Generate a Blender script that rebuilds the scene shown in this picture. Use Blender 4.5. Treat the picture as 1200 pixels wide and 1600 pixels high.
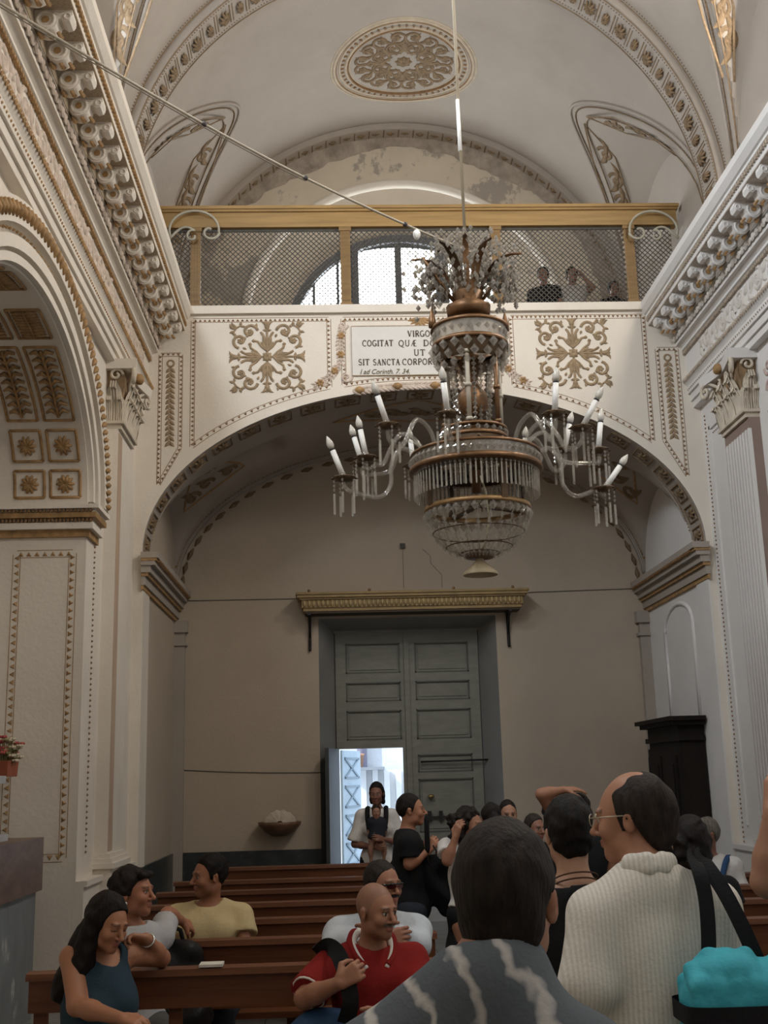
import bpy, bmesh, math, random
import numpy as np
from math import sin, cos, pi, sqrt, radians, atan2
from mathutils import Vector, Matrix

for _o in list(bpy.data.objects):
    bpy.data.objects.remove(_o, do_unlink=True)
scene = bpy.context.scene
COL = scene.collection
random.seed(7)

# ------------------------------------------------------------------ camera
FPX = 1800.0                      # focal length in pixels of the 1200x1600 frame
EYE = np.array([0.0, 0.0, 1.8])


def _basis(vx, vy, roll):
    d = np.array([(vx - 600) / FPX, -(vy - 800) / FPX, -1.0])
    d /= np.linalg.norm(d)
    r = radians(roll)
    u = np.array([-sin(r), cos(r), 0.0])
    z = u + np.array([0, 0, -(u @ d) / d[2]])
    z /= np.linalg.norm(z)
    return np.stack([np.cross(d, z), d, z], 1)


CAMM = _basis(530, 1218, 1.57)    # world Y meets the frame at (530,1218), 1.57 deg of roll
cam = bpy.data.cameras.new('camera')
cam.sensor_fit = 'VERTICAL'
cam.sensor_height = 36.0
cam.lens = FPX / 1600 * 36.0
cam.clip_start = 0.05
camo = bpy.data.objects.new('camera', cam)
COL.objects.link(camo)
_m = Matrix([list(r) for r in CAMM.T]).to_4x4()
_m.translation = Vector(EYE)
camo.matrix_world = _m
scene.camera = camo


def W(px, py, Y=None, X=None, Z=None):
    """world point on a given plane that the photograph shows at pixel (px, py)"""
    r = CAMM.T @ np.array([(px - 600) / FPX, -(py - 800) / FPX, -1.0])
    t = (Y - EYE[1]) / r[1] if Y is not None else (X - EYE[0]) / r[0] if X is not None else (Z - EYE[2]) / r[2]
    return EYE + r * t


# ------------------------------------------------------------------ world, light, exposure
world = bpy.data.worlds.new('sky')
scene.world = world
world.use_nodes = True
_bg = world.node_tree.nodes['Background']
_bg.inputs[0].default_value = (0.62, 0.78, 1.0, 1)
_bg.inputs[1].default_value = 2.2
scene.view_settings.view_transform = 'Standard'
scene.view_settings.look = 'None'
scene.view_settings.gamma = 1.0
scene.view_settings.use_curve_mapping = False
scene.view_settings.exposure = 0.42
scene.cycles.use_denoising = True
scene.cycles.max_bounces = 8
scene.cycles.diffuse_bounces = 5
scene.cycles.transparent_max_bounces = 24
scene.cycles.caustics_reflective = False
scene.cycles.caustics_refractive = False


def area(name, loc, direction, sx, sy, power, color=(1, 1, 1)):
    l = bpy.data.lights.new(name, 'AREA')
    l.shape = 'RECTANGLE'
    l.size = sx
    l.size_y = sy
    l.energy = power
    l.color = color
    o = bpy.data.objects.new(name, l)
    COL.objects.link(o)
    o.location = loc
    o.rotation_euler = Vector(direction).to_track_quat('-Z', 'Y').to_euler()
    return o


# area lights added for assumed clerestory windows (left and right), no openings are modelled
COOL = (0.86, 0.93, 1.0)
WARM = (1.0, 0.92, 0.82)
for _y, _pl, _pr in ((9.45, 95, 110), (4.95, 270, 150), (0.45, 130, 65), (-4.0, 70, 40)):
    area('assumed_window_light', (-2.2, _y, 8.75), (1, 0.05, -0.15 if _y > 9 else -0.45), 1.7, 1.0, _pl, COOL)
    area('assumed_window_light', (4.3, _y, 8.75), (-1, 0.05, -0.15 if _y > 9 else -0.45), 1.7, 1.0, _pr, WARM)
sun = bpy.data.lights.new('sun', 'SUN')
sun.energy = 3.0
sun.angle = 0.01
suno = bpy.data.objects.new('sun', sun)
COL.objects.link(suno)
suno.rotation_euler = Vector((0.65, 0.35, -0.65)).to_track_quat('-Z', 'Y').to_euler()


# ------------------------------------------------------------------ object helpers
def link(o, parent=None):
    COL.objects.link(o)
    if parent is not None:
        o.parent = parent
    return o


def raw_mesh(name, V, F, mats, smooth=False):
    me = bpy.data.meshes.new(name)
    me.from_pydata([tuple(map(float, p)) for p in V], [], [tuple(map(int, q)) for q in F])
    for m in (mats if isinstance(mats, (list, tuple)) else [mats]):
        me.materials.append(m)
    if smooth:
        me.polygons.foreach_set('use_smooth', [True] * len(me.polygons))
    me.update()
    return me


def obj(name, me, parent=None, loc=None, rot=None, scale=None):
    o = bpy.data.objects.new(name, me)
    link(o, parent)
    if loc is not None:
        o.location = loc
    if rot is not None:
        o.rotation_euler = rot
    if scale is not None:
        o.scale = scale
    return o


def tag(o, label, cat, group=None):
    o['label'] = label
    o['category'] = cat
    if group:
        o['group'] = group
    return o


def struct(o, label=None, cat=None):
    o['kind'] = 'structure'
    if label:
        o['label'] = label
    if cat:
        o['category'] = cat
    return o


def stuff(o):
    o['kind'] = 'stuff'
    return o


def thing(name, loc, label, cat, group=None, rotz=0.0):
    e = bpy.data.objects.new(name, None)
    e.empty_display_size = 0.1
    link(e)
    e.location = loc
    e.rotation_euler = (0, 0, rotz)
    return tag(e, label, cat, group)


class MB:
    """collects shapes, builds them as one mesh object"""

    def __init__(self):
        self.v, self.f, self.s = [], [], []

    def add(self, V, F, smooth=False):
        n = len(self.v)
        self.v.extend([tuple(map(float, p)) for p in V])
        for q in F:
            self.f.append(tuple(int(i) + n for i in q))
            self.s.append(smooth)
        return self

    def box(self, x0, x1, y0, y1, z0, z1):
        x0, x1 = min(x0, x1), max(x0, x1)
        y0, y1 = min(y0, y1), max(y0, y1)
        z0, z1 = min(z0, z1), max(z0, z1)
        V = [(x, y, z) for z in (z0, z1) for y in (y0, y1) for x in (x0, x1)]
        return self.add(V, [(0, 2, 3, 1), (4, 5, 7, 6), (0, 1, 5, 4), (2, 6, 7, 3), (0, 4, 6, 2), (1, 3, 7, 5)])

    def bar(self, a, b, w, h, up=(0, 0, 1)):
        """rectangular bar from a to b"""
        a, b = np.array(a, float), np.array(b, float)
        d = (b - a) / np.linalg.norm(b - a)
        s = np.cross(d, up)
        s = s / (np.linalg.norm(s) or 1)
        u = np.cross(s, d)
        V = [p + s * i * w / 2 + u * j * h / 2 for p in (a, b) for i, j in ((-1, -1), (1, -1), (1, 1), (-1, 1))]
        return self.add(V, [(0, 1, 2, 3), (7, 6, 5, 4), (0, 4, 5, 1), (1, 5, 6, 2), (2, 6, 7, 3), (3, 7, 4, 0)])

    def tube(self, pts, r, n=6, closed=False, flat=None):
        P = np.array(pts, float)
        m = len(P)
        rs = np.full(m, r, float) if np.isscalar(r) else np.array(r, float)
        T = np.gradient(P, axis=0) if not closed else (np.roll(P, -1, 0) - np.roll(P, 1, 0))
        T /= (np.linalg.norm(T, axis=1)[:, None] + 1e-12)
        nrm = np.cross(T[0], (0, 0, 1)) if abs(T[0][2]) < 0.9 else np.cross(T[0], (1, 0, 0))
        nrm = nrm / np.linalg.norm(nrm)
        V = []
        for i in range(m):
            nrm = nrm - T[i] * (nrm @ T[i])
            nrm = nrm / (np.linalg.norm(nrm) + 1e-12)
            b = np.cross(T[i], nrm)
            for k in range(n):
                a = 2 * pi * k / n
                V.append(P[i] + rs[i] * (cos(a) * nrm + sin(a) * b))
        F = []
        for i in range(m - (0 if closed else 1)):
            j = (i + 1) % m
            for k in range(n):
                l = (k + 1) % n
                F.append((i * n + k, i * n + l, j * n + l, j * n + k))
        if not closed:
            F.append(tuple(range(n))[::-1])
            F.append(tuple((m - 1) * n + k for k in range(n)))
        return self.add(V, F, n > 4)

    def lathe(self, prof, c=(0, 0, 0), n=16, a0=0.0, a1=2 * pi, smooth=True):
        full = abs(a1 - a0 - 2 * pi) < 1e-6
        m = n if full else n + 1
        V = [(c[0] + r * cos(a0 + (a1 - a0) * k / n), c[1] + r * sin(a0 + (a1 - a0) * k / n), c[2] + z)
             for r, z in prof for k in range(m)]
        F = []
        for i in range(len(prof) - 1):
            for k in range(n):
                l = (k + 1) % m
                F.append((i * m + k, i * m + l, (i + 1) * m + l, (i + 1) * m + k))
        return self.add(V, F, smooth)

    def ball(self, c, r, n=8, m=5):
        r = (r, r, r) if np.isscalar(r) else r
        V = [(c[0], c[1], c[2] + r[2])]
        for i in range(1, m):
            t = pi * i / m
            for k in range(n):
                a = 2 * pi * k / n
                V.append((c[0] + r[0] * sin(t) * cos(a), c[1] + r[1] * sin(t) * sin(a), c[2] + r[2] * cos(t)))
        V.append((c[0], c[1], c[2] - r[2]))
        F = [(0, 1 + k, 1 + (k + 1) % n) for k in range(n)]
        for i in range(m - 2):
            for k in range(n):
                l = (k + 1) % n
                F.append((1 + i * n + k, 1 + (i + 1) * n + k, 1 + (i + 1) * n + l, 1 + i * n + l))
        b = 1 + (m - 2) * n
        F += [(b + k, len(V) - 1, b + (k + 1) % n) for k in range(n)]
        return self.add(V, F, True)

    def octa(self, c, rx, rz, ry=None):
        ry = rx if ry is None else ry
        x, y, z = c
        V = [(x + rx, y, z), (x, y + ry, z), (x - rx, y, z), (x, y - ry, z), (x, y, z + rz), (x, y, z - rz)]
        return self.add(V, [(0, 1, 4), (1, 2, 4), (2, 3, 4), (3, 0, 4), (1, 0, 5), (2, 1, 5), (3, 2, 5), (0, 3, 5)])

    def grid(self, G, smooth=True, closed_u=False):
        """G: array (a, b, 3)"""
        G = np.asarray(G, float)
        a, b = G.shape[:2]
        F = []
        for i in range(a - (0 if closed_u else 1)):
            for j in range(b - 1):
                i2 = (i + 1) % a
                F.append((i * b + j, i2 * b + j, i2 * b + j + 1, i * b + j + 1))
        return self.add(G.reshape(-1, 3), F, smooth)

    def prism(self, poly, fn0, fn1):
        """polygon (list of 2D points) lifted by two functions of (u, v) to two caps"""
        n = len(poly)
        V = [fn0(*p) for p in poly] + [fn1(*p) for p in poly]
        F = [tuple(range(n)), tuple(range(2 * n - 1, n - 1, -1))]
        F += [(i, i + n, (i + 1) % n + n, (i + 1) % n) for i in range(n)]
        return self.add(V, F)

    def build(self, name, mat, parent=None, loc=None, rot=None, origin=None):
        V = self.v if origin is None else [(p[0] - origin[0], p[1] - origin[1], p[2] - origin[2]) for p in self.v]
        me = raw_mesh(name, V, self.f, mat)
        me.polygons.foreach_set('use_smooth', self.s)
        return obj(name, me, parent, loc, rot)


# ------------------------------------------------------------------ materials
MATS = {}


def mat(name, col, rough=0.75, var=0.10, scale=2.5, bump=0.0, bscale=40.0, metal=0.0, col2=None, thr=None,
        streak=None, coat=0.0, spec=0.5, emit=None, vcol=None):
    if name in MATS:
        return MATS[name]
    m = bpy.data.materials.new(name)
    m.use_nodes = True
    nt = m.node_tree
    N, L = nt.nodes, nt.links
    b = N['Principled BSDF']
    b.inputs['Roughness'].default_value = rough
    b.inputs['Metallic'].default_value = metal
    b.inputs['Specular IOR Level'].default_value = spec
    b.inputs['Coat Weight'].default_value = coat
    tc = N.new('ShaderNodeTexCoord')
    mp = N.new('ShaderNodeMapping')
    L.new(tc.outputs['Object'], mp.inputs[0])
    if streak:
        mp.inputs['Scale'].default_value = streak
    no = N.new('ShaderNodeTexNoise')
    no.inputs['Scale'].default_value = scale
    no.inputs['Detail'].default_value = 6
    no.inputs['Roughness'].default_value = 0.6
    L.new(mp.outputs[0], no.inputs['Vector'])
    rp = N.new('ShaderNodeValToRGB')
    L.new(no.outputs['Fac'], rp.inputs[0])
    c1 = [max(0, c * (1 - var)) for c in col]
    c2 = [min(1, c * (1 + var)) for c in col] if col2 is None else list(col2)
    if col2 is not None:
        c1 = list(col)
    lo, hi = (0.3, 0.7) if thr is None else thr
    rp.color_ramp.elements[0].position = lo
    rp.color_ramp.elements[1].position = hi
    rp.color_ramp.elements[0].color = (*c1, 1)
    rp.color_ramp.elements[1].color = (*c2, 1)
    out = rp.outputs[0]
    if vcol:
        at = N.new('ShaderNodeAttribute')
        at.attribute_name = vcol
        mx = N.new('ShaderNodeMix')
        mx.data_type = 'RGBA'
        mx.blend_type = 'MULTIPLY'
        mx.inputs[0].default_value = 1.0
        L.new(at.outputs['Color'], mx.inputs[6])
        L.new(out, mx.inputs[7])
        out = mx.outputs[2]
    L.new(out, b.inputs['Base Color'])
    if bump > 0:
        n2 = N.new('ShaderNodeTexNoise')
        n2.inputs['Scale'].default_value = bscale
        n2.inputs['Detail'].default_value = 5
        L.new(mp.outputs[0], n2.inputs['Vector'])
        bp = N.new('ShaderNodeBump')
        bp.inputs['Strength'].default_value = bump
        bp.inputs['Distance'].default_value = 0.02
        L.new(n2.outputs['Fac'], bp.inputs['Height'])
        L.new(bp.outputs[0], b.inputs['Normal'])
    if emit:
        b.inputs['Emission Color'].default_value = (*emit[0], 1)
        b.inputs['Emission Strength'].default_value = emit[1]
    MATS[name] = m
    return m


def add_stain(m, col, scale=0.7, thr=(0.52, 0.68), amount=0.8, stretch=(1, 1, 0.45)):
    """a second, larger noise laid over a material: damp stains and flaked patches"""
    nt = m.node_tree
    N, L = nt.nodes, nt.links
    b = N['Principled BSDF']
    src = b.inputs['Base Color'].links[0].from_socket
    tc = N.new('ShaderNodeTexCoord')
    mp = N.new('ShaderNodeMapping')
    mp.inputs['Scale'].default_value = stretch
    mp.inputs['Location'].default_value = (3.3, 1.7, 5.1)
    L.new(tc.outputs['Object'], mp.inputs[0])
    no = N.new('ShaderNodeTexNoise')
    no.inputs['Scale'].default_value = scale
    no.inputs['Detail'].default_value = 8
    no.inputs['Roughness'].default_value = 0.65
    L.new(mp.outputs[0], no.inputs['Vector'])
    rp = N.new('ShaderNodeValToRGB')
    rp.color_ramp.elements[0].position = thr[0]
    rp.color_ramp.elements[1].position = thr[1]
    rp.color_ramp.elements[0].color = (0, 0, 0, 1)
    rp.color_ramp.elements[1].color = (amount, amount, amount, 1)
    L.new(no.outputs['Fac'], rp.inputs[0])
    mx = N.new('ShaderNodeMix')
    mx.data_type = 'RGBA'
    L.new(rp.outputs[0], mx.inputs[0])
    L.new(src, mx.inputs[6])
    mx.inputs[7].default_value = (*col, 1)
    L.new(mx.outputs[2], b.inputs['Base Color'])
    return m


PLASTER = mat('plaster_white', (0.76, 0.70, 0.615), 0.9, 0.05, 1.3, 0.15, 30)
add_stain(PLASTER, (0.56, 0.48, 0.38), 0.9, (0.55, 0.75), 0.55)
PLASTER_COOL = mat('plaster_pale', (0.72, 0.70, 0.68), 0.9, 0.05, 1.3, 0.12, 30)
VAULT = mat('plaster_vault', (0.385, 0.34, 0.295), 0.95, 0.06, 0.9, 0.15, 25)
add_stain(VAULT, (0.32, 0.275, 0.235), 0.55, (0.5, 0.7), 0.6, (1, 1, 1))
BACKW = mat('plaster_grey_beige', (0.47, 0.395, 0.31), 0.95, 0.06, 1.2, 0.2, 25)
add_stain(BACKW, (0.40, 0.345, 0.28), 0.6, (0.48, 0.7), 0.6, (1, 1, 0.6))
PEEL = mat('plaster_peeling', (0.60, 0.52, 0.41), 0.95, 0.06, 2.0, 0.25, 25)
add_stain(PEEL, (0.34, 0.30, 0.25), 1.1, (0.52, 0.55), 0.95, (1, 1, 0.8))
ROUGHPL = mat('plaster_rubble', (0.33, 0.28, 0.23), 1.0, 0.3, 6, 0.6, 20)
OCHRE = mat('ochre_gilding', (0.36, 0.215, 0.09), 0.6, 0.35, 14, 0.2, 60)
OCHRE_D = mat('ochre_dark', (0.24, 0.135, 0.06), 0.7, 0.3, 14)
TAN = mat('tan_relief', (0.31, 0.225, 0.135), 0.75, 0.3, 20)
VORN = mat('vault_ornament', (0.20, 0.135, 0.075), 0.8, 0.3, 20)
TAN_R = mat('grey_relief', (0.62, 0.58, 0.53), 0.85, 0.12, 12, 0.2, 40)
TAN_L = mat('rosy_relief', (0.60, 0.50, 0.42), 0.85, 0.2, 12, 0.2, 40)
STIPPLE = mat('ochre_stipple', (0.42, 0.33, 0.23), 0.9, 0.3, 60)
WOOD_G = mat('golden_wood', (0.25, 0.15, 0.055), 0.55, 0.2, 5, 0.1, 30, streak=(1, 1, 6))
WOOD_B = mat('golden_wood_beam', (0.33, 0.205, 0.075), 0.55, 0.2, 5, 0.1, 30, streak=(0.3, 4, 4))
PEW = mat('pew_wood', (0.125, 0.043, 0.017), 0.42, 0.3, 4, 0.05, 30, streak=(0.4, 4, 5), coat=0.05, spec=0.3)
DARKW = mat('dark_wood', (0.013, 0.009, 0.007), 0.7, 0.3, 5, streak=(3, 3, 0.5), spec=0.2)
DOORP = mat('door_paint', (0.20, 0.20, 0.165), 0.6, 0.12, 5, 0.15, 30, streak=(1, 1, 3))
DOORJ = mat('door_jamb', (0.24, 0.235, 0.225), 0.85, 0.1, 2, 0.1, 30)
MARBLE = mat('grey_marble', (0.33, 0.34, 0.35), 0.35, col2=(0.52, 0.52, 0.52), scale=2.2, streak=(1, 1, 3))
MARBLE_D = mat('dark_marble', (0.028, 0.034, 0.036), 0.3, col2=(0.075, 0.085, 0.085), scale=5, thr=(0.5, 0.75))
MARBLE_B = mat('brown_marble', (0.10, 0.05, 0.03), 0.35, col2=(0.20, 0.12, 0.08), scale=4, thr=(0.4, 0.75), streak=(1, 1, 3))
FLOORM = mat('floor_tile', (0.20, 0.20, 0.19), 0.35, 0.15, 2)
IRON = mat('iron', (0.03, 0.03, 0.03), 0.5, 0.2, 10, metal=0.6)
PALE_IRON = mat('pale_iron', (0.42, 0.39, 0.31), 0.6, 0.15, 10)
WIREM = mat('mesh_wire', (0.075, 0.068, 0.055), 0.7, 0.2, 10)
INK = mat('letter_paint', (0.09, 0.06, 0.045), 0.8, 0.3, 20)
INK_B = mat('script_paint', (0.13, 0.10, 0.04), 0.8, 0.3, 20)
TABLET = mat('tablet_paint', (0.70, 0.68, 0.64), 0.9, 0.04, 3, 0.1, 30)
BLACKM = mat('black_metal', (0.012, 0.012, 0.012), 0.45, 0.2, 10)
WINDOWP = mat('window_pane_sky', (0.9, 0.95, 1.0), 0.2, 0.0, emit=((0.93, 0.98, 1.0), 7.0))
# ================================================================== THE BUILDING
XL, XR, XC = -2.3, 4.4, 1.05
YG, YB, YN = 13.0, 15.8, -7.0          # gallery front, entrance wall, end of the nave behind the camera
RV, ZS = 3.35, 8.0                     # vault radius and spring line
NXL, NXR = -2.2, 4.32                  # side walls under the gallery
AX, AA, AZ, AB = (NXL + NXR) / 2, (NXR - NXL) / 2, 4.38, 1.93   # gallery arch (half ellipse)
GFL = 6.62                             # gallery floor
CT = 7.36                              # top of the entablature and of the gallery parapet


def arch_z(x, a=AA, b=AB):
    t = max(0.0, 1 - ((x - AX) / a) ** 2)
    return AZ + b * sqrt(t)


# ---- floor
fl = MB().box(-4.6, 5.0, YN, YB, -0.2, -0.006).build('floor', mat('tile_joint', (0.07, 0.07, 0.065), 0.8, 0.1))
struct(fl, 'grey tiled church floor', 'floor')
_tile = raw_mesh('floor_tile', *(lambda b: (b.v, b.f))(MB().box(.004, .396, .004, .396, -.006, 0.0)), FLOORM)
_rest = MB()
for _i in range(24):
    for _j in range(57):
        _x, _y = -4.6 + .4 * _i, YN + .4 * _j
        if .2 <= _x < 2.3 and 6.0 < _y < YB - .4:
            obj('floor_tile', _tile, fl, (_x, _y, 0))
        else:
            _rest.box(_x + .004, _x + .396, _y + .004, _y + .396, -.006, 0.0)
stuff(_rest.build('floor_tiles_beyond', FLOORM, fl))

# ---- left wall of the nave, with the arch of the side chapel
CHY, CHA, CHZ, CHB = 8.63, 1.92, 4.39, 1.2      # chapel arch centre, half span, spring, rise
CHX = -4.3


def chapel_arc(a, b, n=28, y0=CHY, z0=CHZ):
    return [(y0 + a * cos(pi * i / n), z0 + b * sin(pi * i / n)) for i in range(n + 1)]


m = MB()
TH = 0.25
m.box(XL - TH, XL, YN, CHY - CHA - .03, 0, ZS)
m.box(XL - .02, XL, CHY - CHA - .03, CHY - CHA, 0, ZS)
m.box(XL - TH, XL, CHY + CHA + .03, YB, 0, ZS)
m.box(XL - .02, XL, CHY + CHA, CHY + CHA + .03, 0, ZS)
arc = chapel_arc(CHA, CHB)
for (ya, za), (yb, zb) in zip(arc[:-1], arc[1:]):
    m.add([(XL, ya, za), (XL, yb, zb), (XL, yb, ZS), (XL, ya, ZS)], [(0, 1, 2, 3)])
wl = struct(m.build('wall_left', PLASTER), 'white plastered left nave wall with a side chapel arch', 'wall')
m = MB()          # the chapel behind the arch: soffit, jambs, back
JX = -3.15
m.grid([[(x, y, z) for (y, z) in arc] for x in (XL, JX)], smooth=True)
m.box(JX, XL - .021, CHY + CHA, CHY + CHA + 0.025, 0, CHZ)
m.box(JX, XL - .021, CHY - CHA - 0.025, CHY - CHA, 0, CHZ)
arc2 = chapel_arc(CHA + 0.45, CHB + 0.35)
for (ya, za), (yb, zb), (yc, zc), (yd, zd) in zip(arc[:-1], arc[1:], arc2[:-1], arc2[1:]):
    m.add([(JX, ya, za), (JX, yb, zb), (JX, yd, zd), (JX, yc, zc)], [(0, 3, 2, 1)])
m.grid([[(x, y, z) for (y, z) in arc2] for x in (JX, CHX)], smooth=True)
for s in (-1, 1):
    y = CHY + s * (CHA + 0.45)
    m.box(CHX, JX, y, y + s * 0.05, 0, CHZ + 0.05)
    m.box(JX - 0.02, JX, CHY + s * CHA, y, 0, CHZ + 0.02)
m.box(CHX - 0.1, CHX, CHY - 3, CHY + 3, 0, 6.6)
m.build('chapel_niche', PLASTER, wl)

# ---- right wall of the nave
m = MB().box(XR, XR + TH, YN, YB, 0, ZS)
wr = struct(m.build('wall_right', PLASTER_COOL), 'pale plastered right nave wall with a fluted pilaster', 'wall')
# ---- end wall behind the photographer
m = MB().box(XL - TH, XR + TH, YN - 0.2, YN, 0, ZS + RV + 0.6)
struct(m.build('wall_front', PLASTER), 'plastered end wall of the nave behind the photographer', 'wall')

# ---- entrance wall: door opening below, lunette with thermal window above
DX0, DX1, DZ0, DZ1 = -0.25, 2.2, 0.2, 3.96
DY = 16.25
m = MB()
wt = 0.5
for a, b, c, d in ((-2.7, DX0, 0, 6.6), (DX1, 4.8, 0, 6.6), (DX0, DX1, DZ1, 6.6)):
    m.box(a, b, YB, YB + wt, c, d)
m.box(DX0, DX1, YB - 0.02, YB + wt, 0, DZ0)
wb = struct(m.build('wall_back', BACKW), 'grey-beige plastered entrance wall around the tall door', 'wall')
# lunette wall with the window splay
WX, WZ, WR0, WR1, WY = 1.08, 8.15, 2.32, 1.78, 16.35
NA = 40
m = MB()
inner = [(WX + WR0 * cos(pi * i / NA), WZ + WR0 * sin(pi * i / NA)) for i in range(NA + 1)]
outer = []
for i in range(NA + 1):
    a = pi * i / NA
    outer.append((XC + (RV + 0.4) * cos(a), ZS + (RV + 0.4) * sin(a)))
m.add([(x, YB, z) for x, z in inner] + [(x, YB, z) for x, z in outer],
      [(i, i + 1, NA + 2 + i, NA + 1 + i) for i in range(NA)])
m.box(-2.7, WX - WR0, YB, YB + 0.3, 6.6, WZ)
m.box(WX + WR0, 4.8, YB, YB + 0.3, 6.6, WZ)
m.box(WX - WR0, WX + WR0, YB, YB + 0.3, 6.6, 7.0)
m.build('lunette', PEEL, wb)
m = MB()
m.grid([[(WX + r * cos(pi * i / NA), y, WZ + r * sin(pi * i / NA)) for i in range(NA + 1)] for r, y in ((WR0, YB), (WR1, WY))])
for s in (-1, 1):
    m.add([(WX + s * WR0, YB, WZ), (WX + s * WR1, WY, WZ), (WX + s * WR1, WY, 7.0), (WX + s * WR0, YB, 7.0)], [(0, 1, 2, 3)])
m.add([(WX - WR0, YB, 7.0), (WX + WR0, YB, 7.0), (WX + WR1, WY, 7.0), (WX - WR1, WY, 7.0)], [(0, 1, 2, 3)])
m.box(WX - WR1 - 0.5, WX + WR1 + 0.5, WY + 0.12, WY + 0.2, 6.6, 7.45)
m.build('window_splay', BACKW, wb)
# ---- thermal window
win = struct(thing('window_1', (0, 0, 0), 'half-round thermal window with upright mullions above the gallery', 'window'))
m = MB()
m.add([(WX + WR1 * cos(pi * i / NA), WY + 0.08, WZ + WR1 * sin(pi * i / NA)) for i in range(NA + 1)], [tuple(range(NA + 1))])
m.add([(WX - WR1, WY + 0.08, WZ), (WX + WR1, WY + 0.08, WZ), (WX + WR1, WY + 0.08, 7.4), (WX - WR1, WY + 0.08, 7.4)], [(0, 1, 2, 3)])
m.build('pane', WINDOWP, win)
FR = mat('window_frame_grey', (0.10, 0.105, 0.115), 0.7, 0.1)


def win_z(x, r=WR1):
    return WZ + sqrt(max(0, r * r - (x - WX) ** 2))


for px, w in ((548, 0.24), (690, 0.20)):
    x = W(px, 430, Y=WY)[0]
    MB().box(x - w / 2, x + w / 2, WY - 0.06, WY + 0.07, 7.2, win_z(x) + 0.02).build('mullion', FR, win)
for px, w in ((622.5, 0.10), (490, 0.04), (527.5, 0.04), (722, 0.04), (775, 0.04)):
    x = W(px, 430, Y=WY)[0]
    MB().box(x - w / 2, x + w / 2, WY, WY + 0.07, 7.2, win_z(x) + 0.01).build('glazing_bar', FR, win)
m = MB()
m.grid([[(WX + r * cos(pi * i / NA), y, WZ + r * sin(pi * i / NA)) for i in range(NA + 1)]
        for r, y in ((WR1 + 0.02, WY - 0.05), (WR1 - 0.1, WY - 0.05), (WR1 - 0.1, WY + 0.07))], smooth=False)
m.build('arched_frame', FR, win)
# head board that flattens the middle lights
_xa, _xb = W(558, 400, Y=WY)[0], W(684, 400, Y=WY)[0]
_zt = W(620, 386, Y=WY)[2]
m = MB()
n = 14
top = [(_xa + (_xb - _xa) * i / n) for i in range(n + 1)]
V = [(x, WY + 0.03, _zt - 0.07 * (2 * (i / n) - 1) ** 2) for i, x in enumerate(top)] + [(x, WY + 0.03, win_z(x) + 0.02) for x in top]
m.add(V, [(i, i + 1, n + 2 + i, n + 1 + i) for i in range(n)])
m.build('head_board', FR, win)

# ---- vault of the nave
BAYS = [(12.0, YB, 13.75, 1.6), (7.5, 11.45, 9.45, 1.55), (3.0, 6.95, 4.95, 1.55), (-1.5, 2.45, 0.45, 1.55), (-6.75, -2.05, -4.0, 1.55)]
LK = 0.48


def vault_z(x, y):
    """height of the vault soffit above (x, y), lunettes cut in"""
    d = min(abs(x - XC), RV)
    z = ZS + sqrt(max(0.0, RV * RV - d * d))
    for y0, y1, yc, w in BAYS:
        if abs(y - yc) < w:
            z = max(z, ZS + sqrt(w * w - (y - yc) ** 2) * (1 + LK * (RV - d))) if RV - d < 1.7 else z
    return z


ceil = MB()
for bi, (y0, y1, yc, w) in enumerate(BAYS):
    ys = np.linspace(y0 - 0.28, y1 + (0.28 if y1 < YB else 0.0), 60)
    ph = np.concatenate([np.linspace(0, 1.1, 34), np.linspace(1.1, pi - 1.1, 18)[1:-1], np.linspace(pi - 1.1, pi, 34)])
    G = np.zeros((len(ys), len(ph) + 2, 3))
    for i, y in enumerate(ys):
        for j, p in enumerate(ph):
            x = XC + RV * cos(p)
            G[i, j + 1] = (x, y, vault_z(x, y))
        G[i, 0] = (XC + RV, y, CT - 0.3)
        G[i, -1] = (XC - RV, y, CT - 0.3)
    ceil.grid(G, smooth=True)
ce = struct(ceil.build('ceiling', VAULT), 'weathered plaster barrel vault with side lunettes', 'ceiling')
_l = ce.data
try:
    _l.set_sharp_from_angle(angle=radians(25))
except Exception:
    pass


def vmap(xs, ys, h=0.0):
    """point on the soffit (h into the room)"""
    d = 0.01
    z = vault_z(xs, ys)
    return np.array([xs, ys, z - h])


def vault_pt(phi, y, h=0.0):
    r = RV - h
    return np.array([XC + r * cos(phi), y, ZS + r * sin(phi)])


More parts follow.
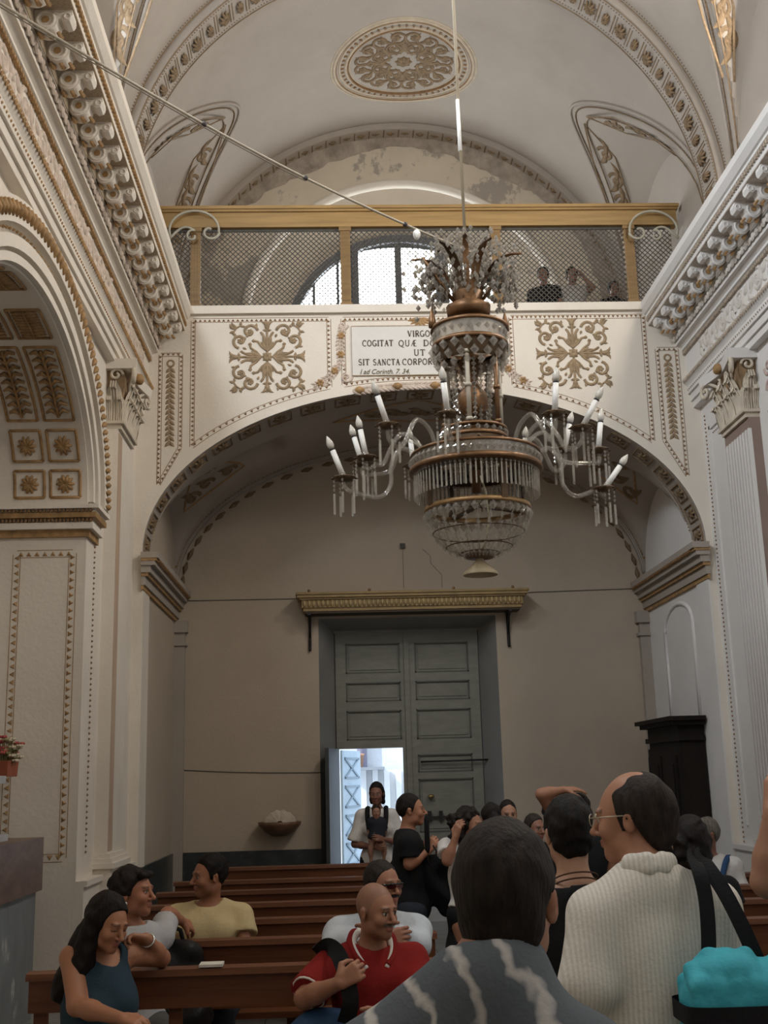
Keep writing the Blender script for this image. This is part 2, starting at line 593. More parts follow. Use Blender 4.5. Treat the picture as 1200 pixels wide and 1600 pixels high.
# ---- transverse ribs with rosettes
def rib(y0, y1, detailed):
    G = []
    for r, y in ((RV + 0.02, y0), (RV - 0.08, y0), (RV - 0.08, y1), (RV + 0.02, y1)):
        G.append([(XC + r * cos(pi * i / 60), y, ZS + r * sin(pi * i / 60)) for i in range(61)])
    mm = MB()
    for a, b in zip(G[:-1], G[1:]):
        mm.grid([a, b], smooth=True)
    ro = mm.build('vault_rib', VAULT, ce)
    if not detailed:
        return
    lines = MB()
    for y in (y0 - 0.03, y0 + 0.03, y1 - 0.03, y1 + 0.03):
        h = 0.085 if y0 < y < y1 else 0.005
        lines.tube([vault_pt(pi * i / 80, y, h) for i in range(81)], 0.008, 4)
    for i in range(260):
        a = pi * (i + 0.5) / 260
        for y in (y0 - 0.07, y1 + 0.09, y0 + 0.075, y1 - 0.075):
            p = vault_pt(a, y, 0.082 if y0 < y < y1 else 0.004)
            lines.octa(p, 0.011, 0.011)
    stuff(lines.build('bead_line', VORN, ro))
    # two kinds of field alternate: a shell rosette and a small leaf between bars
    ym = (y0 + y1) / 2
    for k in range(44):
        a = pi * (k + 0.5) / 44
        c = vault_pt(a, ym, 0.08)
        nrm = np.array([-cos(a), 0, -sin(a)])
        tan = np.array([-sin(a), 0, cos(a)])
        mm = MB()
        big = k % 2 == 0
        su, sv = (0.085, 0.12) if big else (0.05, 0.10)
        for q in range(9):
            t = 2 * pi * q / 9
            tip = c + tan * su * cos(t) + np.array([0, 1, 0]) * sv * sin(t) + nrm * 0.012
            mm.tube([c + nrm * 0.02, (c + tip) / 2 + nrm * 0.03, tip], [0.014, 0.022, 0.006], 5)
        mm.build('rosette', VORN, ro)
        mm = MB()
        e = vault_pt(pi * k / 44, ym, 0.08)
        for o in (-0.02, 0.02):
            mm.tube([e + tan * o + np.array([0, s * 0.15, 0]) for s in (-1, 1)], 0.009, 4)
        mm.build('fillet', VORN, ro)


for i, (a, b) in enumerate(((11.45, 12.0), (6.95, 7.5), (2.45, 3.0), (-2.05, -1.5))):
    rib(a, b, i == 0)


# ---- relief drawn in (u, v) and laid on any surface
class Relief:
    def __init__(self, fn):
        self.fn, self.mb = fn, MB()

    def line(self, pts, r, n=5, flat=0.8, closed=False):
        P = np.array(pts, float)
        m = len(P)
        rs = np.full(m, r, float) if np.isscalar(r) else np.interp(np.linspace(0, 1, m), np.linspace(0, 1, len(r)), r)
        T = (np.roll(P, -1, 0) - np.roll(P, 1, 0)) if closed else np.gradient(P, axis=0)
        T /= (np.linalg.norm(T, axis=1)[:, None] + 1e-9)
        Nn = np.stack([-T[:, 1], T[:, 0]], 1)
        V = []
        for i in range(m):
            for k in range(n):
                a = pi * k / (n - 1)
                q = P[i] + Nn[i] * rs[i] * cos(a)
                V.append(self.fn(q[0], q[1], rs[i] * flat * sin(a) + 0.001))
        F = []
        for i in range(m - (0 if closed else 1)):
            j = (i + 1) % m
            for k in range(n - 1):
                F.append((i * n + k, i * n + k + 1, j * n + k + 1, j * n + k))
        self.mb.add(V, F, True)
        return self

    def leaf(self, a, b, w, bend=0.0, h=1.0):
        a, b = np.array(a, float), np.array(b, float)
        d = b - a
        nn = np.array([-d[1], d[0]])
        pts = [a + d * t + nn * bend * sin(pi * t) for t in np.linspace(0, 1, 5)]
        return self.line(pts, [0.25 * w, 0.9 * w, w, 0.6 * w, 0.1 * w], flat=0.7 * h)

    def spiral(self, c, r0, turns, a0, sgn=1, w=0.012, n=18):
        pts = []
        for i in range(n):
            t = i / (n - 1)
            rr = r0 * (1 - 0.8 * t)
            a = a0 + sgn * 2 * pi * turns * t
            pts.append((c[0] + rr * cos(a), c[1] + rr * sin(a)))
        self.line(pts, [w, w, w * 0.7])
        return self

    def boss(self, c, r, petals=6):
        for k in range(petals):
            a = 2 * pi * k / petals
            self.leaf(c, (c[0] + r * cos(a), c[1] + r * sin(a)), r * 0.42)
        self.line([(c[0] + 0.3 * r * cos(2 * pi * k / 8), c[1] + 0.3 * r * sin(2 * pi * k / 8)) for k in range(8)], r * 0.25, closed=True)
        return self


def acanthus(fn, S):
    """square arabesque: boss, four lily sprays, eight scrolls, corner tendrils (S = half size)"""
    R_ = Relief(fn)
    R_.boss((0, 0), 0.15 * S, 8)
    for q in range(4):
        ca, sa = cos(pi / 2 * q), sin(pi / 2 * q)

        def rot(p):
            return (S * (p[0] * ca - p[1] * sa), S * (p[0] * sa + p[1] * ca))
        w = 0.032 * S
        R_.line([rot(p) for p in ((0, .15), (0, .45), (0, .78))], w)
        for s in (-1, 1):
            R_.line([rot((s * x, y)) for x, y in ((0, .16), (.14, .28), (.24, .42), (.33, .44))], w)
            R_.line([rot((s * x, y)) for x, y in ((0.02, .2), (.10, .38), (.09, .56), (.16, .68))], w)
            R_.leaf(rot((s * .02, .2)), rot((s * .17, .42)), .045 * S)
            R_.leaf(rot((s * .03, .3)), rot((s * .10, .66)), .04 * S)
            R_.leaf(rot((s * .31, .45)), rot((s * .40, .43)), .05 * S)
            c = rot((s * .44, .70))
            a0 = atan2(*(np.array(rot((s * .16, .74))) - np.array(c))[::-1])
            R_.spiral(c, .20 * S, 1.1, a0, -s, w * 1.25)
            R_.boss(c, .085 * S, 5)
            for t in (0.5, 2.2, 3.8):
                p = (c[0] + .2 * S * cos(a0 + t), c[1] + .2 * S * sin(a0 + t))
                R_.leaf(p, (c[0] + .29 * S * cos(a0 + t + .3), c[1] + .29 * S * sin(a0 + t + .3)), .035 * S)
            R_.line([rot((s * x, y)) for x, y in ((.58, .84), (.70, .86), (.82, .78))], w * .8)
            R_.leaf(rot((s * .78, .82)), rot((s * .92, .97)), .05 * S, .2)
            R_.leaf(rot((s * .70, .86)), rot((s * .66, .98)), .04 * S)
        R_.leaf(rot((0, .74)), rot((0, .98)), .07 * S)
        for s in (-1, 1):
            R_.leaf(rot((0, .78)), rot((s * .17, .98)), .05 * S, s * .2)
            R_.leaf(rot((0, .72)), rot((s * .12, .74)), .04 * S)
    return R_.mb


# ---- oval medallion on the crown
MY = 13.95


def med_fn(u, v, h):
    return vault_pt(pi / 2 - u / RV, MY + v, h)


med = Relief(med_fn)
for r, w in ((1.02, .014), (.97, .03), (.90, .016), (.80, .03), (.76, .012)):
    med.line([(r * cos(2 * pi * i / 72) * .99, r * .93 * sin(2 * pi * i / 72)) for i in range(72)], w, closed=True)
mo = med.mb.build('medallion_frame', mat('medallion_plaster', (0.50, 0.42, 0.32), 0.9, 0.15, 8), ce)
md = Relief(med_fn)
for r, w in ((.955, .010), (.785, .014)):
    md.line([(r * cos(2 * pi * i / 72) * .99, r * .93 * sin(2 * pi * i / 72)) for i in range(72)], w, closed=True, flat=3.0)
for i in range(56):
    a = 2 * pi * i / 56
    md.line([(rr * cos(a), rr * .93 * sin(a)) for rr in (.83, .87)], .013, flat=1.6)
md.mb.build('medallion_beading', OCHRE_D, ce)
mr = Relief(med_fn)
mr.boss((0, 0), .12, 8)
for q in range(8):
    a = 2 * pi * q / 8 + pi / 8
    for s in (-1, 1):
        c = (.34 * cos(a + s * .12), .34 * sin(a + s * .12))
        mr.spiral(c, .14, 1.2, a + pi, s, .02)
        mr.boss(c, .05, 5)
        c2 = (.58 * cos(a + s * .2), .54 * sin(a + s * .2))
        mr.spiral(c2, .13, 1.2, a + pi, -s, .022)
        mr.boss(c2, .06, 5)
        mr.leaf((.2 * cos(a), .2 * sin(a)), (.5 * cos(a + s * .3), .48 * sin(a + s * .3)), .035, s * .2)
        mr.leaf((.45 * cos(a), .45 * sin(a)), (.7 * cos(a + s * .1), .66 * sin(a + s * .1)), .035, s * .2)
mr.mb.build('medallion_scrollwork', VORN, ce)


# ---- lunette groins: mouldings and painted relief
def groin_d(y, yc, w):
    s = sqrt(max(0, w * w - (y - yc) ** 2))
    lo, hi = 0.0, 1.7
    for _ in range(40):
        d = (lo + hi) / 2
        if sqrt(max(0, 2 * RV * d - d * d)) < s * (1 + LK * d):
            lo = d
        else:
            hi = d
    return hi


for bi, (y0, y1, yc, w) in enumerate(BAYS[:2]):
    for s in (-1, 1):
        mm, mo2 = MB(), MB()
        for off, rr, dest in ((0.0, 0.009, mm), (0.13, 0.007, mm), (0.19, 0.022, mo2)):
            pts = []
            for t in np.linspace(-0.995, 0.995, 41):
                y = yc + w * t
                d = groin_d(y, yc, w)
                ph = math.acos(max(-1, min(1, (RV - d) / RV)))
                ph2 = ph + off / RV * (0.6 + 0.9 * (1 - t * t))
                pts.append(vault_pt(ph2 if s > 0 else pi - ph2, yc + (w + off) * t, 0.01))
            dest.tube(pts, rr, 5)
            if off == 0.13:
                for p, q in zip(pts[:-1], pts[1:]):
                    for e in (0.0, 0.25, 0.5, 0.75):
                        mm.octa(p + (q - p) * e, 0.013, 0.013)
        stuff(mm.build('lunette_beading', VORN, ce))
        mo2.build('lunette_moulding', VAULT, ce)

        # inner relief panel on the lunette's own vault

        def lfn(u, v, h, s=s, yc=yc, w=w):      # u along Y, v from the wall towards the crown
            y = yc + u
            x = XC + s * (RV - v)
            z = ZS + sqrt(max(0.01, w * w - u * u)) * (1 + LK * v)
            return np.array([x, y, z - h])
        for side in (-1, 1):
            rl = Relief(lfn)
            for (ua, va) in ((.35, .62), (.62, .42), (.85, .30), (1.05, .18)):
                rl.spiral((side * ua, va), .10, 1.2, pi / 2, side, .02)
                rl.leaf((side * ua, va), (side * (ua - .2), va + .12), .035, .2)
                rl.leaf((side * ua, va), (side * (ua + .17), va + .05), .035, -.2)
                rl.boss((side * ua, va), .05, 5)
            rl.mb.build('lunette_scrollwork', VORN, ce)
            rb = Relief(lfn)
            edge = [(side * .08, .95), (side * .6, .72), (side * 1.0, .45), (side * 1.28, .2)]
            rb.line(edge, .012)
            rb.line([(side * .08, .95), (side * .3, .5), (side * .8, .2), (side * 1.28, .08)], .012)
            rb.mb.build('lunette_panel_edge', VORN, ce)

# arch of broken plaster where the vault meets the entrance wall
m, m2 = MB(), MB()
rnd = random.Random(3)
N = 90
G = [[], [], [], []]
for i in range(N + 1):
    a = pi * i / N
    j = 0.10 + 0.06 * rnd.random() + 0.05 * sin(a * 7)
    for k, (r, y) in enumerate(((RV + .02, YB - .34), (RV - .09, YB - .34), (RV - .09, YB - .06 - j * .3), (RV - .12 - j, YB - .004))):
        G[k].append((XC + r * cos(a), y, ZS + r * sin(a)))
m.grid(G[:3], smooth=False)
m2.grid(G[2:], smooth=False)
m.build('wall_rib', VAULT, ce)
m2.build('broken_plaster_edge', ROUGHPL, ce)
for k in range(46):
    a = pi * (k + .5) / 46
    c = vault_pt(a, YB - .2, .085)
    tan = np.array([-sin(a), 0, cos(a)])
    mm = MB()
    mm.tube([c - tan * .06, c, c + tan * .06], [.01, .045 if k % 2 else .03, .01], 6)
    mm.tube([c + tan * .1 + np.array([0, o, 0]) for o in (-.1, .1)], .015, 4)
    mm.build('rosette', VORN, ce)
# moulding above the window splay
m = MB()
m.tube([(WX + (WR0 + .05) * cos(a), YB - .02, WZ + (WR0 + .05) * sin(a)) for a in np.linspace(0.15, pi - .15, 40)], .07, 8)
m.build('window_arch_moulding', PLASTER, wb)
# ================================================================== GALLERY OVER THE ENTRANCE
AR = [AX + AA * cos(pi * i / 56) for i in range(57)]
m = MB()
yb2 = YG + 0.45
for xa, xb in zip(AR[:-1], AR[1:]):          # front face and back face of the arch wall
    for y in (YG, yb2):
        m.add([(xa, y, arch_z(xa)), (xb, y, arch_z(xb)), (xb, y, CT), (xa, y, CT)], [(0, 1, 2, 3) if y == YG else (3, 2, 1, 0)])
m.box(XL - .02, NXL, YG, yb2, 0, CT)
m.box(NXR, XR + .02, YG, yb2, 0, CT)
m.add([(NXL, YG, CT), (NXR, YG, CT), (NXR, yb2, CT), (NXL, yb2, CT)], [(0, 1, 2, 3)])
m.box(XL, XR, YG - 0.05, yb2 - 0.1, CT - 0.09, CT + 0.01)
wg = struct(m.build('wall_gallery', PLASTER), 'white gallery front with painted arabesques over a wide arch', 'wall')
# soffit of the arch and the vault under the gallery
m = MB()
m.grid([[(x, y, arch_z(x)) for x in AR] for y in (YG, yb2)], smooth=True)
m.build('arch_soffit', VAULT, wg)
m = MB()
ys = np.linspace(yb2, YB, 26)
A2 = [AX + AA * cos(pi * i / 80) for i in range(81)]
NYC, NYW = 14.6, 1.1


def nvault_z(x, y):
    z = arch_z(x, AA, AB + .02) + 0.06
    d = AA - abs(x - AX)
    if abs(y - NYC) < NYW and d < 1.5:
        z = max(z, min(6.4, AZ + sqrt(NYW ** 2 - (y - NYC) ** 2) * (1 + .45 * d)))
    return z


m.grid([[(x, y, nvault_z(x, y)) for x in A2] for y in ys], smooth=True)
m.add([(x, yb2, arch_z(x)) for x in AR] + [(x, yb2, nvault_z(x, yb2) + .0) for x in AR], [(i, i + 1, 58 + i, 57 + i) for i in range(56)])
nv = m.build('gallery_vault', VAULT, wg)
m = MB().box(XL, XR, yb2, YB, GFL - .05, GFL)
m.build('gallery_floor_slab', WOOD_G, wg)
# side walls below the gallery
for s, x0, nm, lab in ((-1, NXL, 'wall_entrance_left', 'left side wall under the gallery'), (1, NXR, 'wall_entrance_right', 'right side wall under the gallery beside the confessional')):
    m = MB()
    m.box(x0, x0 + s * .08, YG + .4, YB, 0, 6.4)
    struct(m.build(nm, BACKW if s < 0 else PLASTER_COOL), lab, 'wall')


def gfn(u, v, h):          # relief on the gallery front: u = X, v = Z
    return np.array([u, YG - h, v])


def tri_border(path, size=0.033, gap=0.055, fn=gfn, w=0.010, closed=True):
    """two thin lines with a row of little triangles between, along a polyline"""
    rl = Relief(fn)
    P = [np.array(p, float) for p in path]
    if closed:
        P.append(P[0])
    for a, b in zip(P[:-1], P[1:]):
        L = np.linalg.norm(b - a)
        d = (b - a) / L
        nn = np.array([-d[1], d[0]])
        k = max(1, int(L / gap))
        for i in range(k):
            c = a + d * (i + .5) * L / k
            t = [c - d * gap * .36 - nn * size * .5, c + d * gap * .36 - nn * size * .5, c + nn * size * .5]
            V = [fn(*q, 0.001) for q in t] + [fn(c[0], c[1], 0.012)]
            rl.mb.add(V, [(0, 1, 3), (1, 2, 3), (2, 0, 3)])
        for o in (-1, 1):
            rl.line([a + nn * o * size * .75, b + nn * o * size * .75], w * .35, 3)
    return rl.mb


def arch_curve(x0, x1, off, n=22):
    out = []
    for i in range(n + 1):
        x = x0 + (x1 - x0) * i / n
        out.append((x, AZ + (AB + off) * sqrt(max(0, 1 - ((x - AX) / (AA + off)) ** 2))))
    return out


GC = AX + .01
HX = 0.93                    # half width of the middle tablet frame
ztop = 7.2
for s in (-1, 1):
    xo, xi = GC + s * 2.72, GC + s * 1.10
    path = [(xo, ztop), (xi, ztop)] + arch_curve(xi, xo, .14)
    stuff(tri_border(path).build('panel_border', OCHRE_D, wg))
    cx = GC + s * 1.84
    acanthus(lambda u, v, h, cx=cx: gfn(cx + u, 6.73 + v, h * 1.2), 0.46).build('arabesque_panel', TAN, wg)
    # narrow panel with hanging garland beside the corner
    xa, xb = GC + s * 2.86, GC + s * 3.10
    path = [(xa, 6.77), (xb, 6.77), (xb, 5.18), (xa, 5.62)]
    stuff(tri_border(path, .028).build('strip_border', OCHRE_D, wg))
    rl = Relief(gfn)
    xm = (xa + xb) / 2
    rl.line([(xm + .04 * cos(t), 6.66 + .04 * sin(t)) for t in np.linspace(0, 2 * pi, 10)[:-1]], .012, closed=True)
    for i in range(15):
        z = 6.60 - i * .065
        rl.leaf((xm, z), (xm + .055, z - .06), .022)
        rl.leaf((xm, z), (xm - .055, z - .06), .022)
        rl.boss((xm, z), .024, 5)
    rl.mb.build('strip_garland', TAN, wg)
    # garland that hangs beside the tablet down to the arch
    rl = Relief(lambda u, v, h: gfn(u, v, h * 1.3))
    x0 = GC + s * HX
    pts = [(x0, 7.12), (x0 - s * .02 + s * .06, 6.9), (x0 + s * .03, 6.65), (x0 + s * .16, 6.47), (x0 + s * .36, 6.34)]
    pts = [np.array(p) for p in pts]
    rl.spiral((x0, 7.12), .06, 1, 0, s, .015)
    fine = []
    for a, b in zip(pts[:-1], pts[1:]):
        fine += [a + (b - a) * t for t in np.linspace(0, 1, 6)[:-1]]
    for i, p in enumerate(fine):
        d = (fine[min(i + 1, len(fine) - 1)] - fine[max(i - 1, 0)])
        d = d / (np.linalg.norm(d) + 1e-9)
        nn = np.array([-d[1], d[0]])
        for q in (-1, 0, 1):
            rl.leaf(p + nn * q * .012, p + nn * q * .055 + d * .055, .016)
    sgd = rl.mb.build('side_garland', TAN_L, wg)
    for i in (3, 8, 13, 18):
        rb = Relief(lambda u, v, h: gfn(u, v, h * 1.6))
        rb.boss(fine[i], .055, 6)
        rb.mb.build('garland_rosette', OCHRE, sgd)
# the middle frame, tablet and swag
path = [(GC - HX, ztop), (GC + HX, ztop)] + arch_curve(GC + HX, GC - HX, .13, 10)
stuff(tri_border(path).build('tablet_border', OCHRE_D, wg))
rl = Relief(lambda u, v, h: gfn(u, v, h * 1.5))
for x in np.linspace(GC - HX + .1, GC + HX - .1, 30):
    z = arch_curve(x, x + .01, .035, 1)[0][1]
    rl.leaf((x, z + .01), (x + .10, z + .05), .022)
    rl.leaf((x, z), (x + .10, z - .05), .022)
    rl.leaf((x, z), (x + .09, z), .02)
for s in (-1, 1):
    rl.spiral((GC + s * (HX - .03), 6.46), .07, 1.2, 0, s, .014)
rl.mb.build('bottom_swag', TAN_L, wg)
for t in (-.75, -.3, .15, .6):
    rb = Relief(lambda u, v, h: gfn(u, v, h * 1.7))
    z = arch_curve(GC + t, GC + t + .01, .035, 1)[0][1]
    rb.leaf((GC + t - .06, z), (GC + t + .08, z), .05)
    rb.mb.build('swag_band', OCHRE, wg)
rl = Relief(gfn)
for k in range(7):
    a = pi * (k + .5) / 7
    rl.leaf((GC, 7.2), (GC + .15 * cos(a), 7.2 - .11 * sin(a) - .01), .025)
rl.mb.build('shell_crest', OCHRE, wg)
TX0, TX1, TZ0, TZ1 = GC - .83, GC + .83, 6.475, 7.10
tab = MB()
tab.box(TX0, TX1, YG - .014, YG + .01, TZ0, TZ1)
tb = tab.build('inscription_tablet', TABLET, wg)
rl = Relief(lambda u, v, h: gfn(u, v, h + .012))
rl.line([(TX0, TZ0), (TX1, TZ0), (TX1, TZ1), (TX0, TZ1)], .007, 3, closed=True)
rl.mb.build('tablet_line', TAN, tb)

# painted roman capitals (strokes with serifs), and one line of script
GL = {}


def _arc(cx, cy, rx, ry, a0, a1, n=10):
    return [(cx + rx * cos(radians(a0 + (a1 - a0) * i / n)), cy + ry * sin(radians(a0 + (a1 - a0) * i / n))) for i in range(n + 1)]


T_, t_ = .085, .035           # thick and thin half strokes
GL['I'] = (.30, [([(.15, 0), (.15, 1)], T_), ([(0, 0), (.3, 0)], t_), ([(0, 1), (.3, 1)], t_)])
GL['V'] = (.80, [([(.08, 1), (.40, 0)], T_), ([(.40, 0), (.72, 1)], t_), ([(0, 1), (.22, 1)], t_), ([(.6, 1), (.84, 1)], t_)])
GL['R'] = (.72, [([(.12, 0), (.12, 1)], T_), ([(.12, 1)] + _arc(.38, .76, .22, .24, 90, -90) + [(.12, .5)], .06), ([(.34, .5), (.68, 0)], T_), ([(0, 0), (.24, 0)], t_)])
GL['P'] = (.62, [([(.12, 0), (.12, 1)], T_), ([(.12, 1)] + _arc(.38, .74, .22, .26, 90, -90) + [(.12, .48)], .06), ([(0, 0), (.24, 0)], t_)])
GL['G'] = (.80, [(_arc(.42, .5, .38, .5, 50, 320, 16), .065), ([(.72, .06), (.72, .42)], T_), ([(.52, .42), (.8, .42)], t_)])
GL['C'] = (.74, [(_arc(.42, .5, .38, .5, 50, 310, 16), .065), ([(.68, .72), (.68, .98)], t_)])
GL['O'] = (.86, [(_arc(.43, .5, .38, .5, 0, 360, 20), .065)])
GL['Q'] = (.88, [(_arc(.43, .5, .38, .5, 0, 360, 20), .065), ([(.45, .1), (.66, -.18), (.86, -.2)], .05)])
GL['T'] = (.70, [([(.35, 0), (.35, 1)], T_), ([(0, 1), (.7, 1)], .045), ([(.0, .82), (.0, 1)], t_), ([(.7, .82), (.7, 1)], t_), ([(.22, 0), (.48, 0)], t_)])
GL['A'] = (.78, [([(.40, 1), (.70, 0)], T_), ([(.10, 0), (.40, 1)], t_), ([(.2, .36), (.6, .36)], t_), ([(0, 0), (.2, 0)], t_), ([(.58, 0), (.82, 0)], t_)])
GL['U'] = (.78, [([(.12, 1), (.12, .3)] + _arc(.38, .3, .26, .3, 180, 360, 8) + [(.64, 1)], .06), ([(0, 1), (.24, 1)], t_), ([(.54, 1), (.76, 1)], t_)])
GL['\u00c6'] = (.98, [([(.08, 0), (.5, 1)], t_), ([(.55, 0), (.55, 1)], T_), ([(.5, 1), (.95, 1)], t_), ([(.55, .5), (.85, .5)], t_), ([(.55, 0), (.98, 0)], t_), ([(.24, .36), (.55, .36)], t_)])
GL['D'] = (.82, [([(.12, 0), (.12, 1)], T_), ([(.0, 1), (.35, 1)] + _arc(.35, .5, .42, .5, 90, -90) + [(.0, 0)], .055)])
GL['S'] = (.58, [(_arc(.29, .75, .23, .25, 30, 250, 10) + _arc(.29, .26, .25, .26, 70, -160, 10), .065)])
GL['N'] = (.84, [([(.12, 0), (.12, 1)], t_), ([(.12, 1), (.72, 0)], T_), ([(.72, 0), (.72, 1)], t_), ([(0, 0), (.24, 0)], t_), ([(.6, 1), (.84, 1)], t_)])
GL['E'] = (.62, [([(.12, 0), (.12, 1)], T_), ([(0, 1), (.56, 1)], t_), ([(.12, .5), (.46, .5)], t_), ([(0, 0), (.6, 0)], t_), ([(.56, .84), (.56, 1)], t_), ([(.6, 0), (.6, .18)], t_)])


def letters(text, x, z, h, x_end=None, gap=.2, space=.5):
    total = sum((GL[c][0] + gap) if c != ' ' else space for c in text) - gap
    sx = h if x_end is None else (x_end - x) / total
    mm = MB()
    cx = x
    for c in text:
        if c == ' ':
            cx += space * sx
            continue
        w, strokes = GL[c]
        for pts, r in strokes:
            P = np.array(pts, float) * (sx, h) + (cx, z)
            T = np.gradient(P, axis=0)
            T /= np.linalg.norm(T, axis=1)[:, None] + 1e-9
            nn = np.stack([-T[:, 1], T[:, 0]], 1) * r * h
            k = len(P)
            ya, yb_ = YG - .0195, YG - .012
            V = [(p[0], ya, p[1]) for p in P + nn] + [(p[0], ya, p[1]) for p in P - nn] + \
                [(p[0], yb_, p[1]) for p in P + nn] + [(p[0], yb_, p[1]) for p in P - nn]
            F = []
            for i in range(k - 1):
                F += [(i, k + i, k + i + 1, i + 1), (i, i + 1, 2 * k + i + 1, 2 * k + i), (k + i, 3 * k + i, 3 * k + i + 1, k + i + 1)]
            mm.add(V, F)
        cx += (w + gap) * sx
    return mm


def tx(px, py):
    p = W(px, py, Y=YG - .015)
    return p[0], p[2]


for text, (xa, za), (xb, zb), h in (
        ('VIRGO', tx(637, 526), tx(671.5, 525), .073), ('COGITAT', tx(566.5, 541), tx(614, 540.5), .073), ('QU\u00c6', tx(623, 541), tx(651, 540.5), .073),
        ('DO', tx(662, 540.5), tx(680, 540.5), .073), ('UT', tx(647, 555.5), tx(664, 555), .073), ('SIT', tx(560.5, 570.5), tx(577, 570), .073),
        ('SANCTA', tx(583.5, 570.5), tx(624.5, 570), .073), ('CORPORE', tx(629, 570), tx(682, 569.5), .073)):
    letters(text, xa, za, h, xb).build('inscription_line', INK, tb)
cu = bpy.data.curves.new('script', 'FONT')
cu.body = 'I ad Corinth. 7. 34.'
cu.size = .105
cu.shear = .35
cu.extrude = .003
to = bpy.data.objects.new('script_tmp', cu)
COL.objects.link(to)
bpy.context.view_layer.update()
me = bpy.data.meshes.new_from_object(to.evaluated_get(bpy.context.evaluated_depsgraph_get()))
bpy.data.objects.remove(to, do_unlink=True)
me.materials.clear()
me.materials.append(INK_B)
xs, zs_ = tx(562, 584.5)
xe, _ = tx(640, 583)
wd = max(v.co.x for v in me.vertices) or 1
obj('inscription_script', me, tb, (xs, YG - .017, zs_), (pi / 2, 0, 0), ((xe - xs) / wd, .8, 1))

# coffers on the arch soffit
NCF = 23
for k in range(NCF):
    t0 = pi * (k + .16) / NCF
    t1 = pi * (k + .84) / NCF
    tm = (t0 + t1) / 2

    def P(t, y, h=0.0):
        n = np.array([cos(t) / AA, 0, sin(t) / AB])
        n /= np.linalg.norm(n)
        return np.array([AX + AA * cos(t), y, AZ + AB * sin(t)]) - n * h
    mm = MB()
    for ya, yb_ in ((YG + .08, YG + .37),):
        loop = [P(t0, ya, .004), P(tm, ya, .006), P(t1, ya, .004), P(t1, yb_, .004), P(tm, yb_, .006), P(t0, yb_, .004)]
        mm.tube(loop, .014, 4, closed=True)
        for q in range(7):
            a = 2 * pi * q / 7
            c = P(tm, YG + .22, .012)
            e = P(tm + (t1 - t0) * .36 * cos(a), YG + .22 + .11 * sin(a), .006)
            mm.tube([c, (c + e) / 2, e], [.015, .024, .006], 5)
    mm.build('soffit_coffer', VORN, wg)
# painted mouldings on the vault under the gallery
m = MB()
for y, rr in ((YB - .10, .014), (YB - .04, .03), (yb2 + .03, .012), (yb2 + .12, .012)):
    m.tube([(x, y, nvault_z(x, y) - .012) for x in A2[1:-1]], rr, 5)
m.build('vault_edge_moulding', VAULT, wg)
m = MB()
for i in range(2, 150):
    t = pi * i / 152
    x = AX + AA * cos(t)
    for y in (YB - .15, yb2 + .08):
        m.octa((x, y, nvault_z(x, y) - .006), .014, .014)
stuff(m.build('vault_beading', OCHRE, wg))
for k in range(30):          # little leaves that hang along the edge of the entrance wall
    t = pi * (k + .5) / 30
    x = AX + (AA - .09) * cos(t)
    z = AZ + (AB - .05) * sin(t) + .03
    mm = MB()
    d = np.array([-sin(t) * AA, 0, cos(t) * AB])
    d /= np.linalg.norm(d)
    mm.tube([np.array([x, YB - .012, z]) - d * .09, np.array([x, YB - .02, z]), np.array([x, YB - .012, z]) + d * .09], [.01, .036, .008], 5)
    mm.build('edge_leaf', VORN, wb)


def nfn(u, v, h):
    return np.array([u, v, nvault_z(u, v) - h - .004])


for cx, hw in ((AX, 1.05),):          # flat lozenge in the middle of the vault
    rl = Relief(nfn)
    loop = [(cx - hw, 14.2), (cx, 13.65), (cx + hw, 14.2), (cx, 14.55)]
    lp = []
    for a, b in zip(loop, loop[1:] + loop[:1]):
        lp += [(a[0] + (b[0] - a[0]) * t, a[1] + (b[1] - a[1]) * t) for t in np.linspace(0, 1, 8)[:-1]]
    rl.line(lp, .018, closed=True)
    rl.mb.build('vault_lozenge', OCHRE, wg)
    rl = Relief(nfn)
    for sx in (-.55, -.25, .05, .35):
        rl.spiral((cx + sx, 14.12), .12, 1.2, 0, 1, .025)
        rl.leaf((cx + sx, 14.1), (cx + sx + .22, 14.2), .05, .2)
        rl.leaf((cx + sx, 14.1), (cx + sx - .15, 14.0), .05, .2)
    rl.mb.build('vault_scrollwork', VORN, wg)
for s in (-1, 1):                      # triangular relief fields on the sides
    rl = Relief(nfn)
    tri = [(AX + s * 2.25, 14.9), (AX + s * 2.75, 14.05), (AX + s * 3.08, 15.2)]
    lp = []
    for a, b in zip(tri, tri[1:] + tri[:1]):
        lp += [(a[0] + (b[0] - a[0]) * t, a[1] + (b[1] - a[1]) * t) for t in np.linspace(0, 1, 8)[:-1]]
    rl.line(lp, .014, closed=True)
    rl.mb.build('vault_field_edge', OCHRE, wg)
    rl = Relief(nfn)
    for (u, v) in ((2.45, 14.85), (2.7, 14.55), (2.75, 14.9), (2.95, 15.05)):
        rl.spiral((AX + s * u, v), .1, 1.1, 0, s, .025)
        rl.leaf((AX + s * u, v), (AX + s * (u + .14), v - .1), .045, .2)
    rl.mb.build('vault_field_scrollwork', VORN, wg)

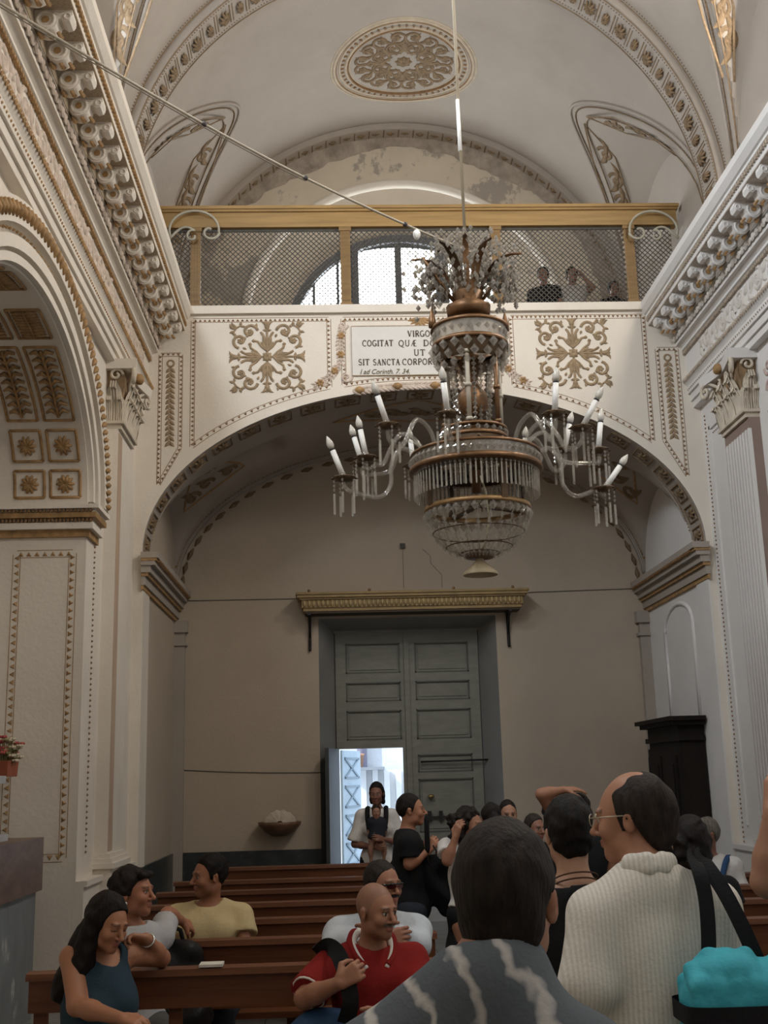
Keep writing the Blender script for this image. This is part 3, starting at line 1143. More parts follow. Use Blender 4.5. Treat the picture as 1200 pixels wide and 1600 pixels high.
# ---- wooden screen with wire mesh on the parapet
scr = thing('gallery_screen', (AX, YG + .1, CT), 'golden wooden screen filled with wire mesh along the gallery parapet', 'screen')
O = (AX, YG + .1, CT)
m = MB()
YS = YG + .1
BX0, BX1 = W(252, 335, Y=YG)[0], W(1058, 335, Y=YG)[0]
m.box(BX0, BX1, YS - .06, YS + .06, 8.45, 8.63)
m.box(BX0 - .02, BX1 + .02, YS - .09, YS + .08, 8.63, 8.66)
m.box(BX0 - .03, BX1 + .03, YS - .11, YS + .09, 8.66, 8.70)
m.box(BX0, BX1, YS - .07, YS + .07, 8.43, 8.455)
m.build('top_beam', WOOD_B, scr, origin=O)
posts = [W(p, 420, Y=YS)[0] for p in (306, 540, 776, 985)]
for x in posts:
    m = MB()
    m.box(x - .06, x + .06, YS - .05, YS + .05, CT, 8.43)
    for o in (-.035, 0, .035):
        m.box(x + o - .006, x + o + .006, YS - .058, YS - .05, CT + .1, 8.36)
    m.box(x - .075, x + .075, YS - .065, YS + .06, CT, CT + .07)
    m.box(x - .075, x + .075, YS - .065, YS + .06, 8.38, 8.43)
    m.build('post', WOOD_G, scr, origin=O)
ends = [BX0 + .02] + posts + [BX1 - .02]
for a, b in zip(ends[:-1], ends[1:]):
    m = MB()
    a2, b2 = a + .05, b - .05
    z0, z1 = CT + .01, 8.43
    H = z1 - z0
    st = .066
    k = 0
    u = a2 - H
    while u < b2:
        for sg in (1, -1):
            ua, ub = max(u, a2), min(u + H, b2)
            if ub - ua > .01:
                za, zb = z0 + (ua - u), z0 + (ub - u)
                if sg < 0:
                    ua, ub = a2 + b2 - ua, a2 + b2 - ub
                m.bar((ua, YS, za), (ub, YS, zb), .009, .009, (0, 1, 0))
        u += st
    m.box(a2, b2, YS - .012, YS + .012, z1 - .03, z1)
    m.box(a2, b2, YS - .012, YS + .012, z0, z0 + .03)
    stuff(m.build('wire_mesh', WIREM, scr, origin=O))
for s, px in ((-1, 306), (1, 1018)):
    m = MB()
    c = W(px, 350, Y=YS - .14)

    def S(a, b):
        return (c[0] + s * a, YS - .14, c[2] + b)
    arcp = [S(.31 - .0 * t, -.28 + .28 * t) for t in np.linspace(0, 1, 4)[:1]]
    pts = [S(.30 * cos(t) + .02, .30 * sin(t) * .85 - .08) for t in np.linspace(-.35, pi * 1.05, 22)]
    for t in np.linspace(0, 1, 14):
        a = pi * 1.05 + 1.6 * pi * t
        r = .12 * (1 - .75 * t)
        pts.append(S(-.17 + r * cos(a), -.10 + r * sin(a)))
    m.tube(pts, .016, 6)
    pts = [S(.32 - .28 * t, -.20 + .16 * sin(pi * t * .7)) for t in np.linspace(0, 1, 8)]
    for t in np.linspace(0, 1, 12):
        a = pi * .6 - 1.7 * pi * t
        r = .085 * (1 - .7 * t)
        pts.append(S(.04 + r * cos(a), -.16 + r * sin(a)))
    m.tube(pts, .015, 6)
    m.build('scroll_bracket', PALE_IRON, scr, origin=O)
# ================================================================== ENTABLATURE, PILASTERS, CHAPEL ARCH
PROF = [(.0, 6.02), (.09, 6.02), (.09, 6.10), (.115, 6.10), (.115, 6.19), (.14, 6.19), (.14, 6.28), (.17, 6.33), (.19, 6.36), (.13, 6.40),
        (.13, 6.72), (.17, 6.74), (.17, 6.77), (.21, 6.80), (.24, 6.80), (.24, 6.84), (.21, 6.85), (.25, 6.93), (.27, 6.93), (.27, 7.08),
        (.55, 7.08), (.55, 7.17), (.57, 7.18), (.57, 7.21), (.59, 7.22), (.63, 7.28), (.63, 7.36), (.60, 7.39), (.0, 7.42)]


def modillion_mesh(s, matl):
    """scroll bracket hanging under the cornice, local: x out from the wall, z down from the soffit"""
    mm = MB()
    prof = []
    for i in range(13):                         # belly of the S
        a = pi * 1.15 + (pi * .85) * i / 12
        prof.append((.085 + .085 * cos(a), -.085 + .085 * sin(a) * .95))
    prof += [(.19, -.075), (.22, -.10), (.25, -.09), (.27, -.05), (.265, 0), (0, 0), (0, -.06)]
    hw = .062
    n = len(prof)
    V = [(s * x, y, z) for y in (-hw, hw) for x, z in prof]
    F = [tuple(range(n)), tuple(range(2 * n - 1, n - 1, -1))] + [(i, i + n, (i + 1) % n + n, (i + 1) % n) for i in range(n)]
    mm.add(V, F)
    for y in (-hw, hw):                         # raised volute rim on both cheeks
        mm.tube([(s * (.085 + .062 * cos(a)), y, -.085 + .062 * sin(a)) for a in np.linspace(0, 2 * pi, 14)[:-1]], .013, 5, closed=True)
        mm.tube([(s * (.235 + .024 * cos(a)), y, -.06 + .024 * sin(a)) for a in np.linspace(0, 2 * pi, 9)[:-1]], .009, 5, closed=True)
        mm.tube([(s * .14, y, -.03), (s * .18, y, -.045), (s * .21, y, -.04)], .010, 4)
    me = raw_mesh('modillion', mm.v, mm.f, matl)
    me.polygons.foreach_set('use_smooth', mm.s)
    e = MB()
    for y in (-hw - .004, hw + .004):
        e.lathe([(0.0, 0), (.03, 0), (.03, .004), (0, .004)], (0, 0, 0), 10)
    return me


def eye_mesh(s):
    mm = MB()
    for y in (-.066, .066):
        V = [(s * (.085 + .028 * cos(a)), y, -.085 + .028 * sin(a)) for a in np.linspace(0, 2 * pi, 11)[:-1]]
        mm.add(V, [tuple(range(10))])
    for x in (.03, .10, .165):                  # leaf tongues under the belly
        mm.tube([(s * x, -.03, -.16), (s * (x + .02), 0, -.185), (s * x, .03, -.16)], [.012, .02, .012], 5)
    return raw_mesh('volute_eye', mm.v, mm.f, OCHRE)


def entablature(s, xw, name, label, white, relief):
    def X(p):
        return xw + s * p
    m = MB()
    n = len(PROF)
    V = [(X(p), y, z) for y in (YN, YG) for p, z in PROF]
    m.add(V, [(i, i + 1, n + i + 1, n + i) for i in range(n - 1)])
    e = struct(m.build(name, white), label, 'cornice')
    mod, eye = modillion_mesh(s, white), eye_mesh(s)
    y = 12.78
    while y > 4.0:
        b = obj('modillion', mod, e, (X(.27), y, 7.08))
        obj('volute_eye', eye, b)
        y -= .351
    # stippled ochre ground between the brackets
    m = MB()
    m.box(X(.272), X(.548), YN, YG, 7.070, 7.079)
    m.box(X(.268), X(.276), YN, YG, 6.94, 7.075)
    m.build('bracket_ground', STIPPLE if s > 0 else mat('grey_ground', (.52, .46, .40), .9, .2, 20), e)
    egg = MB()
    for k in range(int((YG - 4.5) / .10)):       # egg and dart
        y = YG - .05 - k * .10
        egg.tube([(X(.26), y + .04 * cos(a), 6.885 + .042 * sin(a)) for a in np.linspace(pi * .95, 2.05 * pi, 7)], .013, 4)
        egg.ball((X(.255), y, 6.89), (.02, .026, .034), 6, 4)
    stuff(egg.build('egg_and_dart', relief, e))
    den = MB()
    for k in range(int((YG - 4.5) / .055)):      # dentil and leaf rows
        y = YG - .03 - k * .055
        den.box(X(.552), X(.575), y - .014, y + .014, 7.125, 7.165)
        den.box(X(.135), X(.165), y - .018, y + .018, 6.685, 6.72)
        den.octa((X(.185), y, 6.345), .018, .035, .02)
        den.octa((X(.145), y, 6.235), .01, .016, .012)
    stuff(den.build('dentil_rows', OCHRE if s > 0 else mat('dusty_ochre', (.40, .33, .26), .85, .25, 12), e))

    def ffn(u, v, h):
        return np.array([X(.13 + h), u, v])
    k = 0
    y = 12.45 if s < 0 else 12.62
    while y > 4.6:
        rl = Relief(ffn)
        sg = 1 if k % 2 else -1
        c = (y - .28, 6.56)
        rl.spiral(c, .135, 1.35, pi / 2 * sg, sg, .024, 16)
        rl.boss(c, .06, 5)
        rl.line([(y, 6.56 - sg * .1), (y - .1, 6.56 - sg * .03), (y - .16, 6.56 + sg * .08)], .02)
        for a, b in (((y - .02, 6.56), (y - .15, 6.56 - sg * .13)), ((y - .42, 6.56), (y - .5, 6.56 + sg * .14)), ((y - .05, 6.56), (y - .12, 6.56 + sg * .13)),
                     ((y - .44, 6.56), (y - .52, 6.56 - sg * .1)), ((y - .28, 6.42), (y - .4, 6.42))):
            rl.leaf(a, b, .034, .2)
        rl.mb.build('frieze_scroll', relief, e)
        y -= .54
        k += 1
    return e


entablature(1, XL, 'trim_1', 'richly carved cornice with gilded scroll brackets along the left wall', PLASTER, TAN_L)
entablature(-1, XR, 'trim_2', 'whitish carved cornice with scroll brackets along the right wall', PLASTER_COOL, TAN_R)


def capital(s, xw, yc, parent, hw, z0=5.38, z1=6.04):
    """composite capital on a pilaster: leaves, corner volutes, abacus"""
    def Q(out, along, z):
        return np.array([xw + s * out, yc + along, z])
    H = z1 - z0
    cm = mat('capital_stone', (.60, .53, .43), .8, .18, 7, .2, 40)
    m = MB()
    for (o, e, za, zb) in ((.15, .0, z0 - .05, z0), (.18, .03, z0, z0 + .03)):
        m.box(xw, xw + s * o, yc - hw - e, yc + hw + e, za, zb)
    cap = m.build('capital', cm, parent)
    bell = MB()
    bell.grid([[Q(.13 + .05 * t, a * (hw - .03 + .07 * t * t), z0 + H * .86 * t) for t in np.linspace(0, 1, 6)] for a in (-1, -.5, 0, .5, 1)])
    for sg in (-1, 1):
        bell.grid([[Q(o * (.13 + .05 * t), sg * (hw - .03 + .07 * t * t), z0 + H * .86 * t) for t in np.linspace(0, 1, 6)] for o in (0, 1)])
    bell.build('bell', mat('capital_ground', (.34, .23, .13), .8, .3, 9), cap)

    def leaf(base, along, w, h, out):
        """acanthus leaf that rises and curls outward"""
        G = []
        for t in np.linspace(0, 1, 9):
            zz = base + h * (t if t < .8 else .8 + .2 * (1 - (t - .8) / .2 * 1.3))
            oo = .14 + out * t ** 2.2
            ww = w * (.65 + .5 * sin(pi * min(t, .95)))* (1 if t < .85 else .6)
            G.append([Q(oo + .02 * (1 - abs(u) ** 2), along + ww * u, zz - .01 * abs(u)) for u in (-1, -.6, -.2, .2, .6, 1)])
        mm = MB().grid(G)
        for u in (-.5, 0, .5):
            mm.tube([g[2] * (.5 - u / 2) + g[3] * (.5 + u / 2) + np.array([s * .008, u * w * .6, 0]) for g in G], .010, 4)
        mm.build('acanthus_leaf', cm, cap)
    for a in (-1, -.33, .33, 1):
        leaf(z0 + .03, a * (hw - .06), .085, H * .42, .09)
    for a in (-.66, 0, .66):
        leaf(z0 + .03, a * (hw - .02), .085, H * .68, .12)
    def side_leaf(sg, out0, w, h, curl):
        G = []
        for t in np.linspace(0, 1, 9):
            zz = z0 + .03 + h * (t if t < .8 else .8 + .2 * (1 - (t - .8) / .2 * 1.3))
            al = hw - .02 + curl * t ** 2.2
            ww = w * (.65 + .5 * sin(pi * min(t, .95))) * (1 if t < .85 else .6)
            G.append([Q(out0 + ww * u, sg * (al + .02 * (1 - abs(u) ** 2)), zz - .01 * abs(u)) for u in (-1, -.6, -.2, .2, .6, 1)])
        mm = MB().grid(G)
        for u in (-.5, 0, .5):
            mm.tube([g[2] * (.5 - u / 2) + g[3] * (.5 + u / 2) + np.array([s * u * w * .6, sg * .008, 0]) for g in G], .009, 4)
        mm.build('acanthus_leaf', cm, cap)
    for sg in (-1, 1):
        side_leaf(sg, .075, .07, H * .68, .10)
        side_leaf(sg, .03, .05, H * .42, .07)
        side_leaf(sg, .14, .05, H * .42, .08)
        m_ = MB()
        cc = Q(.10, sg * (hw + .075), z0 + H * .76)
        m_.tube([cc + np.array([s * r * cos(a), 0, r * sin(a)]) for r, a in zip(np.linspace(.07, .015, 16), np.linspace(0, 2.4 * pi, 16))], .016, 6)
        m_.build('side_volute', cm, cap)
    for sg in (-1, 1):
        mm = MB()
        c = Q(.27, sg * (hw + .05), z0 + H * .74)
        pts = [Q(.15, sg * .1, z0 + H * .5), Q(.19, sg * .22, z0 + H * .72), Q(.25, sg * (hw - .03), z0 + H * .86)]
        for t in np.linspace(0, 1, 16):
            a = pi / 2 - 2 * pi * 1.25 * t
            r = .085 * (1 - .82 * t)
            pts.append(c + np.array([s * .5 * r * cos(a) * .5, sg * r * cos(a), r * sin(a)]))
        mm.tube(pts, [.02] * 3 + [.024] * 8 + [.02] * 8, 6)
        mm.build('volute', cm, cap)
        mm = MB()
        pts = [Q(.15, sg * .05, z0 + H * .5), Q(.2, sg * .12, z0 + H * .78)]
        for t in np.linspace(0, 1, 12):
            a = pi / 2 + 2 * pi * t
            r = .05 * (1 - .8 * t)
            pts.append(Q(.215, sg * .12 - sg * r * cos(a) * -1, z0 + H * .73 + r * sin(a)))
        mm.tube(pts, .014, 5)
        mm.build('inner_volute', cm, cap)
    m = MB()
    poly = [(0, -hw - .11), (.30, -hw - .11), (.25, -hw * .5), (.22, 0), (.25, hw * .5), (.30, hw + .11), (0, hw + .11)]
    m.prism(poly, lambda o, a: Q(o, a, z1 - .10), lambda o, a: Q(o * 1.06, a * 1.03, z1))
    m.build('abacus', PLASTER if s > 0 else PLASTER_COOL, cap)
    MB().ball(Q(.26, 0, z1 - .05), (.05, .07, .06), 8, 5).build('fleuron', OCHRE, cap)


def pilaster(s, xw, y0, y1, parent, fluted, mt):
    m = MB()
    z0, z1 = 1.02, 5.33
    m.box(xw, xw + s * .12, y0, y1, z0, z1)
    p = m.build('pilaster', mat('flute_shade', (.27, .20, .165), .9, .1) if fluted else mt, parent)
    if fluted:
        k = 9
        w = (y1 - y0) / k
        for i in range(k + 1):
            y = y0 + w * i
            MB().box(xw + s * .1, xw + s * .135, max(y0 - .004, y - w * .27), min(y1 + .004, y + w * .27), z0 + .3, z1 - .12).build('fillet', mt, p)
    b = MB()
    for o, e, za, zb in ((.19, .06, .55, .98), (.16, .03, .98, 1.05), (.20, .07, 1.05, 1.10), (.175, .045, 1.10, 1.14), (.15, .025, 1.14, 1.18), (.22, .09, .0, .55)):
        b.box(xw, xw + s * o, y0 - e, y1 + e, za, zb)
    b.build('pilaster_base', mt, p)
    capital(s, xw, (y0 + y1) / 2, p, (y1 - y0) / 2)


pilaster(1, XL, 11.3, 12.05, wl, False, PLASTER)
pilaster(1, XL, 5.22, 5.97, wl, False, PLASTER)
pilaster(-1, XR, 11.2, 11.95, wr, True, PLASTER_COOL)
rl = Relief(lambda u, v, h: np.array([XL + h, u, v]))
for (u, v) in ((6.75, 5.85), (7.0, 5.72), (7.2, 5.9), (6.6, 5.6), (6.5, 5.3), (10.5, 5.85), (10.3, 5.93), (10.65, 5.6)):
    rl.spiral((u, v), .11, 1.2, u * 9, 1, .022)
    rl.boss((u, v), .05, 5)
    rl.leaf((u, v), (u + .16, v + .06), .035, .2)
rl.mb.build('spandrel_relief', TAN_L, wl)
m = MB()                       # tan strip up the left pilaster
m.box(XL + .12, XL + .124, 11.32, 11.52, 1.2, 5.3)
m.build('tan_strip', mat('strip_tan', (.50, .37, .27), .9, .15, 3, streak=(1, 1, .4)), wl)

# raised field on the right wall between the pilaster and the gallery
m = MB()
for ya, yb_, za, zb in ((12.12, 12.16, 1.2, 5.7), (12.70, 12.74, 1.2, 5.7), (12.12, 12.74, 5.66, 5.7)):
    m.box(XR - .02, XR, ya, yb_, za, zb)
m.build('wall_field_moulding', PLASTER_COOL, wr)


def rfn(u, v, h):
    return np.array([XR - h, u, v])


def lfn2(u, v, h):
    return np.array([XL + h, u, v])


def dot_line(fn, pts, step, r, parent, name='dotted_border', mt=None):
    mm = MB()
    for a, b in zip(pts[:-1], pts[1:]):
        a, b = np.array(a, float), np.array(b, float)
        L = np.linalg.norm(b - a)
        for i in range(int(L / step)):
            p = a + (b - a) * (i + .5) * step / L
            mm.octa(fn(p[0], p[1], .004), r, r)
    return stuff(mm.build(name, mt or OCHRE_D, parent))


dot_line(rfn, [(12.88, 1.0), (12.88, 5.9)], .05, .014, wr)
dot_line(rfn, [(12.66, 5.6), (12.2, 5.6)], .05, .011, wr)
dot_line(lfn2, [(10.9, 1.2), (10.9, 4.1)], .05, .014, wl)
# relief field at the right edge of the picture
rl = Relief(rfn)
for i in range(9):
    rl.spiral((10.85, 5.75 - i * .22), .09, 1.2, 0, 1 if i % 2 else -1, .02)
    rl.leaf((10.85, 5.75 - i * .22), (10.72, 5.66 - i * .22), .03)
rl.mb.build('spandrel_relief', mat('rosy_grey', (.50, .38, .34), .9, .2, 12), wr)
# plinths along both nave walls
for s, xw, nm, par, mt in ((1, XL, 'plinth', wl, PLASTER), (-1, XR, 'plinth', wr, PLASTER_COOL)):
    m = MB()
    for ya, yb_ in (((10.55, 12.98), (YN, 6.7)) if s > 0 else ((YN, 12.98),)):
        m.box(xw, xw + s * .07, ya, yb_, 0, .95)
        m.box(xw, xw + s * .10, ya, yb_, .95, 1.0)
    m.build(nm, mt, par)
m = MB()
m.box(XR - .105, XR - .07, 6, 12.98, 0, .72)
struct(m.build('baseboard_right', mat('dado_bluegrey', (.11, .13, .145), .35, .2, 4)), 'blue-grey marble dado along the right nave wall', 'baseboard')

# ---- chapel arch: archivolt on the wall, impost, coffered soffit, jamb panel
for a0, a1, o in ((.02, .09, .05), (.12, .22, .075), (.30, .50, .10)):
    m = MB()
    G = []
    for r, h in ((a0, 0), (a0, o), (a1, o), (a1, 0)):
        G.append([(XL + h, y, z) for y, z in chapel_arc(CHA + r, CHB + r * .95, 40)])
    for p, q in zip(G[:-1], G[1:]):
        m.grid([p, q], smooth=True)
    m.build('archivolt', PLASTER, wl)
m = MB()
for i in range(70):
    t = pi * (i + .5) / 70
    for rr, sz, hh in ((.40, .030, .105), (.26, .016, .05)):
        y, z = CHY + (CHA + rr) * cos(t), CHZ + (CHB + rr * .95) * sin(t)
        y2, z2 = CHY + (CHA + rr + .06) * cos(t), CHZ + (CHB + (rr + .06) * .95) * sin(t)
        if rr > .3:
            m.tube([(XL + hh, y - (y2 - y), z - (z2 - z)), (XL + hh + .01, y, z), (XL + hh, y2, z2)], [.008, sz, .02], 5)
        else:
            m.octa((XL + hh, y, z), sz, sz)
stuff(m.build('archivolt_leaves', OCHRE, wl))
for i in range(2):                               # straight legs of the archivolt below the spring
    y = CHY + CHA + (.31 if i else .03)
imp = MB()
imp2 = MB()
YJ = CHY + CHA
for za, zb, o in ((4.05, 4.12, .03), (4.12, 4.18, .07), (4.22, 4.27, .10), (4.30, 4.34, .13), (4.18, 4.22, .05), (4.27, 4.30, .09)):
    (imp2 if (za, zb) in ((4.05, 4.12), (4.22, 4.27)) else imp).box(JX, XL + o, YJ - o, YJ - .0005, za, zb)
    (imp2 if (za, zb) in ((4.05, 4.12), (4.22, 4.27)) else imp).box(XL, XL + o, YJ + .0005, YJ + .40, za, zb)
io = imp.build('impost', PLASTER, wl)
imp2.build('impost_band', OCHRE, io)
d = MB()
for k in range(26):
    x = JX + .02 + k * .035
    d.box(x, x + .018, YJ - .085, YJ - .05, 4.185, 4.215)
    d.box(x, x + .018, YJ - .115, YJ - .09, 4.272, 4.297)
stuff(d.build('impost_dentils', OCHRE_D, io))


def jfn(u, v, h):           # jamb face, u = X, v = Z
    return np.array([u, YJ - h, v])


stuff(tri_border([(-2.93, 3.9), (-2.42, 3.9), (-2.42, 1.2), (-2.93, 1.2)], .045, .07, jfn).build('jamb_border', OCHRE, wl))


def sfn(u, v, h):           # soffit, u = X, v = arc angle in degrees
    t = radians(v)
    n = np.array([0, cos(t) / CHA, sin(t) / CHB])
    n /= np.linalg.norm(n)
    return np.array([u, CHY + CHA * cos(t), CHZ + CHB * sin(t)]) - n * h


for xa, xb in ((-2.97, -2.70), (-2.64, -2.37)):
    for va, vb in ((2, 14), (18, 31)):
        rl = Relief(sfn)
        xm, vm = (xa + xb) / 2, (va + vb) / 2
        loop = [(xa, va), (xb, va), (xb, vb), (xa, vb)]
        rl.line(loop, 0.0, 3)
        for (p, q) in zip(loop, loop[1:] + loop[:1]):
            P_ = [np.array(p) + (np.array(q) - np.array(p)) * t for t in np.linspace(0, 1, 7)]
            rl.mb.tube([sfn(a, b, .006) for a, b in P_], .014, 5)
        c = sfn(xm, vm, .02)
        for k in range(10):
            a = 2 * pi * k / 10
            e = sfn(xm + .085 * cos(a), vm + 4.2 * sin(a), .006)
            rl.mb.tube([c, (c + e) / 2, e], [.012, .024, .008], 5)
        rl.mb.build('coffer', OCHRE, wl)
    for va, vb in ((35, 66), (70, 84), (96, 110), (114, 145)):
        rl = Relief(sfn)
        xm = (xa + xb) / 2
        loop = [(xa, va), (xb, va), (xb, vb), (xa, vb)]
        for (p, q) in zip(loop, loop[1:] + loop[:1]):
            P_ = [np.array(p) + (np.array(q) - np.array(p)) * t for t in np.linspace(0, 1, 9)]
            rl.mb.tube([sfn(a, b, .006) for a, b in P_], .014, 5)
        L = vb - va
        rl.mb.tube([sfn(xm, va + L * t, .015) for t in np.linspace(.05, .95, 9)], .016, 5)
        for t in np.arange(.08, .95, .1):
            for sg in (-1, 1):
                pts = [sfn(xm, va + L * t, .012), sfn(xm + sg * .05, va + L * (t + .07), .02), sfn(xm + sg * .10, va + L * (t + .03), .012)]
                rl.mb.tube(pts, [.012, .024, .012], 5)
        rl.mb.build('coffer', OCHRE, wl)
# ---- impost cornices and corner pilasters under the gallery
for s, x0, nm, par in ((1, NXL, 'trim_3', 'impost cornice on the left wall under the gallery'), (-1, NXR, 'trim_4', 'impost cornice on the right wall under the gallery')):
    m, m2 = MB(), MB()
    for za, zb, o, dst in ((3.95, 4.0, .03, m2), (4.0, 4.1, .05, m), (4.1, 4.14, .08, m2), (4.14, 4.22, .11, m), (4.22, 4.27, .16, m), (4.27, 4.30, .18, m2), (4.30, 4.37, .20, m)):
        dst.box(x0, x0 + s * o, YG - .03 - o * .4, YB, za, zb)
    e = struct(m.build(nm, VAULT), par, 'moulding')
    m2.build('impost_band', OCHRE, e)
    dd = MB()
    for k in range(46):
        y = YG + .03 + k * .06
        dd.box(x0 + s * .18, x0 + s * .205, y, y + .03, 4.275, 4.298)
    stuff(dd.build('impost_dentils', OCHRE_D, e))
    q = MB()
    q.box(x0, x0 + s * .14, YB - .10, YB, .0, 3.86)
    q.box(x0, x0 + s * .17, YB - .13, YB, .0, .50)
    q.box(x0, x0 + s * .17, YB - .13, YB, 3.62, 3.66)
    q.box(x0, x0 + s * .18, YB - .14, YB, 3.80, 3.96)
    q.build('corner_pilaster', VAULT, wb)
    q = MB()
    q.box(x0, x0 + s * .02, YG, YG + .45, 0, 3.96)
    q.build('arch_pier_lining', PLASTER if s > 0 else PLASTER_COOL, wg)
# blind arched recess frame on the right wall under the gallery
m = MB()
pts = [(NXR - .0, 13.75, 2.4), (NXR, 13.75, 3.55)] + [(NXR, 14.35 - .6 * cos(a), 3.55 + .3 * sin(a)) for a in np.linspace(0, pi, 12)] + [(NXR, 14.95, 3.55), (NXR, 14.95, 2.4)]
m.tube(pts, .03, 6)
m.build('recess_moulding', PLASTER_COOL, bpy.data.objects['wall_entrance_right'])

# ---- black marble dado of the entrance
for nm, b, lab in (('baseboard_back', (NXL, DX0, YB - .03, YB, 0, .92), 'black marble dado left of the entrance door'),
                   ('baseboard_back_right', (DX1, NXR, YB - .03, YB, 0, .92), 'black marble dado right of the entrance door'),
                   ('baseboard_left', (NXL, NXL + .03, YG + .1, YB - .14, 0, .92), 'black marble dado on the left under the gallery')):
    struct(MB().box(*b).build(nm, MARBLE_D), lab, 'baseboard')

# ================================================================== ENTRANCE DOOR
door = struct(thing('door_1', (0, 0, 0), 'tall grey-green panelled double door with an open wicket', 'door'))
dl, dr = W(525, 1100, Y=DY)[0], W(748, 1100, Y=DY)[0] + .02
dz1 = W(640, 987, Y=DY)[2]
m = MB()                                     # splayed reveal
for (xa, xb) in ((DX0, dl), (DX1, dr)):
    m.add([(xa, YB, 0), (xb, DY + .05, 0), (xb, DY + .05, dz1 + .02), (xa, YB, DZ1)], [(0, 1, 2, 3)])
m.add([(DX0, YB, DZ1), (DX1, YB, DZ1), (dr, DY + .05, dz1 + .02), (dl, DY + .05, dz1 + .02)], [(0, 1, 2, 3)])
m.build('reveal', DOORJ, door)
m = MB()
m.box(DX0, DX1, YB - .3, YB, 0, .19)
m.box(DX0, DX1, YB, DY + .5, 0, DZ0)
m.build('door_step', MARBLE, door)
mid = W(637, 1100, Y=DY)[0]
wl0, wl1 = W(531, 1250, Y=DY)[0], W(632, 1250, Y=DY)[0]
wz = W(590, 1169, Y=DY)[2]


def panel_leaf(x0, x1, z0, z1, parent, name, panels, hole=None):
    """door leaf: a board with raised stiles and recessed panels; panels are (xa, xb, za, zb)"""
    m = MB()
    y0 = DY
    xs = sorted({x0, x1, *[p[0] for p in panels], *[p[1] for p in panels], *([hole[0], hole[1]] if hole else [])})
    zs2 = sorted({z0, z1, *[p[2] for p in panels], *[p[3] for p in panels], *([hole[2], hole[3]] if hole else [])})
    for xa, xb in zip(xs[:-1], xs[1:]):
        for za, zb in zip(zs2[:-1], zs2[1:]):
            cx, cz = (xa + xb) / 2, (za + zb) / 2
            if hole and hole[0] < cx < hole[1] and hole[2] < cz < hole[3]:
                continue
            if any(p[0] < cx < p[1] and p[2] < cz < p[3] for p in panels):
                continue
            m.box(xa, xb, y0, y0 + .06, za, zb)
    lf = m.build(name, DOORP, parent)
    for xa, xb, za, zb in panels:
        q = MB()
        q.box(xa - .002, xb + .002, y0 + .028, y0 + .055, za - .002, zb + .002)
        q.box(xa + .05, xb - .05, y0 + .016, y0 + .04, za + .05, zb - .05)
        q.build('door_panel', DOORP, lf)
        q = MB()
        for a in ((xa, xb, za, za + .018), (xa, xb, zb - .018, zb), (xa, xa + .018, za, zb), (xb - .018, xb, za, zb)):
            q.box(a[0], a[1], y0 - .004, y0 + .03, a[2], a[3])
        q.build('panel_moulding', mat('door_paint_dark', (.10, .10, .085), .6, .15, 5), lf)
    return lf


def dz(py, px=640):
    return W(px, py, Y=DY)[2]


def dxx(px):
    return W(px, 1100, Y=DY)[0]


pl = [(dxx(541), dxx(627), dz(b, 585), dz(a, 585)) for a, b in ((1005, 1052), (1066, 1096), (1110, 1156))]
pr = [(dxx(650), dxx(735), dz(b, 690), dz(a, 690)) for a, b in ((1003, 1050), (1063, 1093), (1107, 1154), (1178, 1206), (1216, 1300), (1312, 1345), (1358, 1392))]
panel_leaf(dl, mid - .005, DZ0, dz1, door, 'left_leaf', pl, (wl0, wl1, DZ0 - .1, wz))
rleaf = panel_leaf(mid + .005, dr, DZ0, dz1, door, 'right_leaf', pr)
MB().box(dl - .2, dr + .2, DY + .002, DY + .058, dz1 - .001, dz1 + .35).build('head_rail', DOORJ, door)
MB().box(mid - .035, mid + .035, DY - .03, DY + .01, DZ0, dz1).build('meeting_stile', DOORP, door)
m = MB()
m.tube([(dxx(654), DY - .04, dz(1191)), (dxx(775), DY - .10, dz(1190))], .014, 6)
m.tube([(dxx(775), DY - .10, dz(1193)), (dxx(775), DY - .10, dz(1186))], .03, 6)
m.build('bar_bolt', IRON, door)
m = MB()
m.bar((dxx(655), DY - .02, dz(1278)), (dxx(690), DY - .02, dz(1278)), .03, .03)
m.box(dxx(662), dxx(668), DY - .05, DY, dz(1284), dz(1268))
m.box(dxx(680), dxx(685), DY - .05, DY, dz(1284), dz(1268))
m.build('latch', IRON, door)
MB().ball((dxx(668), DY - .05, dz(1245)), (.05, .04, .03), 8, 5).build('lock_knob', mat('brass', (.35, .25, .1), .4, .2, 10, metal=.7), door)
# wicket leaf swung inward against the left reveal
m = MB()
a, b = np.array([wl0 - .02, DY]), np.array([wl0 - .16, DY - .80])
for (za, zb) in ((DZ0, 1.0), (1.0, wz)):
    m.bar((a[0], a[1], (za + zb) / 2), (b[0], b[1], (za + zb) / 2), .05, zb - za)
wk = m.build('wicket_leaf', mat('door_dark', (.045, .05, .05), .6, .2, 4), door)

# ---- the bright yard beyond the wicket
yard = struct(MB().box(-6, 8, DY + .06, 24, -.25, DZ0 - .01).build('floor_yard', mat('yard_paving', (.55, .55, .54), .8, .08, 2)), 'pale sunlit paving outside the wicket', 'floor')
struct(MB().box(-6, 8, 21.5, 21.7, 0, 6.5).build('wall_yard', mat('yard_plaster', (.66, .69, .72), .9, .1, 3, .2, 20)), 'sunlit white wall across the yard outside', 'wall')
gate = thing('yard_gate', (.9, 21.2, DZ0), 'white corrugated metal gate outside the wicket door', 'gate')
k = 0
x = -.35
while x < 2.2:
    me = MB().box(0, .10, -.03, .03, 0, 1.75).build('gate_rib', mat('gate_white', (.70, .72, .74), .6, .05), gate, loc=(x - .9, -.03 if k % 2 else .05, 0))
    x += .105
    k += 1
outl = thing('outer_door_leaf', (wl0 + .03, DY + .35, DZ0), 'pale blue outer door leaf with crossed panels standing open', 'door')
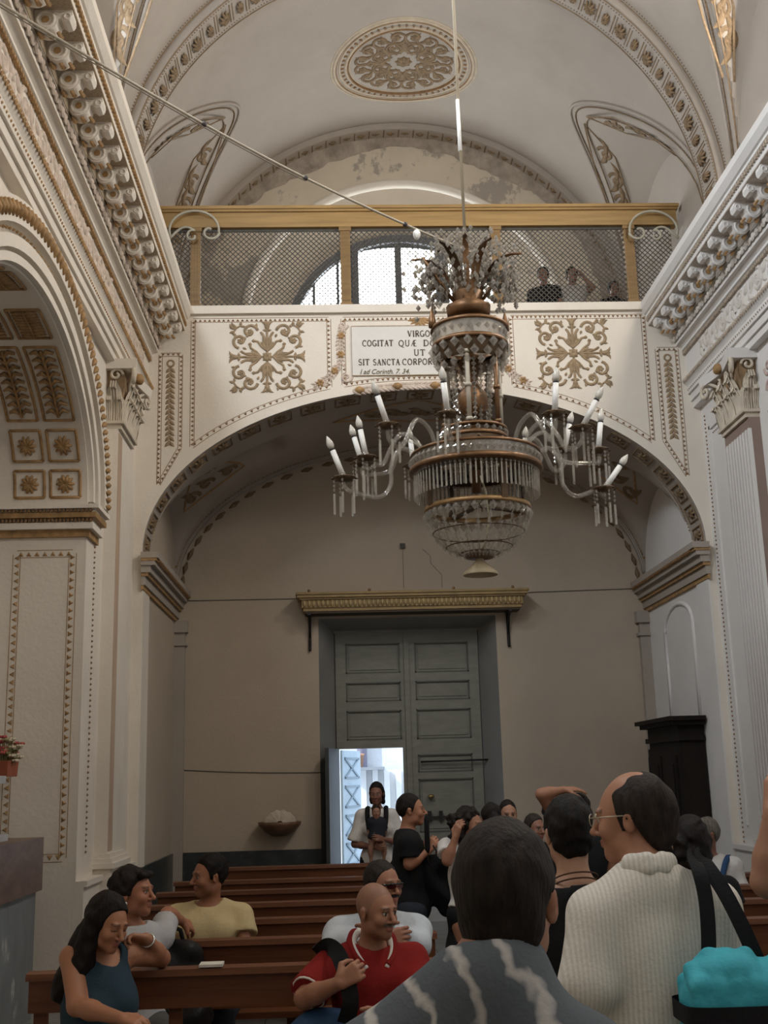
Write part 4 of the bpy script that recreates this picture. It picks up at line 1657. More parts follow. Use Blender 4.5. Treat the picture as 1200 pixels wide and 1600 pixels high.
OL = mat('pale_blue_paint', (.55, .66, .74), .5, .08, 4)
oo = (wl0 + .03, DY + .35, DZ0)
p0, p1 = np.array([wl0 + .03, DY + .35]), np.array([wl0 + .30, DY + 1.15])
m = MB()
zs3 = [.2, .58, .98, 1.36, 1.76, 2.15]
m.bar((*p0, 1.2), (*p1, 1.2), .03, 2.0)
m.build('board', OL, outl, origin=oo)
for za, zb in zip(zs3[:-1], zs3[1:]):
    q = MB()
    d = p1 - p0
    e0, e1 = p0 + d * .12, p0 + d * .88
    off = np.array([d[1], -d[0]]) / np.linalg.norm(d) * .02
    A, B = (*(e0 + off), za + .06), (*(e1 + off), zb - .06)
    C_, D_ = (*(e0 + off), zb - .06), (*(e1 + off), za + .06)
    for u, v in ((A, B), (C_, D_), (A, C_), (C_, B), (B, D_), (D_, A)):
        q.bar(u, v, .02, .03)
    q.build('crossed_panel', mat('blue_grey_paint', (.30, .38, .44), .5, .1), outl, origin=oo)
ledge = thing('wall_shelf', (wl0 + .55, 20.9, 1.95), 'small shelf with a pot on the yard wall outside', 'shelf')
MB().box(-.45, .25, -.12, .6, 0, .05).build('board', mat('slate', (.25, .27, .3), .7, .1), ledge)
pt = thing('yard_pot', (wl0 + .35, 21.0, 2.0), 'small terracotta pot on the yard shelf outside', 'pot')
MB().lathe([(0, 0), (.07, 0), (.09, .2), (.1, .2), (.1, .24), (.08, .24), (.06, .06)], (0, 0, 0), 12).build('body', mat('terracotta', (.5, .27, .16), .8, .15, 10), pt)
dp = thing('down_pipe', (wl0 + .42, 21.4, 0), 'dark downpipe on the yard wall outside', 'pipe')
MB().tube([(0, 0, 0), (0, 0, 6)], .09, 8).build('pipe', mat('pipe_violet', (.22, .2, .26), .6, .1), dp)
# ================================================================== FURNITURE
# ---- gilded pelmet over the door
px0, px1 = W(462, 928, Y=YB - .3)[0], W(825, 924, Y=YB - .3)[0]
pzb, pzt = W(640, 952, Y=YB - .3)[2], W(640, 924, Y=YB - .3)[2]
O = ((px0 + px1) / 2, YB, pzb)
pel = thing('door_pelmet', O, 'gilded wooden pelmet on iron brackets above the entrance door', 'pelmet')
m = MB()
y0 = YB - .36
h = pzt - pzb
m.box(px0 + .10, px1 - .10, y0 + .05, YB, pzb, pzb + h * .18)
m.box(px0 + .08, px1 - .08, y0 + .03, YB, pzb + h * .18, pzb + h * .62)
m.box(px0 + .05, px1 - .05, y0 + .0, YB, pzb + h * .62, pzb + h * .72)
m.box(px0 + .02, px1 - .02, y0 - .03, YB, pzb + h * .72, pzb + h * .88)
m.box(px0, px1, y0 - .05, YB, pzb + h * .88, pzt)
m.build('cornice_board', mat('gilded_pelmet', (.30, .20, .075), .5, .2, 6), pel, origin=O)
fl_ = MB()
k = 0
x = px0 + .12
while x < px1 - .12:
    fl_.tube([(x, y0 + .025, pzb + h * .22), (x, y0 + .018, pzb + h * .4), (x, y0 + .025, pzb + h * .58)], [.014, .024, .014], 6)
    x += .062
stuff(fl_.build('gadroon_row', mat('gilded_light', (.42, .31, .15), .5, .2, 6), pel, origin=O))
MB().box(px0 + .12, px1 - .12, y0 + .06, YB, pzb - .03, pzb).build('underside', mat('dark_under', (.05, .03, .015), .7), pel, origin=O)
for px in (484, 794):
    x = W(px, 975, Y=YB - .05)[0]
    q = MB()
    q.tube([(x, YB - .02, pzb - .02), (x, YB - .02, pzb - .46), (x, YB - .05, pzb - .50)], .022, 6)
    q.tube([(x, YB - .30, pzb - .03), (x, YB - .14, pzb - .10), (x, YB - .03, pzb - .32)], .018, 6)
    q.box(x - .025, x + .025, YB - .32, YB - .01, pzb - .05, pzb - .02)
    q.build('iron_bracket', IRON, pel, origin=O)
for px in (483, 577, 708, 800):
    x = W(px, 925, Y=YB - .3)[0]
    q = MB().ball((x, y0 - .03, pzt + .02), .022, 6, 4)
    q.build('knob', OCHRE_D, pel, origin=O)

# ---- holy water font on the wall
fc = W(437, 1287, Y=YB - .18)
ft = thing('holy_water_font', (fc[0], YB - .18, fc[2] - .1), 'shell-shaped brown stone holy water font on the wall left of the door', 'font')
m = MB()
m.lathe([(.0, -.06), (.10, -.055), (.2, 0), (.27, .08), (.285, .125), (.26, .125), (.2, .06), (.0, .02)], (0, 0, 0), 20)
m.build('bowl', mat('font_stone', (.16, .085, .05), .45, .3, 8), ft)
m = MB()
G = []
for t in np.linspace(0, pi, 15):
    G.append([(r * .21 * cos(t), .13 - .09 * (1 - r), .10 + r * .17 * sin(t) * (1 + .06 * cos(t * 14))) for r in (1, .6, .2)])
m.grid(G, smooth=False)
G2 = [[(p[0], .175, p[2]) for p in g] for g in G]
m.grid(G2, smooth=False)
m.build('shell_back', mat('font_pale', (.56, .50, .41), .8, .15, 8), ft)

# ---- cables and small fittings on the entrance wall
for nm, pa, pb, lab in (('wall_cable', (276, 939), (1008, 919), 'thin cable running across the entrance wall at pelmet height'),
                        ('wall_cable', (262, 1202), (505, 1207), 'thin cable on the entrance wall left of the door at wicket height')):
    a, b = W(*pa, Y=YB - .008), W(*pb, Y=YB - .008)
    pts = [a + (b - a) * t - np.array([0, 0, .02 * sin(pi * t)]) for t in np.linspace(0, 1, 20)]
    tag(MB().tube(pts, .006, 5).build(nm, mat('cable_grey', (.12, .11, .10), .6)), lab, 'cable')
c = W(629, 853, Y=YB - .02)
jb = thing('junction_box', (c[0], YB, c[2]), 'small dark junction box on the entrance wall above the pelmet', 'junction box')
MB().box(-.035, .035, -.035, 0, -.035, .035).build('box', mat('box_dark', (.06, .05, .045), .6), jb)
MB().tube([(0, -.008, -.03), (0, -.008, -.6)], .004, 4).build('lead', mat('cable_wall', (.33, .28, .22), .8), jb)
cr = W(655, 858, Y=YB)
for nm, path, lab in (('wall_crack', ((660, 858), (672, 868), (673, 880), (690, 898), (691, 918)), 'fine crack in the plaster above the pelmet'),):
    pts = [W(*p, Y=YB - .001) for p in path]
    MB().tube(pts, .004, 4).build(nm, mat('crack', (.2, .17, .13), .9), wb)

# ---- dark confessional under the gallery
cfx0, cfx1 = 3.86, NXR - .02
cy0, cy1, cz = 13.6, 15.05, 2.42
O = (4.1, 14.3, 0)
cf = thing('confessional', O, 'dark wooden confessional with a heavy cornice against the right wall under the gallery', 'confessional')
m = MB()
m.box(cfx0 + .12, cfx1, cy0 + .05, cy1 - .05, 0, cz - .35)
m.build('body', DARKW, cf, origin=O)
m = MB()
for o, za, zb in ((.04, cz - .37, cz - .28), (.0, cz - .28, cz - .22), (-.05, cz - .1, cz - .05), (-.10, cz - .05, cz), (.03, cz - .22, cz - .10)):
    m.box(cfx0 + .1 + o, cfx1, cy0 + .02 + o, cy1 - .02 - o, za, zb)
m.build('cornice', DARKW, cf, origin=O)
for ya, yb_ in ((cy0 + .12, cy0 + .68), (cy1 - .68, cy1 - .12)):
    q = MB()
    q.box(cfx0 + .095, cfx0 + .13, ya, yb_, .2, cz - .45)
    q.box(cfx0 + .08, cfx0 + .13, ya + .08, yb_ - .08, .3, 1.0)
    q.box(cfx0 + .08, cfx0 + .13, ya + .08, yb_ - .08, 1.1, cz - .55)
    q.build('door', DARKW, cf, origin=O)

# ---- marble altar in the side chapel, with a box of flowers
az = 1.40
O = (-3.2, 8.4, 0)
al = thing('side_altar', O, 'marble altar with brown slab in the left side chapel', 'altar')
m = MB()
m.box(-4.0, -2.50, 6.75, 10.0, 0, .98)
m.build('grey_front', add_stain(mat('altar_marble', (.17, .185, .19), .4, .25, 5, streak=(1, 1, .5)), (.5, .49, .46), 2.2, (.62, .66), .8), al, origin=O)
m = MB()
m.box(-4.0, -2.46, 6.7, 10.04, .98, az)
m.build('brown_slab', MARBLE_B, al, origin=O)
m = MB()
m.box(-4.0, -2.62, 6.75, 9.55, az, az + .05)
m.box(-4.0, -2.72, 6.8, 9.50, az + .05, az + .44)
m.box(-4.0, -2.66, 6.75, 9.56, az + .44, az + .50)
m.build('upper_tier', MARBLE, al, origin=O)
fb = W(16, 1222, X=-2.80)
O = (fb[0] - .05, fb[1], az + .50)
fbx = thing('flower_box', O, 'terracotta box of dried pink and white flowers on the altar ledge', 'flower box')
m = MB()
m.prism([(-.07, -.17), (.07, -.17), (.07, .17), (-.07, .17)], lambda u, v: (u * .9, v * .9, 0), lambda u, v: (u, v, .13))
m.build('box', mat('terracotta_box', (.28, .075, .035), .7, .2, 12), fbx)
st = MB()
rnd = random.Random(11)
for i in range(46):
    a, r = rnd.uniform(0, 2 * pi), rnd.uniform(.02, .17)
    tip = np.array([r * .7 * cos(a), r * 1.35 * sin(a), .18 + rnd.uniform(0, .16) - r * .4])
    st.tube([(tip[0] * .3, tip[1] * .4, .1), tip], .004, 4)
    cm = mat('flower_%d' % (i % 4), [(.62, .55, .42), (.42, .09, .08), (.55, .47, .33), (.24, .22, .10)][i % 4], .8, .2, 30)
    q = MB()
    for k in range(5):
        b = 2 * pi * k / 5
        q.tube([tip, tip + np.array([.03 * cos(b), .03 * sin(b), .012])], [.008, .012], 5)
    q.build('flower_head', cm, fbx)
stuff(st.build('stems', mat('stem', (.16, .15, .06), .8), fbx))

# ---- pews
PEW_ROWS = [5.85, 6.83, 7.78, 8.78, 9.78, 10.78, 12.38]


def pew(y, x0, x1, label, group):
    t = thing('pew', ((x0 + x1) / 2, y, 0), label, 'pew', group)
    hw = (x1 - x0) / 2
    q = MB()
    q.box(-hw, hw, -.03, .0, .775, .925)
    q.build('back_board', PEW, t)
    q = MB()
    q.add([(-hw - .01, -.06, .92), (hw + .01, -.06, .92), (hw + .01, .03, .92), (-hw - .01, .03, .92),
           (-hw - .01, -.055, .95), (hw + .01, -.055, .95), (hw + .01, .025, .955), (-hw - .01, .025, .955)],
          [(0, 3, 2, 1), (4, 5, 6, 7), (0, 1, 5, 4), (1, 2, 6, 5), (2, 3, 7, 6), (3, 0, 4, 7)])
    q.build('top_rail', PEW, t)
    MB().box(-hw, hw, -.42, -.021, .43, .465).build('seat', PEW, t)
    MB().box(-hw, hw, -.02, .0, .59, .68).build('lower_board', PEW, t)
    MB().box(-hw + .03, hw - .03, .22, .34, .14, .18).build('kneeler', PEW, t)
    n = 4
    for i in range(n):
        x = -hw + .05 + (2 * hw - .1) * i / (n - 1)
        leg = MB()
        leg.box(x - .03, x + .03, .001, .045, 0, .918)
        leg.box(x - .03, x + .03, -.38, -.33, 0, .429)
        leg.box(x - .02, x + .02, -.33, .001, .36, .429)
        leg.box(x - .02, x + .02, .03, .34, .10, .139)
        leg.build('leg', PEW, t)
    return t


ORD = ['frontmost', 'second', 'third', 'fourth', 'fifth', 'sixth', 'rearmost']
for i, y in enumerate(PEW_ROWS):
    pew(y, -1.47, .52 if i < 2 else .30, '%s brown wooden pew of the left block counted from the viewer' % ORD[i], 'pews of the left block')
ORDR = ['frontmost', 'second', 'third', 'fourth', 'rearmost']
for i, y in enumerate([6.0, 7.0, 8.0, 8.95, 9.93]):
    pew(y, 2.25, 4.22, '%s brown wooden pew of the right block counted from the viewer' % ORDR[i], 'pews of the right block')
bk = W(372, 1506, Z=.965)
MB_ = MB().box(-.055, .055, -.05, .05, 0, .012)
pp = tag(MB_.build('folded_leaflet', mat('paper', (.6, .58, .52), .8, .05), loc=(-.62, 5.84, .956)), 'small white folded leaflet lying on the frontmost left pew rail', 'leaflet')

# ---- cable with an insulator, its sunlit spot painted glossy white, slung across the nave
a = W(0, 5, Y=5.6)
b = W(735, 394, Y=8.13)
O = tuple(b)
cb = thing('slung_cable', O, 'pale cable slung from the left cornice to the chandelier with a small sunlit-white insulator', 'cable')
pts = [a + (b - a) * t - np.array([0, 0, .10 * sin(pi * t)]) for t in np.linspace(-.2, 1, 40)]
MB().tube(pts, .0085, 6).build('cable', mat('pale_cable', (.50, .45, .36), .7, .1), cb, origin=O)
pts2 = [p + np.array([0, 0, -.022]) for p in pts[:26]]
MB().tube(pts2, .004, 5).build('thin_wire', mat('cable_grey2', (.25, .22, .18), .7, .1), cb, origin=O)
t = min(range(len(pts)), key=lambda i: abs((W(648, 367, Y=pts[i][1]) - pts[i])[0]))
p = pts[t] + np.array([0, 0, -.04])
MB().ball(p, (.028, .028, .042), 10, 7).build('insulator_sunlit_spot', mat('sunlit_porcelain', (.95, .95, .93), .15, 0, spec=.8), cb, origin=O)
for q in (.35, .57, .86):
    p = pts[int(8 + q * 30)]
    MB().ball(p, .02, 6, 4).build('clip', mat('clip_dark', (.06, .05, .05), .6), cb, origin=O)

# ================================================================== CHANDELIER
CX, CY = 1.04, 8.13
ch = thing('chandelier', (CX, CY, 3.1), 'tall gilt and crystal chandelier with candle arms hanging in the nave', 'chandelier')


def chz(py, r=0.0):
    """height on the chandelier axis seen at pixel row py"""
    return W(740, py, Y=CY - r)[2] - 3.1


GILT = mat('gilt_bronze', (.19, .10, .045), .42, .3, 14, metal=.55)
GILT_D = mat('gilt_dark', (.10, .06, .03), .5, .3, 14, metal=.4)


def crystal(name, tint, fac, rough=.04):
    mt = bpy.data.materials.new(name)
    mt.use_nodes = True
    nt = mt.node_tree
    for n_ in list(nt.nodes):
        nt.nodes.remove(n_)
    out = nt.nodes.new('ShaderNodeOutputMaterial')
    mix = nt.nodes.new('ShaderNodeMixShader')
    tr = nt.nodes.new('ShaderNodeBsdfTransparent')
    tr.inputs[0].default_value = (*tint, 1)
    pr_ = nt.nodes.new('ShaderNodeBsdfPrincipled')
    pr_.inputs['Base Color'].default_value = (.55, .52, .47, 1)
    pr_.inputs['Roughness'].default_value = rough
    pr_.inputs['Specular IOR Level'].default_value = 1.0
    pr_.inputs['Metallic'].default_value = .35
    mix.inputs[0].default_value = fac
    nt.links.new(tr.outputs[0], mix.inputs[1])
    nt.links.new(pr_.outputs[0], mix.inputs[2])
    nt.links.new(mix.outputs[0], out.inputs[0])
    return mt


GLASS = crystal('clear_crystal', (.90, .88, .84), .42)
GLASS_T = crystal('glass_tube', (.93, .92, .89), .30, .08)
GLASS_B = crystal('basket_crystal', (.95, .94, .91), .24)
GLASS_D = crystal('smoky_crystal', (.50, .45, .38), .62, .1)

# suspension rod with its sunlit stretch painted in as a near-white tube
MB().tube([(-.0, 0, chz(400)), (-.02, 0, 9.0)], .013, 6).build('rod', mat('rod_tan', (.36, .30, .21), .5, .15), ch)
MB().tube([(-.006, 0, chz(236)), (-.009, 0, chz(156))], .016, 8).build('rod_sunlit_stretch', mat('sunlit_white', (.96, .96, .95), .25, 0), ch)


def ring(z, r, h, rw, name, par, mt=GILT, n=40):
    q = MB()
    q.lathe([(r - rw, z), (r, z), (r + .006, z + h * .2), (r, z + h), (r - rw, z + h), (r - rw, z)], (0, 0, 0), n)
    return q.build(name, mt, par)


def bead_ring(z, r, n, br, name, par, mt=GLASS, rz=None):
    q = MB()
    for k in range(n):
        a = 2 * pi * k / n
        q.octa((r * cos(a), r * sin(a), z), br, rz or br * 1.3)
    return stuff(q.build(name, mt, par))


# crown: flared leaves and glass flowers at the top
zc = chz(492)
q = MB()
q.lathe([(.0, zc - .02), (.16, zc - .02), (.17, zc + .06), (.10, zc + .10), (.12, zc + .17), (.10, zc + .18), (.0, zc + .12)], (0, 0, 0), 20)
q.build('crown_base', GILT, ch)
rnd = random.Random(21)
for k in range(14):
    a = 2 * pi * k / 14 + .1
    hgt, out = (.40, .33) if k % 2 else (.46, .14)
    q = MB()
    G = []
    for t in np.linspace(0, 1, 8):
        r = .10 + out * t ** 1.8
        z = zc + .1 + hgt * sin(t * pi * .58) / sin(pi * .58) * (1 if k % 2 == 0 else .85)
        w = (.028 if k % 2 else .018) * sin(pi * (t * .85 + .12)) + .006
        ca, sa = cos(a), sin(a)
        G.append([(r * ca - u * w * sa, r * sa + u * w * ca, z - .015 * abs(u)) for u in (-1, 0, 1)])
    q.grid(G)
    lf = q.build('crown_leaf', GILT if k % 3 else GILT_D, ch)
    q = MB()
    for t in np.linspace(.15, 1, 12):
        g = G[min(7, int(t * 7))][1]
        for e in range(3):
            q.octa((g[0] + rnd.uniform(-.06, .06), g[1] + rnd.uniform(-.06, .06), g[2] + rnd.uniform(-.05, .05)), .017, .026)
    stuff(q.build('crown_crystals', GLASS, lf))
for k in range(5):          # bead strings that sag between the leaf tips
    a0, a1 = 2 * pi * k / 5, 2 * pi * (k + 1) / 5
    q = MB()
    for t in np.linspace(0, 1, 12):
        a = a0 + (a1 - a0) * t
        q.octa((.40 * cos(a), .40 * sin(a), zc + .40 - .2 * sin(pi * t)), .016, .022)
    q.build('bead_string', GLASS, ch)
for k in range(2):          # wilted glass flower sprays either side
    q = MB()
    s = -1 if k == 0 else 1
    for i in range(120):
        u, v, w = rnd.gauss(0, .065), rnd.gauss(0, .07), rnd.gauss(0, .10)
        q.octa((s * .27 + u, v, zc + .26 + w), .02, .028)
    stuff(q.build('flower_spray', GLASS_D, ch))
    q = MB()
    for i in range(5):
        q.tube([(s * .1, 0, zc + .1), (s * .2, rnd.uniform(-.06, .06), zc + .25), (s * (.26 + .02 * i), rnd.uniform(-.1, .1), zc + .2 + .06 * i)], .012, 5)
    q.build('spray_stems', GILT, ch)
# upper drum: two gilt hoops with a crystal band
z1, z2 = chz(545), chz(522)
r1 = .285
u1 = ring(z1, r1, .03, .05, 'upper_hoop', ch)
ring(z2 + .02, r1 + .005, .025, .05, 'upper_hoop', ch)
q = MB()
q.lathe([(r1 - .02, z1 + .02), (r1 - .005, z2 + .03)], (0, 0, 0), 32, smooth=False)
q.build('crystal_band', GLASS_D, u1)
bead_ring((z1 + z2) / 2 + .03, r1 - .005, 26, .022, 'band_crystals', u1)
for k in range(2):
    q = MB()
    a = pi * k + .15
    q.lathe([(.0, 0), (.03, 0), (.028, .05), (.02, .09), (0, .17)], (r1 * cos(a), r1 * sin(a), z2 + .04), 8)
    q.build('finial', GILT, ch)
q = MB()
q.lathe([(.23, z1 - .12), (.245, z1 - .1), (.26, z1 - .03), (r1 - .02, z1)], (0, 0, 0), 32)
q.build('drum_skirt', GILT_D, ch)
bead_ring(z1 - .03, .285, 18, .034, 'skirt_crystals', ch)
bead_ring(z1 - .10, .26, 16, .034, 'skirt_crystals', ch)
bead_ring(z1 - .16, .235, 14, .03, 'skirt_crystals', ch)
# six slim columns between the drum and the big ring
zb = chz(668)
for k in range(6):
    a = 2 * pi * k / 6 + .28
    q = MB()
    x, y = .225 * cos(a), .225 * sin(a)
    q.tube([(x, y, zb), (x, y, z1 - .1)], .017, 8)
    for t in (.0, .5, 1):
        z = zb + (z1 - .1 - zb) * t
        q.lathe([(.0, -.012), (.026, -.012), (.026, .012), (0, .012)], (x, y, z), 8)
    q.build('column', GILT if k % 2 else mat('bone_column', (.45, .40, .32), .5, .15, 8), ch)
q = MB()
q.tube([(0, 0, zb - .5), (0, 0, zc)], .035, 8)
q.lathe([(.0, .62), (.03, .55), (.10, .45), (.03, .30), (.11, .2), (.12, .1), (.03, .0), (0, 0)], (0, 0, zb + .05), 14)
q.build('central_baluster', GILT, ch)
for k in range(12):         # crystal tassels inside the columns
    a = 2 * pi * k / 12
    q = MB()
    rr = .12 + .05 * (k % 2)
    for i in range(13):
        q.octa((rr * cos(a) * (1 - .02 * i), rr * sin(a) * (1 - .02 * i), z1 - .14 - i * .037), .017 + .004 * (i % 2), .022)
    q.build('crystal_tassel', GLASS if k % 3 else GLASS_D, ch)
# middle tiers
z3 = chz(690)
m1 = ring(z3, .245, .03, .05, 'middle_hoop', ch)
ring(z3 + .07, .245, .02, .05, 'middle_hoop', ch)
bead_ring(z3 + .05, .24, 24, .02, 'hoop_crystals', m1)
q = MB()
for k in range(8):
    a0, a1 = 2 * pi * k / 8, 2 * pi * (k + 1) / 8
    q.tube([(.26 * cos(a0 + (a1 - a0) * t), .26 * sin(a0 + (a1 - a0) * t), z3 - .02 - .06 * sin(pi * t)) for t in np.linspace(0, 1, 7)], .012, 5)
q.lathe([(.22, z3 - .13), (.25, z3 - .1), (.24, z3)], (0, 0, 0), 32)
q.build('swag_tier', GILT_D, ch)
# the big ring with prisms
RB = .485
z4 = chz(735) - .02
br = ring(z4, RB, .035, .06, 'main_ring', ch, n=56)
ring(z4 + .12, RB - .01, .02, .04, 'main_ring_top', ch, n=56)
q = MB()
q.lathe([(RB - .03, z4 + .03), (RB - .02, z4 + .12)], (0, 0, 0), 48, smooth=False)
q.build('ring_band', GLASS_D, br)
bead_ring(z4 + .08, RB - .012, 54, .024, 'ring_crystals', br)
q = MB()
q.lathe([(.26, z4 + .06), (RB - .05, z4 + .04), (RB - .05, z4 + .02), (.26, z4 + .03)], (0, 0, 0), 40)
for k in range(6):
    a = 2 * pi * k / 6
    q.bar((0, 0, z4 + .03), (RB * cos(a) * .95, RB * sin(a) * .95, z4 + .03), .05, .02)
q.build('ring_plate', GILT_D, br)
pr = MB()
for r, n_, ln in ((RB - .03, 78, .15), (RB - .12, 52, .12)):
    for k in range(n_):
        a = 2 * pi * k / n_
        x, y = r * cos(a), r * sin(a)
        pr.octa((x, y, z4 - .02), .012, .014)
        pr.box(x - .0055, x + .0055, y - .0055, y + .0055, z4 - .04 - ln, z4 - .035)
stuff(pr.build('prism_fringe', GLASS, ch))
# lower ring and bead basket
RL = .385
z5 = chz(795) - .02
ring(z5, RL, .03, .03, 'lower_ring', ch, mat('gilt_light', (.36, .22, .10), .4, .25, 14, metal=.5), n=48)
q = MB()
for k in range(4):
    a = 2 * pi * k / 4 + .4
    q.bar((RL * cos(a), RL * sin(a), z5 + .02), (RB * .8 * cos(a), RB * .8 * sin(a), z4), .05, .015)
    q.bar((0, 0, z5 + .04), (RL * cos(a), RL * sin(a), z5 + .02), .05, .012)
q.build('ring_stays', GILT_D, ch)
bead_ring(z5 - .035, RL - .01, 36, .03, 'ring_diamonds', ch)
zbt = chz(868)
for k in range(26):
    a = 2 * pi * k / 26
    q = MB()
    for i in range(1, 9):
        t = i / 9
        r = RL * cos(t * pi / 2) * .96 + .05 * t
        z = z5 - (z5 - zbt) * sin(t * pi / 2) ** 1.1
        q.octa((r * cos(a), r * sin(a), z), .020 * (1 - .35 * t), .030)
    pts = [((RL * cos(t * pi / 2) * .96 + .05 * t) * cos(a), (RL * cos(t * pi / 2) * .96 + .05 * t) * sin(a), z5 - (z5 - zbt) * sin(t * pi / 2) ** 1.1) for t in np.linspace(0, 1, 9)]
    q.tube(pts, .004, 4)
    q.build('basket_strand', GLASS_B, ch)
q = MB()
for t in (.35, .62, .82):
    r = RL * cos(t * pi / 2) * .96 + .05 * t
    z = z5 - (z5 - zbt) * sin(t * pi / 2) ** 1.1
    q.tube([(r * cos(b), r * sin(b), z) for b in np.linspace(0, 2 * pi, 41)[:-1]], .005, 4, closed=True)
q.build('basket_hoops', GILT_D, ch)
q = MB()
q.lathe([(.0, zbt - .03), (.10, zbt - .02), (.11, zbt + .01), (.06, zbt + .04), (0, zbt + .04)], (0, 0, 0), 16)
q.tube([(0, 0, zbt), (0, 0, chz(880))], .025, 8)
q.build('bottom_boss', GILT_D, ch)
zs0, zs1 = chz(899), chz(876)
q = MB()
q.lathe([(.125, zs0), (.13, zs0 + .012), (.09, zs0 + .05), (.05, zs1 - .02), (.03, zs1), (.03, zs1 + .03), (.02, zs1 + .03), (.02, zs1 - .01), (.11, zs0 + .01), (.125, zs0)], (0, 0, 0), 20)
q.build('bell_shade', mat('shade_cream', (.42, .34, .22), .6, .15, 10), ch)
MB().tube([(.02, -.1, z4 - .05), (.04, -.2, z4 - .2), (.05, -.22, z5 - .1), (.03, -.15, z5 - .25), (0, -.05, z5 - .32)], .008, 5).build('loose_flex', mat('flex_cream', (.55, .50, .36), .6), ch)

# candle arms: glass S tubes, drip pan, candle tube, bulb, pendants
CANDLE = mat('candle_white', (.80, .79, .76), .4, .03)
BULB = crystal('bulb_glass', (.95, .93, .88), .45, .15)


def candle_arm(a, rout, zoff, tilt, low=False):
    ca, sa = cos(a), sin(a)

    def P(r, z):
        return (r * ca, r * sa, z)
    q = MB()
    zz = z4 + .12
    if low:
        pts = [P(RB - .08, zz - .02), P(RB + .06, zz + .06), P(RB + .14, zz - .06), P(RB + .15, zz - .22), P(RB + .24, zz - .31), P(rout - .05, zz - .27), P(rout, zz + zoff - .05), P(rout, zz + zoff)]
    else:
        pts = [P(RB - .12, zz), P(RB - .06, zz + .14), P(RB + .05, zz + .20), P(RB + .13, zz + .10), P(RB + .19, zz - .02), P(rout - .06, zz - .03), P(rout, zz + zoff - .08), P(rout, zz + zoff)]
    Pn = np.array(pts)
    fine = []
    for i in range(len(Pn) - 1):
        p0, p1, p2, p3 = Pn[max(i - 1, 0)], Pn[i], Pn[i + 1], Pn[min(i + 2, len(Pn) - 1)]
        for t in np.linspace(0, 1, 5)[:-1]:
            fine.append(.5 * ((2 * p1) + (-p0 + p2) * t + (2 * p0 - 5 * p1 + 4 * p2 - p3) * t * t + (-p0 + 3 * p1 - 3 * p2 + p3) * t ** 3))
    fine.append(Pn[-1])
    q.tube(fine, .017, 7)
    arm = q.build('candle_arm', GLASS_T, ch)
    top = np.array(fine[-1])
    q = MB()
    q.lathe([(.01, -.02), (.05, -.012), (.085, .012), (.08, .018), (.04, .004), (.0, .0)], top, 14)
    for k in range(8):
        b = 2 * pi * k / 8
        q.octa(top + np.array([.085 * cos(b), .085 * sin(b), .006]), .014, .008)
    q.build('drip_pan', GILT_D, arm)
    d = np.array([ca * tilt[0], sa * tilt[0] + tilt[1], 1.0])
    d /= np.linalg.norm(d)
    b0, b1, b2 = top + d * .03, top + d * .23, top + d * .35
    q = MB()
    q.tube([top, top + d * .05], .026, 8)
    q.build('candle_cup', GLASS_T, arm)
    MB().tube([b0, b1], .021, 9).build('candle', CANDLE, arm)
    MB().tube([b1, b1 + d * .012], .0215, 9).build('socket', BLACKM, arm)
    MB().tube([b1 + d * .012, b1 + d * .035, b1 + d * .06, b1 + d * .09, b2 - d * .005], [.015, .026, .026, .015, .002], 9).build('bulb', mat('bulb_frost', (.62, .59, .53), .25, .03), arm)
    q = MB()
    for k in range(5):
        b = 2 * pi * k / 5 + a
        x, y = top[0] + .075 * cos(b), top[1] + .075 * sin(b)
        for i in range(3):
            q.octa((x, y, top[2] - .02 - i * .03), .010, .015)
        q.box(x - .008, x + .008, y - .008, y + .008, top[2] - .26, top[2] - .11)
    q.build('pendants', GLASS, arm)


A = [(.12, .95, .06, (.15, 0), 0), (.42, .80, .13, (.3, 0), 0), (-.02, .93, -.27, (.75, .1), 1), (.95, .80, .12, (.25, 0), 0), (1.5, .78, .12, (.1, 0), 0),
     (2.1, .80, .12, (.15, 0), 0), (2.72, .90, .06, (.28, 0), 0), (3.05, .80, .02, (.18, 0), 0), (3.25, .97, -.18, (.38, 0), 1), (3.75, .80, .10, (.4, 0), 0),
     (4.3, .62, .14, (.28, 0), 0), (5.45, .74, .14, (.12, 0), 0), (5.85, .80, .10, (.6, 0), 0)]
for a, r, zo, tl, lw in A:
    candle_arm(a, r, zo, tl, bool(lw))
# ================================================================== PEOPLE
def unit(v):
    v = np.asarray(v, float)
    return v / (np.linalg.norm(v) + 1e-12)


def rot_head(yaw, pitch=0.0, roll=0.0):
    """columns: right, forward, up of a head that looks along yaw (degrees, 0 = +Y, counter-clockwise), pitch up positive"""
    y, p, r = radians(yaw), radians(pitch), radians(roll)
    Rz = np.array([[cos(y), -sin(y), 0], [sin(y), cos(y), 0], [0, 0, 1]])
    Rx = np.array([[1, 0, 0], [0, cos(p), -sin(p)], [0, sin(p), cos(p)]])
    Ry = np.array([[cos(r), 0, sin(r)], [0, 1, 0], [-sin(r), 0, cos(r)]])
    return Rz @ Rx @ Ry


